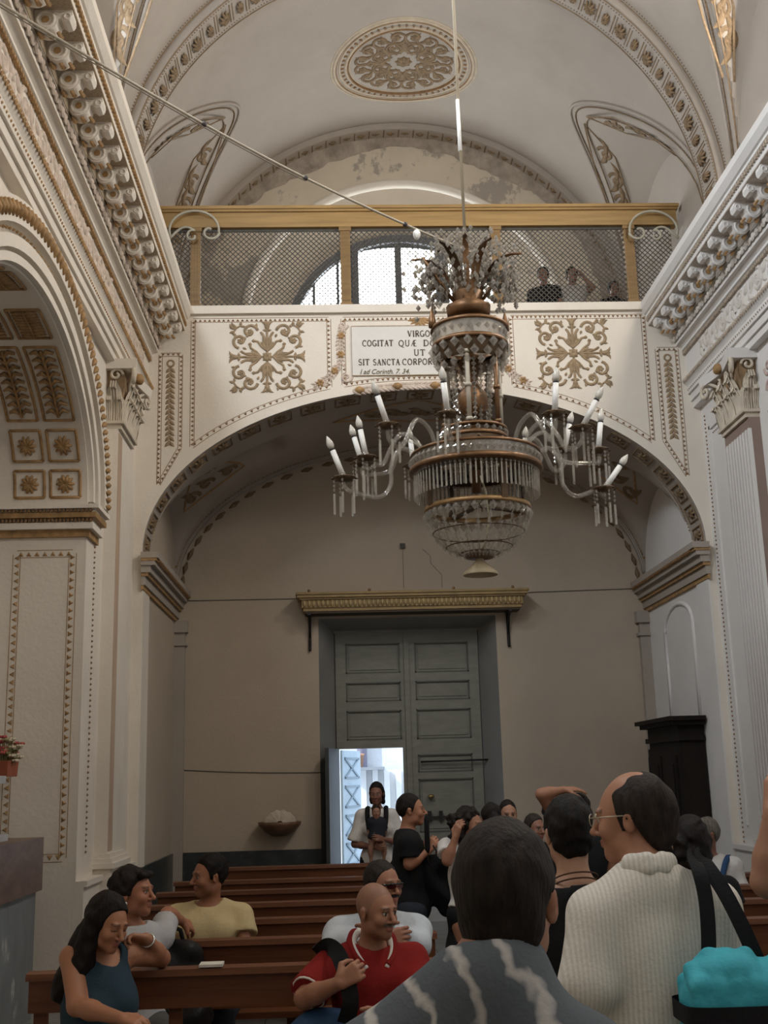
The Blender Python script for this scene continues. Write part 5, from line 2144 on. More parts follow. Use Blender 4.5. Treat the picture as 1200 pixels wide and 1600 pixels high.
class Prim:
    """one rounded shape of a figure; ev(P...) gives its signed distance"""

    def __init__(s, kind, k=0.03, sub=False, **a):
        s.kind, s.k, s.sub = kind, k, sub
        s.__dict__.update(a)

    def box(s, pad):
        if s.kind == 'cap':
            r = max(s.ra, s.rb) + pad
            return np.minimum(s.a, s.b) - r, np.maximum(s.a, s.b) + r
        r = max(s.r) + pad
        return s.c - r, s.c + r

    def ev(s, X, Y, Z):
        if s.kind == 'cap':
            ab = s.b - s.a
            L2 = ab @ ab + 1e-12
            px, py, pz = X - s.a[0], Y - s.a[1], Z - s.a[2]
            t = np.clip((px * ab[0] + py * ab[1] + pz * ab[2]) / L2, 0, 1)
            d = np.sqrt((px - t * ab[0]) ** 2 + (py - t * ab[1]) ** 2 + (pz - t * ab[2]) ** 2) - (s.ra + t * (s.rb - s.ra))
            if getattr(s, 'flat', False):
                L = sqrt(L2)
                d = np.maximum(d, ((X - s.b[0]) * ab[0] + (Y - s.b[1]) * ab[1] + (Z - s.b[2]) * ab[2]) / L)
            return d
        px, py, pz = X - s.c[0], Y - s.c[1], Z - s.c[2]
        R = s.R
        q = [px * R[0, i] + py * R[1, i] + pz * R[2, i] for i in range(3)]
        k0 = np.sqrt(sum((q[i] / s.r[i]) ** 2 for i in range(3)))
        k1 = np.sqrt(sum((q[i] / s.r[i] ** 2) ** 2 for i in range(3))) + 1e-9
        return k0 * (k0 - 1) / k1


def cap(a, b, ra, rb=None, k=.03, sub=False, flat=False):
    return Prim('cap', k, sub, a=np.asarray(a, float), b=np.asarray(b, float), ra=ra, rb=ra if rb is None else rb, flat=flat)


I3 = np.eye(3)


def ell(c, r, R=I3, k=.03, sub=False):
    return Prim('ell', k, sub, c=np.asarray(c, float), r=np.asarray(r, float), R=R)


EDGES = [(0, 1), (2, 3), (4, 5), (6, 7), (0, 2), (1, 3), (4, 6), (5, 7), (0, 4), (1, 5), (2, 6), (3, 7)]
CORN = [(i, j, k) for i in (0, 1) for j in (0, 1) for k in (0, 1)]


def sdf_mesh(prims, h, lo=None, hi=None, cuts=(), wobble=0.0, wf=16.0):
    """surface of the smooth union of prims sampled on a grid of step h -> verts, quads"""
    if lo is None:
        bs = [p.box(.02) for p in prims if not p.sub]
        lo = np.min([b[0] for b in bs], 0)
        hi = np.max([b[1] for b in bs], 0)
    lo = np.asarray(lo, float) - h * 1.5
    n = np.maximum(4, np.ceil((np.asarray(hi, float) - lo) / h).astype(int) + 3)
    F = np.full(n, .06, np.float32)
    ax = [lo[i] + h * np.arange(n[i]) for i in range(3)]
    for p in prims:
        b0, b1 = p.box(max(p.k, .0) + 2.5 * h)
        i0 = np.clip(np.floor((b0 - lo) / h).astype(int), 0, n)
        i1 = np.clip(np.ceil((b1 - lo) / h).astype(int) + 1, 0, n)
        if (i1 <= i0).any():
            continue
        sl = tuple(slice(i0[i], i1[i]) for i in range(3))
        X = ax[0][sl[0]][:, None, None]
        Y = ax[1][sl[1]][None, :, None]
        Z = ax[2][sl[2]][None, None, :]
        d = p.ev(X, Y, Z).astype(np.float32)
        f = F[sl]
        k = max(p.k, 1e-4)
        if p.sub:
            g = np.clip(.5 - .5 * (f + d) / k, 0, 1)
            F[sl] = f * (1 - g) - d * g + k * g * (1 - g)
        else:
            g = np.clip(.5 + .5 * (d - f) / k, 0, 1)
            F[sl] = d * (1 - g) + f * g - k * g * (1 - g)
    if wobble or cuts:
        X, Y, Z = ax[0][:, None, None], ax[1][None, :, None], ax[2][None, None, :]
        if wobble:
            F += (wobble * (np.sin(wf * X + 2.5 * np.sin(wf * .6 * Z) + 1.3 * np.sin(.7 * wf * Y)) + np.sin(1.3 * wf * Z + 3 * np.sin(.55 * wf * X) + 2 * np.sin(.8 * wf * Y)))).astype(np.float32)
        for c in cuts:
            F = np.maximum(F, np.broadcast_to(c(X, Y, Z), F.shape).astype(np.float32))
    F[0], F[-1], F[:, 0], F[:, -1], F[:, :, 0], F[:, :, -1] = (np.maximum(F[0], .01), np.maximum(F[-1], .01), np.maximum(F[:, 0], .01),
                                                             np.maximum(F[:, -1], .01), np.maximum(F[:, :, 0], .01), np.maximum(F[:, :, -1], .01))
    ins = F < 0
    cnt = np.zeros(tuple(np.array(F.shape) - 1), np.int8)
    for (i, j, k) in CORN:
        cnt += ins[i:F.shape[0] - 1 + i, j:F.shape[1] - 1 + j, k:F.shape[2] - 1 + k]
    act = (cnt > 0) & (cnt < 8)
    I = np.argwhere(act)
    if len(I) == 0:
        return np.zeros((0, 3)), np.zeros((0, 4), int)
    vals = np.stack([F[I[:, 0] + i, I[:, 1] + j, I[:, 2] + k] for (i, j, k) in CORN], 1)
    acc = np.zeros((len(I), 3))
    num = np.zeros(len(I))
    cc = np.array(CORN, float)
    for a, b in EDGES:
        va, vb = vals[:, a], vals[:, b]
        m = (va < 0) != (vb < 0)
        t = np.where(m, va / np.where(m, va - vb, 1), 0)
        acc += m[:, None] * (cc[a] + t[:, None] * (cc[b] - cc[a]))
        num += m
    V = lo + h * (I + acc / num[:, None])
    idx = np.full(act.shape, -1, np.int32)
    idx[act] = np.arange(len(I))
    Q = []
    for axis in range(3):
        u, v = (axis + 1) % 3, (axis + 2) % 3
        sa = [slice(None)] * 3
        sb = [slice(None)] * 3
        sa[axis], sb[axis] = slice(0, -1), slice(1, None)
        A, B = ins[tuple(sa)], ins[tuple(sb)]
        E = np.argwhere(A != B)
        E = E[(E[:, u] > 0) & (E[:, v] > 0) & (E[:, u] < F.shape[u] - 1) & (E[:, v] < F.shape[v] - 1)]
        if len(E) == 0:
            continue
        du, dv = np.zeros(3, int), np.zeros(3, int)
        du[u], dv[v] = 1, 1
        q = np.stack([idx[tuple((E - du - dv).T)], idx[tuple((E - dv).T)], idx[tuple(E.T)], idx[tuple((E - du).T)]], 1)
        flip = ~A[tuple(E.T)]
        q[flip] = q[flip][:, ::-1]
        Q.append(q)
    return V, np.concatenate(Q)


def keep_faces(V, Q, mask):
    Q = Q[mask]
    used, inv = np.unique(Q, return_inverse=True)
    return V[used], inv.reshape(Q.shape)


def fast_mesh(name, V, Q, mt, colors=None):
    me = bpy.data.meshes.new(name)
    me.vertices.add(len(V))
    me.vertices.foreach_set('co', np.asarray(V, np.float32).ravel())
    me.loops.add(len(Q) * 4)
    me.loops.foreach_set('vertex_index', Q.astype(np.int32).ravel())
    me.polygons.add(len(Q))
    me.polygons.foreach_set('loop_start', np.arange(0, len(Q) * 4, 4, dtype=np.int32))
    me.polygons.foreach_set('use_smooth', np.ones(len(Q), bool))
    me.materials.append(mt)
    if colors is not None:
        at = me.color_attributes.new('tone', 'FLOAT_COLOR', 'POINT')
        at.data.foreach_set('color', np.concatenate([colors, np.ones((len(V), 1))], 1).astype(np.float32).ravel())
    me.update(calc_edges=True)
    me.validate()
    return me


SKIN = mat('skin', (1, 1, 1), .5, .10, 25, vcol='tone', spec=.35)


# ---- poses
def stand(x, y, yaw, h, z0=0.0, wide=1.0):
    s = h / 1.75
    a = radians(yaw)

    def L(px, py, pz):
        px, py, pz = px * s * wide if abs(px) > .1 else px * s, py * s, pz * s
        return np.array([x + px * cos(a) - py * sin(a), y + px * sin(a) + py * cos(a), z0 + pz])
    J = dict(s=s, yaw=yaw, base=np.array([x, y, z0]), L=L, pel=L(0, 0, .95), bel=L(0, .01, 1.10), che=L(0, .005, 1.28), nek=L(0, -.015, 1.46), hd=L(0, .03, 1.625), hyaw=yaw, hpitch=0, hroll=0)
    for n, q in (('R', 1), ('L', -1)):
        J['sh' + n] = L(q * .167, -.005, 1.395)
        J['el' + n] = L(q * .225, -.03, 1.12)
        J['wr' + n] = L(q * .23, .06, .87)
        J['hip' + n] = L(q * .09, 0, .92)
        J['kn' + n] = L(q * .10, .02, .50)
        J['an' + n] = L(q * .10, -.02, .08)
        J['to' + n] = L(q * .12, .15, .04)
    return J


def sit(x, y, yaw, top, seat=.465, z0=0.0, wide=1.0):
    """(x, y) under the pelvis; top = height of the crown"""
    s = (top - seat) / .87
    a = radians(yaw)

    def L(px, py, pz):
        px, py, pz = px * s * (wide if abs(px) > .1 else 1), py * s, pz * s
        return np.array([x + px * cos(a) - py * sin(a), y + px * sin(a) + py * cos(a), z0 + seat + pz])
    J = dict(s=s, yaw=yaw, base=np.array([x, y, z0]), L=L, pel=L(0, 0, .11), bel=L(0, .02, .25), che=L(0, .01, .41), nek=L(0, -.005, .585), hd=L(0, .04, .745), hyaw=yaw, hpitch=0, hroll=0)
    k = .43
    for n, q in (('R', 1), ('L', -1)):
        J['sh' + n] = L(q * .167, 0, .522)
        J['el' + n] = L(q * .235, .04, .26)
        J['wr' + n] = L(q * .16, .25, .20)
        J['hip' + n] = L(q * .095, .02, .085)
        J['kn' + n] = L(q * .12, k, .08)
        J['an' + n] = L(q * .12, k + .02, 0)
        J['an' + n][2] = z0 + .08
        J['to' + n] = L(q * .13, k + .17, 0)
        J['to' + n][2] = z0 + .04
    return J


def frame(J):
    r = unit(J['shR'] - J['shL'])
    u = unit(J['nek'] - J['pel'])
    f = unit(np.cross(u, r))
    u = np.cross(r, f)
    return np.stack([r, f, u], 1)


def hand(wr, d, nrm, side, s=1.0, curl=.5, spread=1.0):
    """palm and five fingers; d = pointing direction, nrm = direction the palm faces, side = +1 right hand"""
    d = unit(d)
    nrm = unit(nrm - d * (np.asarray(nrm) @ d))
    lat = np.cross(d, nrm) * side        # towards the thumb
    P = []
    L = .088 * s
    base = np.asarray(wr, float)
    for i, (o, ln) in enumerate(((.030, .072), (.010, .080), (-.011, .075), (-.030, .060))):
        kn = base + d * L * (1.0 - .06 * abs(i - 1)) + lat * o * s
        P.append(cap(base + lat * o * .55 * s + d * .01, kn, .015 * s, .0125 * s, .012))
        p, a = kn, curl * .6
        seg = [ln * .46, ln * .30, ln * .26]
        dd = unit(d + lat * o * 2.5 * spread)
        for j, sl in enumerate(seg):
            v = dd * cos(a) + nrm * sin(a)
            q = p + v * sl * s
            P.append(cap(p, q, (.0098 - .0008 * j) * s, (.009 - .0009 * j) * s, .004))
            p = q
            a += curl * (1.0 if j == 0 else .7)
    tb = base + d * .02 * s + lat * .024 * s
    t1 = tb + (d * .55 + lat * .75 + nrm * .25) * .045 * s
    t2 = t1 + unit(d * .9 + lat * (.5 - .5 * curl) + nrm * (.3 + .5 * curl)) * .034 * s
    t3 = t2 + unit(d * .9 + lat * (.2 - .5 * curl) + nrm * (.3 + .6 * curl)) * .028 * s
    P += [cap(tb, t1, .018 * s, .0125 * s, .012), cap(t1, t2, .0115 * s, .0105 * s, .005), cap(t2, t3, .0105 * s, .008 * s, .004)]
    return P


def head_prims(J, fem=False, nose=1.0, jaw=1.0):
    R = rot_head(J['hyaw'], J['hpitch'], J['hroll'])
    c, s = J['hd'], J['s'] * J.get('hs', 1.0) * .95
    J['hR'], J['hsc'] = R, s

    def T(x, y, z):
        return c + R @ (np.array([x, y, z]) * s)

    def E(x, y, z, a, b, d, k=.02, sub=False, Rx=None):
        return ell(T(x, y, z), np.array([a, b, d]) * s, R if Rx is None else R @ Rx, k * s, sub)
    j = jaw * (.92 if fem else 1.0)
    P = [E(0, -.018, .035, .074, .094, .094), E(0, .025, .005, .064, .068, .085), E(0, .036, -.055, .050 * j, .05, .055), E(0, .062, -.098, .023 * j, .022, .02, .03),
         E(.042 * j, .005, -.07, .016, .035, .022, .035), E(-.042 * j, .005, -.07, .016, .035, .022, .035)]
    for q in (-1, 1):
        P.append(E(q * .040, .063, -.028, .022, .022, .022, .025))              # cheek
        P.append(E(q * .026, .085, .024, .024, .010, .007, .015))               # brow ridge
        P.append(E(q * .031, .096, .004, .017, .015, .011, .012, True))         # socket
        P.append(E(q * .031, .079, .004, .0135, .0125, .0125, .003))            # eyeball
        P.append(E(q * .030, .083, .0125, .016, .010, .0045, .006))             # upper lid
    P += [cap(T(0, .088, .012), T(0, .104 + .008 * nose, -.030), .008 * s, .011 * s, .012 * s), E(0, .106 + .006 * nose, -.034, .011, .012, .009, .008),
          E(.012, .096, -.037, .009, .010, .007, .006), E(-.012, .096, -.037, .009, .010, .007, .006),
          E(0, .086, -.058, .022, .011, .0055, .007), E(0, .085, -.069, .019, .011, .0065, .006)]
    for q in (-1, 1):
        a = radians(20 * q)
        Rz = np.array([[cos(-a), -sin(-a), 0], [sin(-a), cos(-a), 0], [0, 0, 1]])
        P.append(E(q * .077, -.012, -.006, .007, .019, .030, .008, Rx=Rz))
        P.append(E(q * .080, -.018, .004, .006, .014, .018, .004, Rx=Rz))
        P.append(E(q * .086, -.006, -.004, .005, .008, .013, .005, True, Rz))
    P += [cap(T(0, -.025, -.05), J['nek'] + np.array([0, 0, -.02]), .052 * s * (.86 if fem else 1), .060 * s * (.86 if fem else 1), .03)]
    return P


def body_prims(J, fem=False, fat=0.0, t=0.0):
    s, Fm = J['s'], frame(J)
    r = lambda v: v * s + t
    b = 1 + .35 * fat
    P = [ell(J['pel'], (r(.165 * b), r(.118 * b), r(.13)), Fm, .05), ell(J['bel'], (r((.128 if fem else .143) * b), r(.103 * (b + fat * .5)), r(.16)), Fm, .06),
         ell(J['che'], (r((.148 if fem else .165) * b), r(.112 * b), r(.185)), Fm, .06)]
    fw = Fm[:, 1]
    if fem:
        for q in (-1, 1):
            P.append(ell(J['che'] + Fm @ np.array([q * .075, .085, -.02]) * s, (r(.062), r(.055), r(.06)), Fm, .03))
    else:
        for q in (-1, 1):
            P.append(ell(J['che'] + Fm @ np.array([q * .08, .06, .05]) * s, (r(.075), r(.05), r(.06)), Fm, .04))
    for n in 'RL':
        P.append(cap(J['nek'] - Fm[:, 2] * .035 * s, J['sh' + n], r(.055), r(.050 if not fem else .043), .055))
    return P


def limb_prims(J, fem=False, fat=0.0, t=0.0):
    s = J['s'] * (1 + .25 * fat) * (.9 if fem else 1)
    P = []
    for n in 'RL':
        P += [cap(J['sh' + n], J['el' + n], .053 * s + t, .042 * s + t, .03), cap(J['el' + n], J['el' + n] + (J['wr' + n] - J['el' + n]) * .35, .041 * s + t, .041 * s + t, .02),
              cap(J['el' + n] + (J['wr' + n] - J['el' + n]) * .3, J['wr' + n], .041 * s + t, .026 * s + t, .02)]
    return P


def leg_prims(J, fem=False, fat=0.0, t=0.0, lo=1.0, feet=True):
    s = J['s'] * (1 + .2 * fat)
    P = []
    for n in 'RL':
        P += [cap(J['hip' + n], J['kn' + n], .088 * s + t, .060 * s + t, .05)]
        e = J['kn' + n] + (J['an' + n] - J['kn' + n]) * lo
        P += [cap(J['kn' + n], J['kn' + n] + (J['an' + n] - J['kn' + n]) * .35, .058 * s + t, .056 * s + t, .03), cap(J['kn' + n] + (J['an' + n] - J['kn' + n]) * .3, e, .056 * s + t, .038 * s + t + (.014 if t else 0), .03)]
        if feet:
            P += [cap(J['an' + n] - np.array([0, 0, .02]), J['to' + n], .04 * s, .036 * s, .02)]
    return P


HLINE = [(-.13, -.105), (-.09, -.09), (-.06, -.06), (-.04, -.005), (-.02, .03), (.0, -.015), (.016, -.015), (.03, .035), (.05, .07), (.075, .088), (.12, .092)]


def hair_cut(J, line=HLINE, dx=0.0):
    R, c, s = J['hR'], J['hd'], J['hsc']
    ys, zs_ = [p[0] for p in line], [p[1] for p in line]

    def f(X, Y, Z):
        px, py, pz = X - c[0], Y - c[1], Z - c[2]
        y = (px * R[0, 1] + py * R[1, 1] + pz * R[2, 1]) / s
        z = (px * R[0, 2] + py * R[1, 2] + pz * R[2, 2]) / s
        return (np.interp(y, ys, zs_) - z) * s * .8
    return f


NPEOPLE = 0


def person(label, J, skin=(.40, .20, .12), hair=None, hair_col=(.012, .009, .008), fem=False, fat=0.0, clothes=(), hands=None, res=(.012, .006, .0055),
           brow=True, beard=0.0, lips=(.36, .13, .10), eyes=True, closed=False, buzz=None, mustache=None, legs_bare=False, group=None, nose=1.0, extra=None):
    """hands: {'R': (dir, palm, curl)}; hair: dict(prims=[...] in head space, line=..., wob=...)"""
    global NPEOPLE
    NPEOPLE += 1
    rb, rh, rd = res
    skin = tuple(.86 * v for v in skin)
    base = J['base']
    root = thing('person', tuple(base), label, 'person', group)
    HP = head_prims(J, fem, nose)
    P = body_prims(J, fem, fat) + limb_prims(J, fem, fat) + leg_prims(J, fem, fat)
    boxes = []
    R, c, s = J['hR'], J['hd'], J['hsc']
    boxes.append((c - np.array([.135, .135, .125]) * s, c + np.array([.135, .135, .16]) * s, rh))
    HN = []
    hands = hands or {}
    for n, q in (('R', 1), ('L', -1)):
        d, pn, cu = hands.get(n, (None, None, .5))
        d = (J['wr' + n] - J['el' + n]) if d is None else np.asarray(d, float)
        pn = frame(J)[:, 0] * -q if pn is None else np.asarray(pn, float)
        hp = hand(J['wr' + n], d, pn, q, J['s'] * (.9 if fem else 1), cu)
        HN += hp
        bb = [p.box(.008) for p in hp]
        boxes.append((np.min([b[0] for b in bb], 0), np.max([b[1] for b in bb], 0), rd))
    ALL = P + HP + HN
    V, Q = sdf_mesh(ALL, rb)
    ctr = V[Q].mean(1)
    ok = np.ones(len(Q), bool)
    for lo, hi, _ in boxes:
        ok &= ~((ctr > lo) & (ctr < hi)).all(1)
    Vs, Qs = [], []
    v, q_ = keep_faces(V, Q, ok)
    Vs.append(v)
    Qs.append(q_)
    for lo, hi, h in boxes:
        m_ = 1.2 * rb
        v, q_ = sdf_mesh(ALL, h, lo - m_, hi + m_)
        if len(q_) == 0:
            continue
        cc_ = v[q_].mean(1)
        e = .35 * rb
        k_ = ((cc_ > lo - e) & (cc_ < hi + e)).all(1)
        if not k_.any():
            continue
        v, q_ = keep_faces(v, q_, k_)
        Vs.append(v)
        Qs.append(q_)
    off = 0
    QQ = []
    for v, q_ in zip(Vs, Qs):
        QQ.append(q_ + off)
        off += len(v)
    V, Q = np.concatenate(Vs), np.concatenate(QQ)
    # skin tones: brows, lips, eyes, stubble, cropped hair
    q = (V - c) @ R / s
    C_ = np.tile(np.array(skin, float), (len(V), 1))
    hc = np.array(hair_col)

    def paint(mask, col, w=1.0):
        C_[mask] = C_[mask] * (1 - w) + np.array(col) * w
    near = (np.abs(q[:, 0]) < .1) & (np.abs(q[:, 1]) < .14) & (np.abs(q[:, 2]) < .15)
    if beard:
        paint(near & (q[:, 2] < -.045) & (q[:, 1] > .0) & (q[:, 2] > -.125), np.array(skin) * .35 + .01, beard)
    if buzz is not None:
        zs_ = np.interp(q[:, 1], [p[0] for p in HLINE], [p[1] for p in HLINE])
        paint(near & (q[:, 2] > zs_ + .005) & (np.abs(q[:, 0]) < .082), buzz[0], buzz[1])
    paint(near & (np.abs(q[:, 0]) < .024) & (q[:, 2] > -.077) & (q[:, 2] < -.052) & (q[:, 1] > .086), lips, .8)
    if brow:
        paint(near & (q[:, 1] > .06) & (q[:, 2] > .022) & (q[:, 2] < .031) & (np.abs(q[:, 0]) > .012) & (np.abs(q[:, 0]) < .048), hc, .65)
    for sg in (-1, 1):
        dd = np.sqrt((q[:, 0] - sg * .031) ** 2 + (q[:, 1] - .079) ** 2 + (q[:, 2] - .003) ** 2)
        el_ = near & (dd < .0155) & (q[:, 1] > .083) & (q[:, 2] < .010) & (q[:, 2] > -.006)
        if eyes and not closed:
            paint(el_, (.5, .46, .42), .9)
            paint(el_ & (np.abs(q[:, 0] - sg * .031) < .0065), (.02, .012, .01))
        paint(near & (np.abs(q[:, 0] - sg * .031) < .017) & (np.abs(q[:, 2] - (.0105 if not closed else -.003)) < .0028) & (q[:, 1] > .078), (.02, .014, .012), .8)
    if mustache is not None:
        paint(near & (np.abs(q[:, 0]) < .036) & (q[:, 2] > -.057) & (q[:, 2] < -.040) & (q[:, 1] > .07), mustache)
    body = fast_mesh('body', V - base, Q, SKIN, C_)
    obj('body', body, root)
    if hair is not None:
        def T(x, y, z):
            return c + R @ (np.array([x, y, z]) * s)
        HPm = []
        for spec in hair['prims']:
            if spec[0] == 'e':
                HPm.append(ell(T(*spec[1]), np.array(spec[2]) * s, R, .02))
            elif spec[0] == 'c':
                HPm.append(cap(T(*spec[1]), T(*spec[2]), spec[3] * s, spec[4] * s, .02))
            elif spec[0] == 's':
                HPm.append(ell(T(*spec[1]), np.array(spec[2]) * s, R, .008, True))
        cuts = [] if hair.get('line', HLINE) is None else [hair_cut(J, hair.get('line', HLINE))]
        v, q_ = sdf_mesh(HPm, rh, cuts=cuts, wobble=hair.get('wob', .0015), wf=hair.get('wf', 70))
        if len(q_):
            hm = mat('hair_%.3f_%.3f_%.3f' % tuple(hair_col), hair_col, .6, .5, 60, .3, 120, streak=(1, 1, .25), spec=.15)
            obj('hair', fast_mesh('hair', v - base, q_, hm), root)
    for cl in clothes:
        v, q_ = sdf_mesh(cl['prims'], cl.get('h', rb), cuts=cl.get('cuts', ()), wobble=cl.get('wob', .0025), wf=cl.get('wf', 17))
        if len(q_):
            obj(cl['name'], fast_mesh(cl['name'], v - base, q_, cl['mat']), root)
    return root


def base_of(J):
    return J['base']


# ---- clothes
def shirt(J, mt, sleeve=.55, t=.016, fem=False, fat=0.0, neck=.078, vneck=0.0, hem=None, name='shirt', h=None, wob=.003, loose=.012, fore=None, tank=False, wf=17):
    s, Fm = J['s'], frame(J)
    P = body_prims(J, fem, fat, t)
    P += [ell(J['pel'], (.172 * s * (1 + .35 * fat) + t, .125 * s * (1 + .35 * fat) + t, .15 * s), Fm, .05)]
    if tank:
        P = [p for p in P if not (p.kind == 'cap')]
        for n in 'RL':
            P.append(cap(J['nek'] * .45 + J['sh' + n] * .55 - Fm[:, 2] * .0, J['che'] * .5 + J['sh' + n] * .5 - Fm[:, 2] * .08 * s, .058 * s + t * .6, .07 * s + t * .5, .04))
    else:
        for n in 'RL':
            k = (.92 if fem else 1) * (1 + .25 * fat)
            sl = sleeve
            e = J['sh' + n] + (J['el' + n] - J['sh' + n]) * min(sl, 1.0)
            P.append(cap(J['sh' + n], e, .052 * s * k + t, (.052 - .010 * min(sl, 1)) * s * k + t + loose, .03, flat=sl < 1))
            if sl > 1:
                w = J['el' + n] + (J['wr' + n] - J['el' + n]) * (sl - 1)
                P.append(cap(J['el' + n], w, .045 * s * k + t + loose * .6, (.045 - .014 * (sl - 1)) * s * k + t, .025, flat=True))
    up, fw = Fm[:, 2], Fm[:, 1]
    nk = J['nek'] + fw * .012 * s
    P.append(ell(nk + up * .045 * s, np.array([neck, neck * .95, .085]) * s, Fm, .012, True))
    if vneck:
        P.append(cap(nk + fw * .12 * s + up * .03 * s, nk + fw * .17 * s - up * vneck * s, .055 * s, .006, .01, True))
    hz = J['pel'] - up * (.08 if hem is None else hem) * s

    def cut(X, Y, Z):
        return -((X - hz[0]) * up[0] + (Y - hz[1]) * up[1] + (Z - hz[2]) * up[2])
    out = dict(name=name, mat=mt, prims=P, cuts=[cut], wob=wob, wf=wf)
    if h:
        out['h'] = h
    return out


def trousers(J, mt, t=.016, fem=False, fat=0.0, lo=.93, name='trousers', wob=.003):
    s, Fm = J['s'], frame(J)
    P = [ell(J['pel'] + Fm[:, 2] * .01, (.17 * s * (1 + .35 * fat) + t, .122 * s * (1 + .35 * fat) + t, .14 * s), Fm, .04)] + leg_prims(J, fem, fat, t, lo, False)
    return dict(name=name, mat=mt, prims=P, wob=wob)


def skirt(J, mt, z_end, flare=.10, name='skirt'):
    s, Fm = J['s'], frame(J)
    p = J['pel']
    e = np.array([p[0], p[1], z_end])
    return dict(name=name, mat=mt, prims=[ell(p, (.185 * s, .14 * s, .14 * s), Fm, .04), cap(p, e, .155 * s, .155 * s + flare, .05, flat=True)], wob=.006)


def shoes(J, mt):
    z = J['base'][2]
    return [dict(name='shoe', mat=mt, prims=[cap(J['an' + n] - np.array([0, 0, .025]), J['to' + n], .048 * J['s'], .043 * J['s'], .02)],
                 cuts=[lambda X, Y, Z: z + .002 - Z], wob=0) for n in 'RL']


def cloth(name, col, var=.12, rough=.9, scale=6, col2=None, thr=None, streak=None):
    return mat(name, col, rough, var, scale, .15, 90, col2=col2, thr=thr, streak=streak, spec=.2)


BLACKC = cloth('black_cotton', (.010, .010, .011))
JEANS = cloth('dark_jeans', (.035, .042, .055))
SHOEB = cloth('dark_leather', (.02, .016, .013), rough=.5)
SHORT = [('e', (0, -.022, .038), (.083, .104, .104))]
# ---- who is in the church
NEAR, MIDR, FAR = (.012, .0045, .0055), (.014, .0055, .006), (.016, .0065, .0075)


def place(px, py, Y, yaw, z0=0.0, **k):
    """standing figure whose crown is seen at (px, py) at distance Y"""
    p = W(px, py, Y=Y)
    return stand(p[0], Y, yaw, p[2] - z0, z0, **k)


def seat_at(px, py, Y, yaw, **k):
    p = W(px, py, Y=Y)
    return sit(p[0], Y, yaw, p[2], **k)


# 1 man in the tie-dye shirt, seen from behind, nearest to the camera
J = place(772, 1281, 1.86, -12, wide=.98)
J['nek'] = J['nek'] + np.array([-.012, 0, .085])
for _k in ('shL', 'shR', 'che', 'bel', 'elL', 'elR'):
    J[_k] = J[_k] + np.array([-.045, 0, -.005])
J['hyaw'], J['hpitch'] = -20, 2
J['hd'] = J['hd'] + np.array([.012, .0, .0])
tie = cloth('tie_dye', (.10, .115, .13), scale=5)
nt = tie.node_tree
_w = nt.nodes.new('ShaderNodeTexWave')
_w.inputs['Scale'].default_value = 4.2
_w.inputs['Distortion'].default_value = 5.5
_w.inputs['Detail'].default_value = 3
_w.inputs['Detail Scale'].default_value = 2.2
_tc = nt.nodes.new('ShaderNodeTexCoord')
_mp = nt.nodes.new('ShaderNodeMapping')
_mp.inputs['Rotation'].default_value = (.2, .55, .3)
nt.links.new(_tc.outputs['Object'], _mp.inputs[0])
nt.links.new(_mp.outputs[0], _w.inputs['Vector'])
_r = nt.nodes.new('ShaderNodeValToRGB')
_r.color_ramp.elements[0].position, _r.color_ramp.elements[1].position = .80, 1.0
_r.color_ramp.elements[0].color = (.105, .12, .135, 1)
_r.color_ramp.elements[1].color = (.46, .44, .42, 1)
nt.links.new(_w.outputs['Fac'], _r.inputs[0])
nt.links.new(_r.outputs[0], nt.nodes['Principled BSDF'].inputs['Base Color'])
person('man in a grey tie-dyed t-shirt seen from behind, nearest to the viewer', J, (.36, .16, .09), dict(
    prims=[('e', (0, -.02, .036), (.084, .106, .102)), ('e', (0, -.055, -.03), (.068, .05, .065))], wob=.0008,
    line=[(-.13, -.105), (-.09, -.10), (-.06, -.085), (-.045, -.03), (-.03, .02), (.0, -.01), (.016, -.015), (.03, .035), (.05, .07), (.075, .09), (.12, .1)]), (.017, .012, .009),
    clothes=[shirt(J, tie, .8, .018, h=.008, wob=.0035, neck=.070)] + [trousers(J, JEANS)] + shoes(J, SHOEB), res=(.010, .004, .006))

# 2 man in the white striped shirt
J = place(988, 1205, 3.25, 8, wide=1.0)
J['hyaw'], J['hpitch'] = 62, -2
J['nek'] = J['nek'] + np.array([.01, 0, .04])
for _k in ('shL', 'shR', 'che'):
    J[_k] = J[_k] + np.array([.025, 0, -.005])
J['elL'], J['elR'] = W(922, 1540, Y=3.18), W(1112, 1492, Y=3.30)
J['wrL'], J['wrR'] = W(950, 1590, Y=3.40), W(1150, 1590, Y=3.50)
wh = cloth('white_stripe', (.60, .57, .50), scale=4)
nt = wh.node_tree
_w = nt.nodes.new('ShaderNodeTexWave')
_w.inputs['Scale'].default_value = 27
_w.inputs['Distortion'].default_value = .6
_tc = nt.nodes.new('ShaderNodeTexCoord')
nt.links.new(_tc.outputs['Object'], _w.inputs['Vector'])
_r = nt.nodes.new('ShaderNodeValToRGB')
_r.color_ramp.elements[0].color = (.56, .525, .45, 1)
_r.color_ramp.elements[1].color = (.66, .63, .57, 1)
nt.links.new(_w.outputs['Fac'], _r.inputs[0])
nt.links.new(_r.outputs[0], nt.nodes['Principled BSDF'].inputs['Base Color'])
s_ = shirt(J, wh, 1.35, .020, h=.008, wob=.0075, neck=.058, loose=.018, wf=10)
Fm = frame(J)
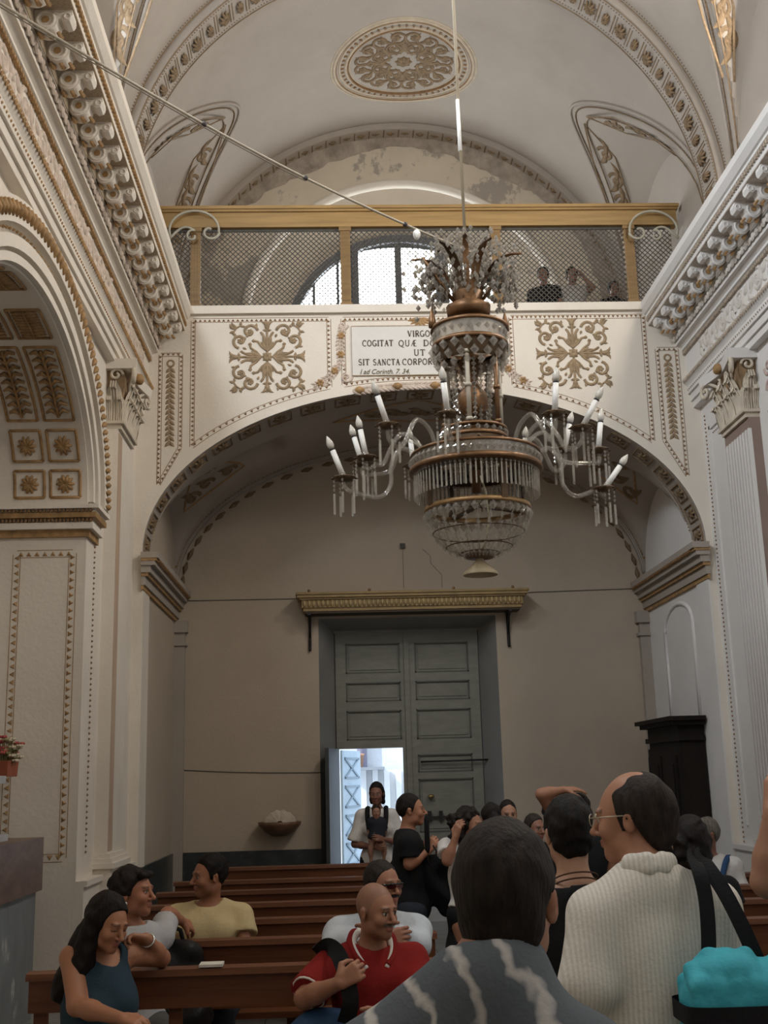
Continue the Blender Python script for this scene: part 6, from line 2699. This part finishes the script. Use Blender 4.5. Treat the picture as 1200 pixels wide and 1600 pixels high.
col_ = [cap(J['nek'] + Fm @ np.array([q * .055, -.03, .025]), J['nek'] + Fm @ np.array([q * .02, -.07, .035]), .017, .017, .02) for q in (-1, 1)] + \
       [cap(J['nek'] + Fm @ np.array([q * .055, -.03, .02]), J['nek'] + Fm @ np.array([q * .05, .05, .0]), .017, .015, .02) for q in (-1, 1)] + [cap(J['nek'] + Fm @ np.array([q * .058, -.03, .0]), J['nek'] + Fm @ np.array([q * .02, -.075, .008]), .02, .02, .02) for q in (-1, 1)]
man2 = person('balding man with glasses in a white striped shirt seen from behind', J, (.42, .20, .12), dict(
    prims=[('e', (0, -.03, .022), (.087, .104, .106)), ('e', (0, -.07, -.03), (.074, .05, .07)), ('s', (.0, .01, .135), (.045, .052, .04)), ('s', (0, .085, .10), (.07, .08, .06))], wob=.002, wf=55,
    line=[(-.13, -.115), (-.09, -.105), (-.06, -.08), (-.035, -.03), (-.015, .015), (.0, -.03), (.016, -.03), (.028, .03), (.04, .075), (.06, .11), (.12, .2)]), (.022, .015, .011),
    clothes=[s_, dict(name='collar', mat=wh, prims=col_, wob=0, h=.007), trousers(J, cloth('dark_trousers', (.03, .028, .025)))] + shoes(J, SHOEB), res=(.012, .004, .006), nose=1.0)
R, c, s = J['hR'], J['hd'], J['hsc']


def HT(x, y, z):
    return c + R @ (np.array([x, y, z]) * s) - J['base']


g = MB()
for q in (-1, 1):
    g.tube([HT(q * .031 + .021 * cos(a), .108, .002 + .017 * sin(a)) for a in np.linspace(0, 2 * pi, 13)[:-1]], .0016, 5, closed=True)
    g.tube([HT(q * .052, .105, .008), HT(q * .078, .06, .010), HT(q * .082, -.01, .012)], .0018, 5)
g.tube([HT(-.010, .11, .006), HT(.010, .11, .006)], .0016, 5)
g.build('glasses', mat('glasses_wire', (.45, .38, .28), .3, .1, metal=.7), man2)

# turquoise bag with a black strap
bx = np.array([W(1150, 1570, Y=3.02)[0] + .075, 3.0, W(1150, 1600, Y=3.0)[2]])
bag = thing('shoulder_bag', tuple(bx), 'quilted turquoise shoulder bag with a black band and strap beside the white shirt', 'bag')
TQ = cloth('turquoise_nylon', (.045, .33, .40), .12, .6, 8)
P = [cap((-.13, .01, z), (.13, .01, z), .078, .078, .04) for z in (-.12, -.05, .02, .07)]
P += [ell((-.10, .01, .125), (.085, .07, .05), I3, .02), ell((.10, .01, .13), (.09, .07, .05), I3, .02)]
for i in range(9):
    x = -.18 + .045 * i
    for y in (-.048, .066):
        P.append(cap((x, y, -.15), (x, y, .09), .024, .024, .010))
    P.append(cap((x, -.045, .10), (x, .01, .155 - (.03 if i in (0, 4, 8) else 0)), .024, .022, .010))
v, q_ = sdf_mesh(P, .0045, wobble=.0008, wf=60)
obj('bag_body', fast_mesh('bag_body', v, q_, TQ), bag)
m = MB()
m.grid([[(.222 * np.sign(cos(a)) * abs(cos(a)) ** .35, .01 + .096 * np.sign(sin(a)) * abs(sin(a)) ** .3, z) for z in (.01, .055)] for a in np.linspace(0, 2 * pi, 40)[:-1]], closed_u=True)
m.build('zip_band', BLACKC, bag)


def strap(name, pts, w, th, mt, parent, origin, nfun=None):
    P_ = np.array(pts, float)
    T = unit_rows(np.gradient(P_, axis=0))
    V, F = [], []
    for i, p in enumerate(P_):
        nn = np.asarray(nfun[i] if nfun is not None else (0, -1, 0), float)
        side = unit(np.cross(T[i], nn))
        nn = unit(np.cross(side, T[i]))
        for a, b in ((-1, 0), (1, 0), (1, 1), (-1, 1)):
            V.append(p + side * a * w / 2 + nn * b * th - np.asarray(origin))
    for i in range(len(P_) - 1):
        for k in range(4):
            l = (k + 1) % 4
            F.append((i * 4 + k, i * 4 + l, i * 4 + 4 + l, i * 4 + 4 + k))
    return MB().add(V, F).build(name, mt, parent)


def unit_rows(T):
    return T / (np.linalg.norm(T, axis=1)[:, None] + 1e-12)


def smooth_path(pts, k=6):
    Pn = np.array(pts, float)
    fine = []
    for i in range(len(Pn) - 1):
        p0, p1, p2, p3 = Pn[max(i - 1, 0)], Pn[i], Pn[i + 1], Pn[min(i + 2, len(Pn) - 1)]
        for t in np.linspace(0, 1, k + 1)[:-1]:
            fine.append(.5 * ((2 * p1) + (-p0 + p2) * t + (2 * p0 - 5 * p1 + 4 * p2 - p3) * t * t + (-p0 + 3 * p1 - 3 * p2 + p3) * t ** 3))
    fine.append(Pn[-1])
    return fine


YS2 = 3.05
p1 = smooth_path([W(1103, 1545, Y=3.04), W(1107, 1480, Y=3.05), W(1103, 1410, Y=3.07), W(1092, 1362, Y=3.10), W(1079, 1338, Y=3.20), W(1075, 1336, Y=3.36)])
p2 = smooth_path([W(1195, 1530, Y=3.06), W(1165, 1460, Y=3.06), W(1135, 1400, Y=3.09), W(1108, 1358, Y=3.14), W(1092, 1338, Y=3.22), W(1086, 1336, Y=3.36)])
strap('strap', p1, .038, .004, BLACKC, bag, bx)
strap('strap', p2, .040, .004, BLACKC, bag, bx)

# 3 man in the black sleeveless top with neck cords
J = place(888, 1244, 3.95, 6)
J['hyaw'] = 4
man3 = person('black-haired man in a black top with neck cords, seen from behind', J, (.45, .25, .16), dict(
    prims=[('e', (0, -.022, .036), (.088, .108, .106)), ('e', (0, -.055, -.02), (.074, .05, .07))], wob=.002), (.010, .008, .007),
    clothes=[shirt(J, BLACKC, .2, .014, neck=.10, tank=False), trousers(J, JEANS)] + shoes(J, SHOEB), res=NEAR)
Fm = frame(J)
for o in (0, .018):
    m = MB()
    m.tube([J['nek'] + Fm @ np.array([.074 * cos(a), .074 * sin(a) - .005, .022 - o - .03 * sin(a)]) - J['base'] for a in np.linspace(0, 2 * pi, 25)[:-1]], .0028, 5, closed=True)
    m.build('neck_cord', cloth('cord_brown', (.07, .035, .02)), man3)

# 4 person with a hand on the head
J = place(905, 1241, 8.2, 15)
J['elL'], J['wrL'] = W(846, 1241, Y=8.1), W(882, 1234, Y=8.12)
J['shL'] = W(868, 1275, Y=8.2)
person('person behind the black-topped man, bare forearm raised and hand laid on the head', J, (.36, .17, .10), dict(prims=SHORT), (.012, .009, .008),
       clothes=[shirt(J, BLACKC, .4, .014), trousers(J, JEANS)] + shoes(J, SHOEB), hands={'L': ((1, .1, .02), (0, .3, -1), .3)}, res=MIDR)

# 5 young man in profile, black t-shirt
J = place(636, 1240, 8.6, -92)
J['hyaw'], J['hpitch'] = -96, 4
J['elR'], J['wrR'] = W(640, 1350, Y=8.42), W(668, 1330, Y=8.46)
J['elL'], J['wrL'] = W(660, 1352, Y=8.75), W(680, 1345, Y=8.7)
ym = person('young man in a black t-shirt and dark jeans walking in profile past the door', J, (.42, .19, .11), dict(prims=[('e', (0, -.022, .036), (.080, .102, .103))], wob=.001), (.013, .010, .009),
            clothes=[shirt(J, BLACKC, .75, .02, hem=.16), trousers(J, JEANS, .022)] + shoes(J, SHOEB), hands={'R': ((.6, 0, .8), (.3, .9, 0), 1.1), 'L': (None, None, .9)}, res=(.013, .0055, .006), nose=1.15)
p = W(692, 1352, Y=8.55)
jk = thing('jacket', (p[0], 8.55, p[2] - .2), 'black jacket carried over the forearm of the young man in profile', 'jacket')
P = [cap((-.1, 0, .20), (.13, .02, .22), .06, .05, .04), cap((-.08, 0, .18), (-.1, 0, -.05), .07, .05, .05), cap((.03, 0, .18), (.0, 0, -.1), .08, .05, .06), cap((.12, .02, .18), (.15, .02, -.02), .06, .03, .06)]
v, q_ = sdf_mesh(P, .011, wobble=.010, wf=22)
obj('folds', fast_mesh('folds', v, q_, BLACKC), jk)
p = W(667, 1305, Y=8.45)
um = thing('folded_umbrella', (p[0], 8.44, p[2] - .12), 'short black umbrella held upright in the hand of the young man', 'umbrella')
m = MB().tube([(0, 0, 0), (0, 0, .03), (.0, 0, .22), (0, 0, .26)], [.012, .02, .017, .008], 8)
m.build('folded_canopy', BLACKC, um)
MB().tube([(.0, 0, 0), (.0, 0, -.06), (.03, 0, -.10), (.07, 0, -.06), (.07, 0, .0), (.04, 0, .05)], .005, 5).build('wrist_loop', BLACKC, um)

# 6 woman with a baby in a carrier, in the wicket
J = place(588, 1222, 13.05, 176)
J['hyaw'], J['hpitch'] = 170, -6
J['elR'], J['wrR'] = J['L'](.25, .02, 1.10), J['L'](.02, .24, 1.08)
J['elL'], J['wrL'] = J['L'](-.25, .02, 1.10), J['L'](-.06, .26, 1.16)
WHITE = cloth('white_cotton', (.62, .60, .57))
wm = person('woman in a white t-shirt standing in the wicket doorway with a baby on her chest', J, (.26, .12, .08), dict(
    prims=[('e', (0, -.02, .036), (.084, .104, .104)), ('c', (.06, -.05, .0), (.065, -.05, -.10), .035, .025), ('c', (-.06, -.05, .0), (-.065, -.05, -.10), .035, .025), ('e', (0, -.08, -.04), (.07, .05, .09))], line=[(-.13, -.2), (-.02, -.2), (.01, -.1), (.03, .03), (.05, .07), (.075, .085), (.12, .09)]), (.012, .009, .008), fem=True,
    clothes=[shirt(J, WHITE, .9, .02, True, hem=.30, loose=.03), trousers(J, BLACKC, .02, True)] + shoes(J, SHOEB), res=FAR)
Fm = frame(J)
m = MB()
for q in (-1, 1):
    pts = [J['che'] + Fm @ np.array(p) * J['s'] - J['base'] for p in ((q * .10, -.14, .0), (q * .10, -.08, .16), (q * .10, .04, .19), (q * .10, .135, .08), (q * .07, .17, -.12))]
    m.tube(smooth_path(pts), .028, 6)
m.build('carrier_straps', BLACKC, wm)
c6 = J['che'] + Fm @ np.array([0, .21, -.02]) * J['s']
JB = stand(c6[0], c6[1], 0, .62, c6[2] - .40)
JB['hyaw'] = 195
JB['yaw'] = 180
JB = stand(c6[0] - .0, c6[1], 180, .62, c6[2] - .42)
JB['hs'] = 1.75
JB['hd'] = JB['hd'] + np.array([0, 0, .015])
for n, q in (('R', 1), ('L', -1)):
    JB['kn' + n] = JB['L'](q * .2, .10, .62)
    JB['an' + n] = JB['L'](q * .2, .06, .22)
    JB['to' + n] = JB['L'](q * .2, .16, .14)
person('baby in a dark carrier on the chest of the woman in the wicket', JB, (.34, .17, .11), dict(prims=SHORT, wob=.0005), (.02, .013, .01), fat=.6,
       clothes=[shirt(JB, cloth('navy_romper', (.02, .022, .03)), .8, .012, fat=.6)], res=(.012, .006, .007))

# 7 curly-haired woman, hand to her ear
J = place(727, 1262, 8.0, -118)
J['hyaw'], J['hpitch'] = -122, -4
J['elR'], J['wrR'] = W(699, 1345, Y=7.9), W(712, 1308, Y=7.88)
J['shR'] = W(697, 1322, Y=8.0)
rn = random.Random(5)
curls = [('e', (0, -.025, .035), (.094, .112, .110))] + [('e', (rn.uniform(-.09, .09), rn.uniform(-.14, -.02), rn.uniform(-.15, .06)), (.034, .034, .034)) for _ in range(34)]
person('woman with dark curly hair and a white t-shirt, one hand raised to her ear', J, (.38, .18, .11), dict(prims=curls, wob=.004, wf=90, line=[(-.2, -.3), (-.01, -.3), (.015, -.08), (.03, .03), (.05, .065), (.075, .082), (.12, .09)]), (.014, .010, .008), fem=True,
       clothes=[shirt(J, WHITE, .55, .012, True, hem=-.06), skirt(J, BLACKC, .15, .12)] + shoes(J, SHOEB), hands={'R': ((.25, -.1, 1), (.7, .6, 0), .6)}, res=MIDR)

# 8 to 10 heads in the aisle beyond
J = place(767, 1255, 8.5, 5)
J['hyaw'] = 8
w8 = person('woman seen from behind with sleek dark hair tied back, beside the curly-haired woman', J, (.36, .18, .11), dict(prims=[('e', (0, -.022, .036), (.084, .105, .104)), ('e', (0, -.13, .0), (.035, .035, .045)), ('e', (0, -.07, -.03), (.07, .05, .06))]), (.011, .008, .007), fem=True,
            clothes=[shirt(J, cloth('brown_top', (.05, .035, .03)), .4, .014, True), trousers(J, JEANS, .016, True)] + shoes(J, SHOEB), res=FAR)
J = place(792, 1250, 9.5, 182)
J['hpitch'] = -2
person('woman facing the viewer with dark hair pulled back, seen over the heads', J, (.42, .21, .13), dict(prims=[('e', (0, -.028, .036), (.080, .104, .102))], wob=.0006), (.012, .009, .008), fem=True,
       clothes=[shirt(J, cloth('plum_top', (.06, .03, .04)), .5, .014, True), trousers(J, JEANS, .016, True)] + shoes(J, SHOEB), res=FAR)
J = place(831, 1272, 9.0, -140)
J['hyaw'] = -150
person('short-haired person in a dark jacket between the cropped head and the black-topped man', J, (.30, .14, .09), dict(prims=SHORT, wob=.0008), (.03, .022, .017),
       clothes=[shirt(J, BLACKC, 1.9, .02), trousers(J, JEANS)] + shoes(J, SHOEB), res=FAR)

# 11 dark-haired woman beyond the white shirt
J = place(1076, 1275, 5.4, 10)
w11 = person('woman with a dark bob and black top seen from behind, beyond the white-shirted shoulder', J, (.40, .20, .12), dict(
    prims=[('e', (0, -.025, .03), (.092, .112, .112)), ('c', (.055, -.05, .0), (.06, -.045, -.12), .05, .035), ('c', (-.055, -.05, .0), (-.06, -.045, -.12), .05, .035), ('e', (0, -.085, -.05), (.085, .05, .09))],
    line=[(-.2, -.3), (-.01, -.3), (.02, -.14), (.035, .03), (.05, .065), (.075, .08), (.12, .085)], wob=.003), (.011, .008, .007), fem=True,
    clothes=[shirt(J, BLACKC, .3, .014, True, neck=.10), trousers(J, JEANS, .016, True)] + shoes(J, SHOEB), res=MIDR)

# 12 old man in a white shirt on the right
J = seat_at(1101, 1276, 9.45, 150)
J['hyaw'] = 105
m12 = person('grey-haired old man in a white shirt with a blue strap, seated by the right wall', J, (.30, .14, .09), dict(prims=[('e', (0, -.024, .03), (.081, .102, .104))], wob=.001), (.16, .145, .12),
             clothes=[shirt(J, WHITE, .95, .02), trousers(J, cloth('grey_trousers', (.09, .09, .09)))] + shoes(J, SHOEB), res=FAR)
Fm = frame(J)
m = MB()
m.tube(smooth_path([J['che'] + Fm @ np.array(p) * J['s'] - J['base'] for p in ((-.13, -.13, -.1), (-.14, -.08, .15), (-.14, .06, .16), (-.12, .15, .05), (-.05, .17, -.2))]), .025, 6)
m.build('blue_strap', cloth('blue_web', (.03, .07, .16)), m12)

# 13 person at the right edge with a raised arm
pe = W(1290, 1230, Y=3.4)
J = stand(pe[0], 3.4, 60, 1.74)
J['elL'], J['wrL'] = W(1198, 1378, Y=3.28), W(1208, 1268, Y=3.25)
J['shL'] = W(1255, 1345, Y=3.4)
person('person in dark clothes at the right edge of the view with a bare forearm raised', J, (.42, .21, .13), dict(prims=SHORT), (.012, .009, .008),
       clothes=[shirt(J, BLACKC, .7, .018), trousers(J, JEANS)] + shoes(J, SHOEB), hands={'L': ((.25, 0, 1), (.8, .5, 0), .8)}, res=NEAR)

# 14 woman in the blue sleeveless top on the frontmost pew
J = seat_at(158, 1396, 5.50, -160)
J['hyaw'], J['hpitch'], J['hroll'] = -128, -16, -4
J['hd'] = J['hd'] + np.array([.035, -.04, .0])
J['shR'], J['elR'], J['wrR'] = W(112, 1496, Y=5.42), W(120, 1572, Y=5.30), W(190, 1592, Y=5.12)
J['shL'], J['elL'], J['wrL'] = W(200, 1492, Y=5.60), W(252, 1497, Y=5.84), W(228, 1466, Y=5.62)
TEAL = cloth('teal_jersey', (.022, .042, .060))
w14 = person('long-haired woman in a teal sleeveless top leaning on the frontmost left pew', J, (.42, .19, .105), dict(
    prims=[('e', (0, -.026, .036), (.088, .110, .110)), ('e', (0, -.06, -.05), (.085, .062, .12)), ('c', (.078, -.03, .02), (.092, -.02, -.26), .034, .05), ('c', (.065, -.01, -.06), (.085, .03, -.28), .03, .045),
           ('c', (-.075, -.045, .02), (-.085, -.05, -.25), .034, .05), ('c', (0, -.09, -.05), (0, -.10, -.30), .06, .07), ('c', (.05, -.085, -.08), (.09, -.08, -.33), .05, .06)],
    line=[(-.25, -.5), (.002, -.5), (.028, -.35), (.034, -.05), (.042, .03), (.055, .075), (.075, .095), (.12, .098)], wob=.002, wf=60), (.010, .007, .006), fem=True, fat=.35,
    clothes=[shirt(J, TEAL, .3, .010, True, .35, neck=.092, vneck=.10, tank=True, hem=.14), trousers(J, cloth('navy_trousers', (.02, .028, .035)), .018, True, .3)] + shoes(J, SHOEB),
    hands={'R': ((1, -.35, -.1), (.2, .3, -1), .7), 'L': ((-.72, -.35, .12), (-.1, -.5, -.9), 1.0)}, res=(.011, .0045, .005), closed=True, brow=True)
d = unit(J['wrL'] - J['elL'])
c = J['wrL'] - d * .025 - J['base']
MB().tube([c + .031 * (cos(a) * unit(np.cross(d, (0, 0, 1))) + sin(a) * unit(np.cross(d, np.cross(d, (0, 0, 1))))) for a in np.linspace(0, 2 * pi, 19)[:-1]], .005, 6, closed=True).build('watch_strap', mat('watch_steel', (.6, .6, .58), .25, .05, metal=.8), w14)
hd_ = unit(np.array([-.72, -.35, .12]))
MB().ball(c + d * .025 + hd_ * .105 + np.array([0, -.012, -.006]), .013, 8, 6).build('ring', mat('turquoise_stone', (.06, .30, .36), .3, .1), w14)

# 15 woman with short hair and a pale grey t-shirt
J = seat_at(206, 1354, 6.42, -150)
J['hyaw'], J['hpitch'], J['hroll'] = -108, 4, 0
J['elL'], J['wrL'] = W(262, 1428, Y=6.75), W(285, 1440, Y=6.86)
GREYT = cloth('grey_white_cotton', (.42, .42, .43))
w15 = person('short-haired woman in a pale grey t-shirt with a pearl earring, on the second left pew', J, (.42, .18, .105), dict(
    prims=[('e', (0, -.03, .036), (.094, .112, .110)), ('e', (0, -.085, -.05), (.07, .05, .065)), ('c', (-.05, .07, .085), (.05, .075, .085), .02, .02)],
    line=[(-.2, -.13), (-.09, -.115), (-.05, -.05), (-.02, -.005), (.016, -.01), (.03, .03), (.05, .055), (.075, .07), (.12, .078)], wob=.003), (.014, .010, .009), fem=True,
    clothes=[shirt(J, GREYT, .6, .016, True, neck=.085), trousers(J, cloth('grey_trousers', (.09, .09, .09)), .016, True)] + shoes(J, SHOEB), res=(.013, .005, .006), nose=1.0)
R, c, s = J['hR'], J['hd'], J['hsc']
MB().ball(c + R @ (np.array([.083, -.008, -.045]) * s) - J['base'], .010, 8, 6).build('earring', mat('pearl', (.75, .73, .70), .2, 0), w15)
p = W(266, 1452, Y=6.72)
hb = thing('handbag', (p[0], 6.64, .955), 'black leather handbag on the second left pew beside the grey t-shirt', 'handbag')
hb.location = (p[0], 6.62, .47)
P = [cap((-.14, 0, .12), (.14, 0, .12), .11, .11, .05), cap((-.10, 0, .42), (.10, 0, .42), .09, .09, .06), cap((-.1, 0, .3), (.12, 0, .3), .10, .10, .05)]
v, q_ = sdf_mesh(P, .011, wobble=.006, wf=25, cuts=[lambda X, Y, Z: .004 - Z])
obj('bag_body', fast_mesh('bag_body', v, q_, cloth('black_leather', (.012, .011, .011), rough=.45)), hb)
MB().tube([(-.09, 0, .48), (-.07, 0, .56), (.0, 0, .59), (.07, 0, .56), (.09, 0, .48)], .012, 7).build('handle', BLACKC, hb)

# 16 man in the yellow t-shirt
J = seat_at(328, 1334, 7.42, 178, wide=1.12)
J['hyaw'], J['hpitch'] = 118, 0
J['elR'], J['elL'] = W(294, 1472, Y=7.35), W(381, 1472, Y=7.35)
YEL = cloth('pale_yellow_cotton', (.56, .45, .25))
nt = YEL.node_tree
m16 = person('dark-haired man in a pale yellow t-shirt looking aside on a left pew', J, (.36, .155, .085), dict(prims=[('e', (0, -.022, .038), (.084, .105, .106))], wob=.0015), (.009, .007, .006),
             clothes=[shirt(J, YEL, .72, .018, neck=.082, loose=.02), trousers(J, JEANS)] + shoes(J, SHOEB), res=(.013, .005, .006), beard=.35, nose=1.1)
Fm = frame(J)
P = body_prims(J, False, 0, .021)
bz = J['bel'] + Fm[:, 2] * .045
v, q_ = sdf_mesh(P, .013, cuts=[lambda X, Y, Z: Z - bz[2], lambda X, Y, Z: bz[2] - .16 - Z])
obj('white_panel', fast_mesh('white_panel', v - J['base'], q_, WHITE), m16)

# 17 bald man in the red polo shirt
J = seat_at(578, 1377, 5.50, -172, wide=1.1)
J['hyaw'], J['hpitch'] = -136, -3
J['hd'] = J['hd'] + np.array([.02, -.03, 0])
J['elR'], J['wrR'] = W(476, 1560, Y=5.30), W(530, 1536, Y=5.16)
J['elL'], J['wrL'] = W(652, 1580, Y=5.35), W(600, 1598, Y=5.15)
RED = cloth('red_pique', (.19, .012, .010), .15)
CREAMC = cloth('cream_trim', (.62, .60, .55))
m17 = person('bald man in a red polo shirt holding a black bag strap', J, (.37, .17, .10), None, (.02, .015, .012), fat=.15,
             clothes=[shirt(J, RED, .85, .018, fat=.15, neck=.085, vneck=.13, h=.009, loose=.024, wob=.004), trousers(J, cloth('denim_grey', (.06, .075, .09)), .018, fat=.1)] + shoes(J, SHOEB),
             hands={'R': ((.75, .0, .45), (.2, 1, -.1), 1.15)}, res=(.011, .0042, .005), beard=.25, mustache=(.12, .07, .05), buzz=((.11, .075, .055), .35), nose=1.2)
Fm = frame(J)
nk = J['nek']
for q in (-1, 1):           # collar: red outside, pale inside
    for nm, mt_, e in (('collar', RED, 0.0), ('collar_lining', CREAMC, .012)):
        m = MB()
        pts = smooth_path([nk + Fm @ np.array(p) - J['base'] for p in ((q * .015, -.085 + e, .055), (q * (.07 - e), -.045, .062), (q * (.098 - e), .02, .03), (q * (.085 - e * .8), .085 + .0 * e, -.02), (q * (.05 - e * .5), .125, -.06 - e))])
        m.tube(pts, np.linspace(.022, .016, len(pts)), 6)
        m.build(nm, mt_, m17)
m = MB()
m.tube(smooth_path([nk + Fm @ np.array(p) - J['base'] for p in ((-.062, .05, .0), (-.045, .105, -.055), (-.004, .128, -.10), (.045, .105, -.055), (.062, .05, .0))]), .0025, 5)
m.build('gold_chain', mat('gold', (.6, .42, .15), .3, .1, metal=.9), m17)
MB().octa(nk + Fm @ np.array([-.004, .132, -.112]) - J['base'], .008, .018).build('pendant', MATS['gold'], m17)
for n, q in (('R', 1), ('L', -1)):
    d = unit(J['el' + n] - J['sh' + n])
    c = J['sh' + n] + (J['el' + n] - J['sh' + n]) * .85 - J['base']
    e1 = unit(np.cross(d, (0, 1, 0)))
    e2 = np.cross(d, e1)
    MB().tube([c + .078 * (cos(a) * e1 + sin(a) * e2) for a in np.linspace(0, 2 * pi, 21)[:-1]], .005, 5, closed=True).build('cuff_trim', CREAMC, m17)
# blue backpack beside him with the strap in his hand
p = W(487, 1590, Y=5.25)
bp = thing('backpack', (p[0] + .02, 5.30, .47), 'blue backpack with black straps beside the man in red', 'backpack')
P = [cap((-.08, 0, .06), (.08, 0, .06), .10, .10, .05), cap((-.09, 0, .2), (.1, 0, .22), .10, .10, .06), cap((-.03, 0, .30), (.09, 0, .30), .07, .07, .06)]
v, q_ = sdf_mesh(P, .010, wobble=.004, wf=20, cuts=[lambda X, Y, Z: .004 - Z])
obj('bag_body', fast_mesh('bag_body', v, q_, cloth('blue_nylon', (.02, .055, .12), rough=.6)), bp)
bo = np.array([p[0] + .02, 5.30, .47])
p3 = smooth_path([W(498, 1488, Y=5.52), W(512, 1478, Y=5.42), W(526, 1487, Y=5.33), W(536, 1508, Y=5.27), W(542, 1530, Y=5.19), W(548, 1565, Y=5.16), W(540, 1597, Y=5.2)])
strap('shoulder_strap', p3, .07, .012, BLACKC, bp, bo)

# 18 man with sunglasses and folded arms
J = seat_at(588, 1343, 6.42, -176, wide=1.2)
J['hyaw'], J['hpitch'] = -142, 2
J['hd'] = J['hd'] + np.array([.03, -.02, 0])
J['elR'], J['wrR'] = W(527, 1478, Y=6.33), W(598, 1468, Y=6.13)
J['elL'], J['wrL'] = W(650, 1478, Y=6.33), W(598, 1452, Y=6.15)
PALEB = cloth('pale_blue_cotton', (.46, .50, .54))
m18 = person('man with sunglasses and moustache in a pale blue shirt, arms folded', J, (.36, .165, .10), dict(prims=[('e', (0, -.026, .034), (.083, .104, .103))], wob=.001), (.022, .017, .014), fat=.2,
             hands={'R': ((1, .1, .15), (0, 1, -.2), .5), 'L': ((-1, .15, -.1), (0, 1, -.2), .5)},
             clothes=[shirt(J, PALEB, 1.85, .02, fat=.2, neck=.075, vneck=.05), trousers(J, JEANS, fat=.2)] + shoes(J, SHOEB), res=(.013, .005, .006), eyes=False, mustache=(.015, .01, .008), beard=.2)
R, c, s = J['hR'], J['hd'], J['hsc']


def HT(x, y, z):
    return c + R @ (np.array([x, y, z]) * s) - J['base']


m = MB()
m.tube([HT(-.082, -.01, .012), HT(-.076, .05, .012), HT(-.058, .088, .010)], .006, 6)
m.tube([HT(.082, -.01, .012), HT(.076, .05, .012), HT(.058, .088, .010)], .006, 6)
m.tube([HT(-.058, .09, .010), HT(-.03, .108, .014), HT(0, .113, .012), HT(.03, .108, .014), HT(.058, .09, .010)], .005, 6)
sg = m.build('sunglasses', mat('black_gloss', (.01, .01, .01), .2, 0), m18)
for q in (-1, 1):
    lens = MB()
    V = [HT(q * .033 + .024 * cos(a), .108 - .012 * cos(a) * q - .004, .002 + .015 * sin(a)) for a in np.linspace(0, 2 * pi, 15)[:-1]]
    lens.add(V, [tuple(range(14))])
    lens.build('lens', mat('lens_mirror', (.12, .03, .03), .06, 0, metal=.8), sg)

# 19 to 21 on the gallery behind the wire mesh
for (px, py, Y, yw, lab, mt_, fem_) in (
        (848, 419, 13.85, 160, 'dark-haired person in a black top behind the gallery mesh', BLACKC, True),
        (892, 419, 13.85, 185, 'person in a pale striped top behind the gallery mesh', cloth('pale_stripe', (.45, .43, .41)), False),
        (957, 441, 14.0, 190, 'small dark figure at the right end behind the gallery mesh', BLACKC, True)):
    J = place(px, py, Y, yw, GFL)
    if px == 892:
        J['elL'], J['wrL'] = W(926, 450, Y=13.75), W(912, 432, Y=13.7)
    person(lab, J, (.30, .15, .10), dict(prims=[('e', (0, -.026, .036), (.090, .110, .108))], wob=.002), (.011, .009, .008) if px != 892 else (.03, .02, .014), fem=fem_,
           clothes=[shirt(J, mt_, .5, .016, fem_), trousers(J, JEANS, .016, fem_)] + shoes(J, SHOEB), res=FAR)
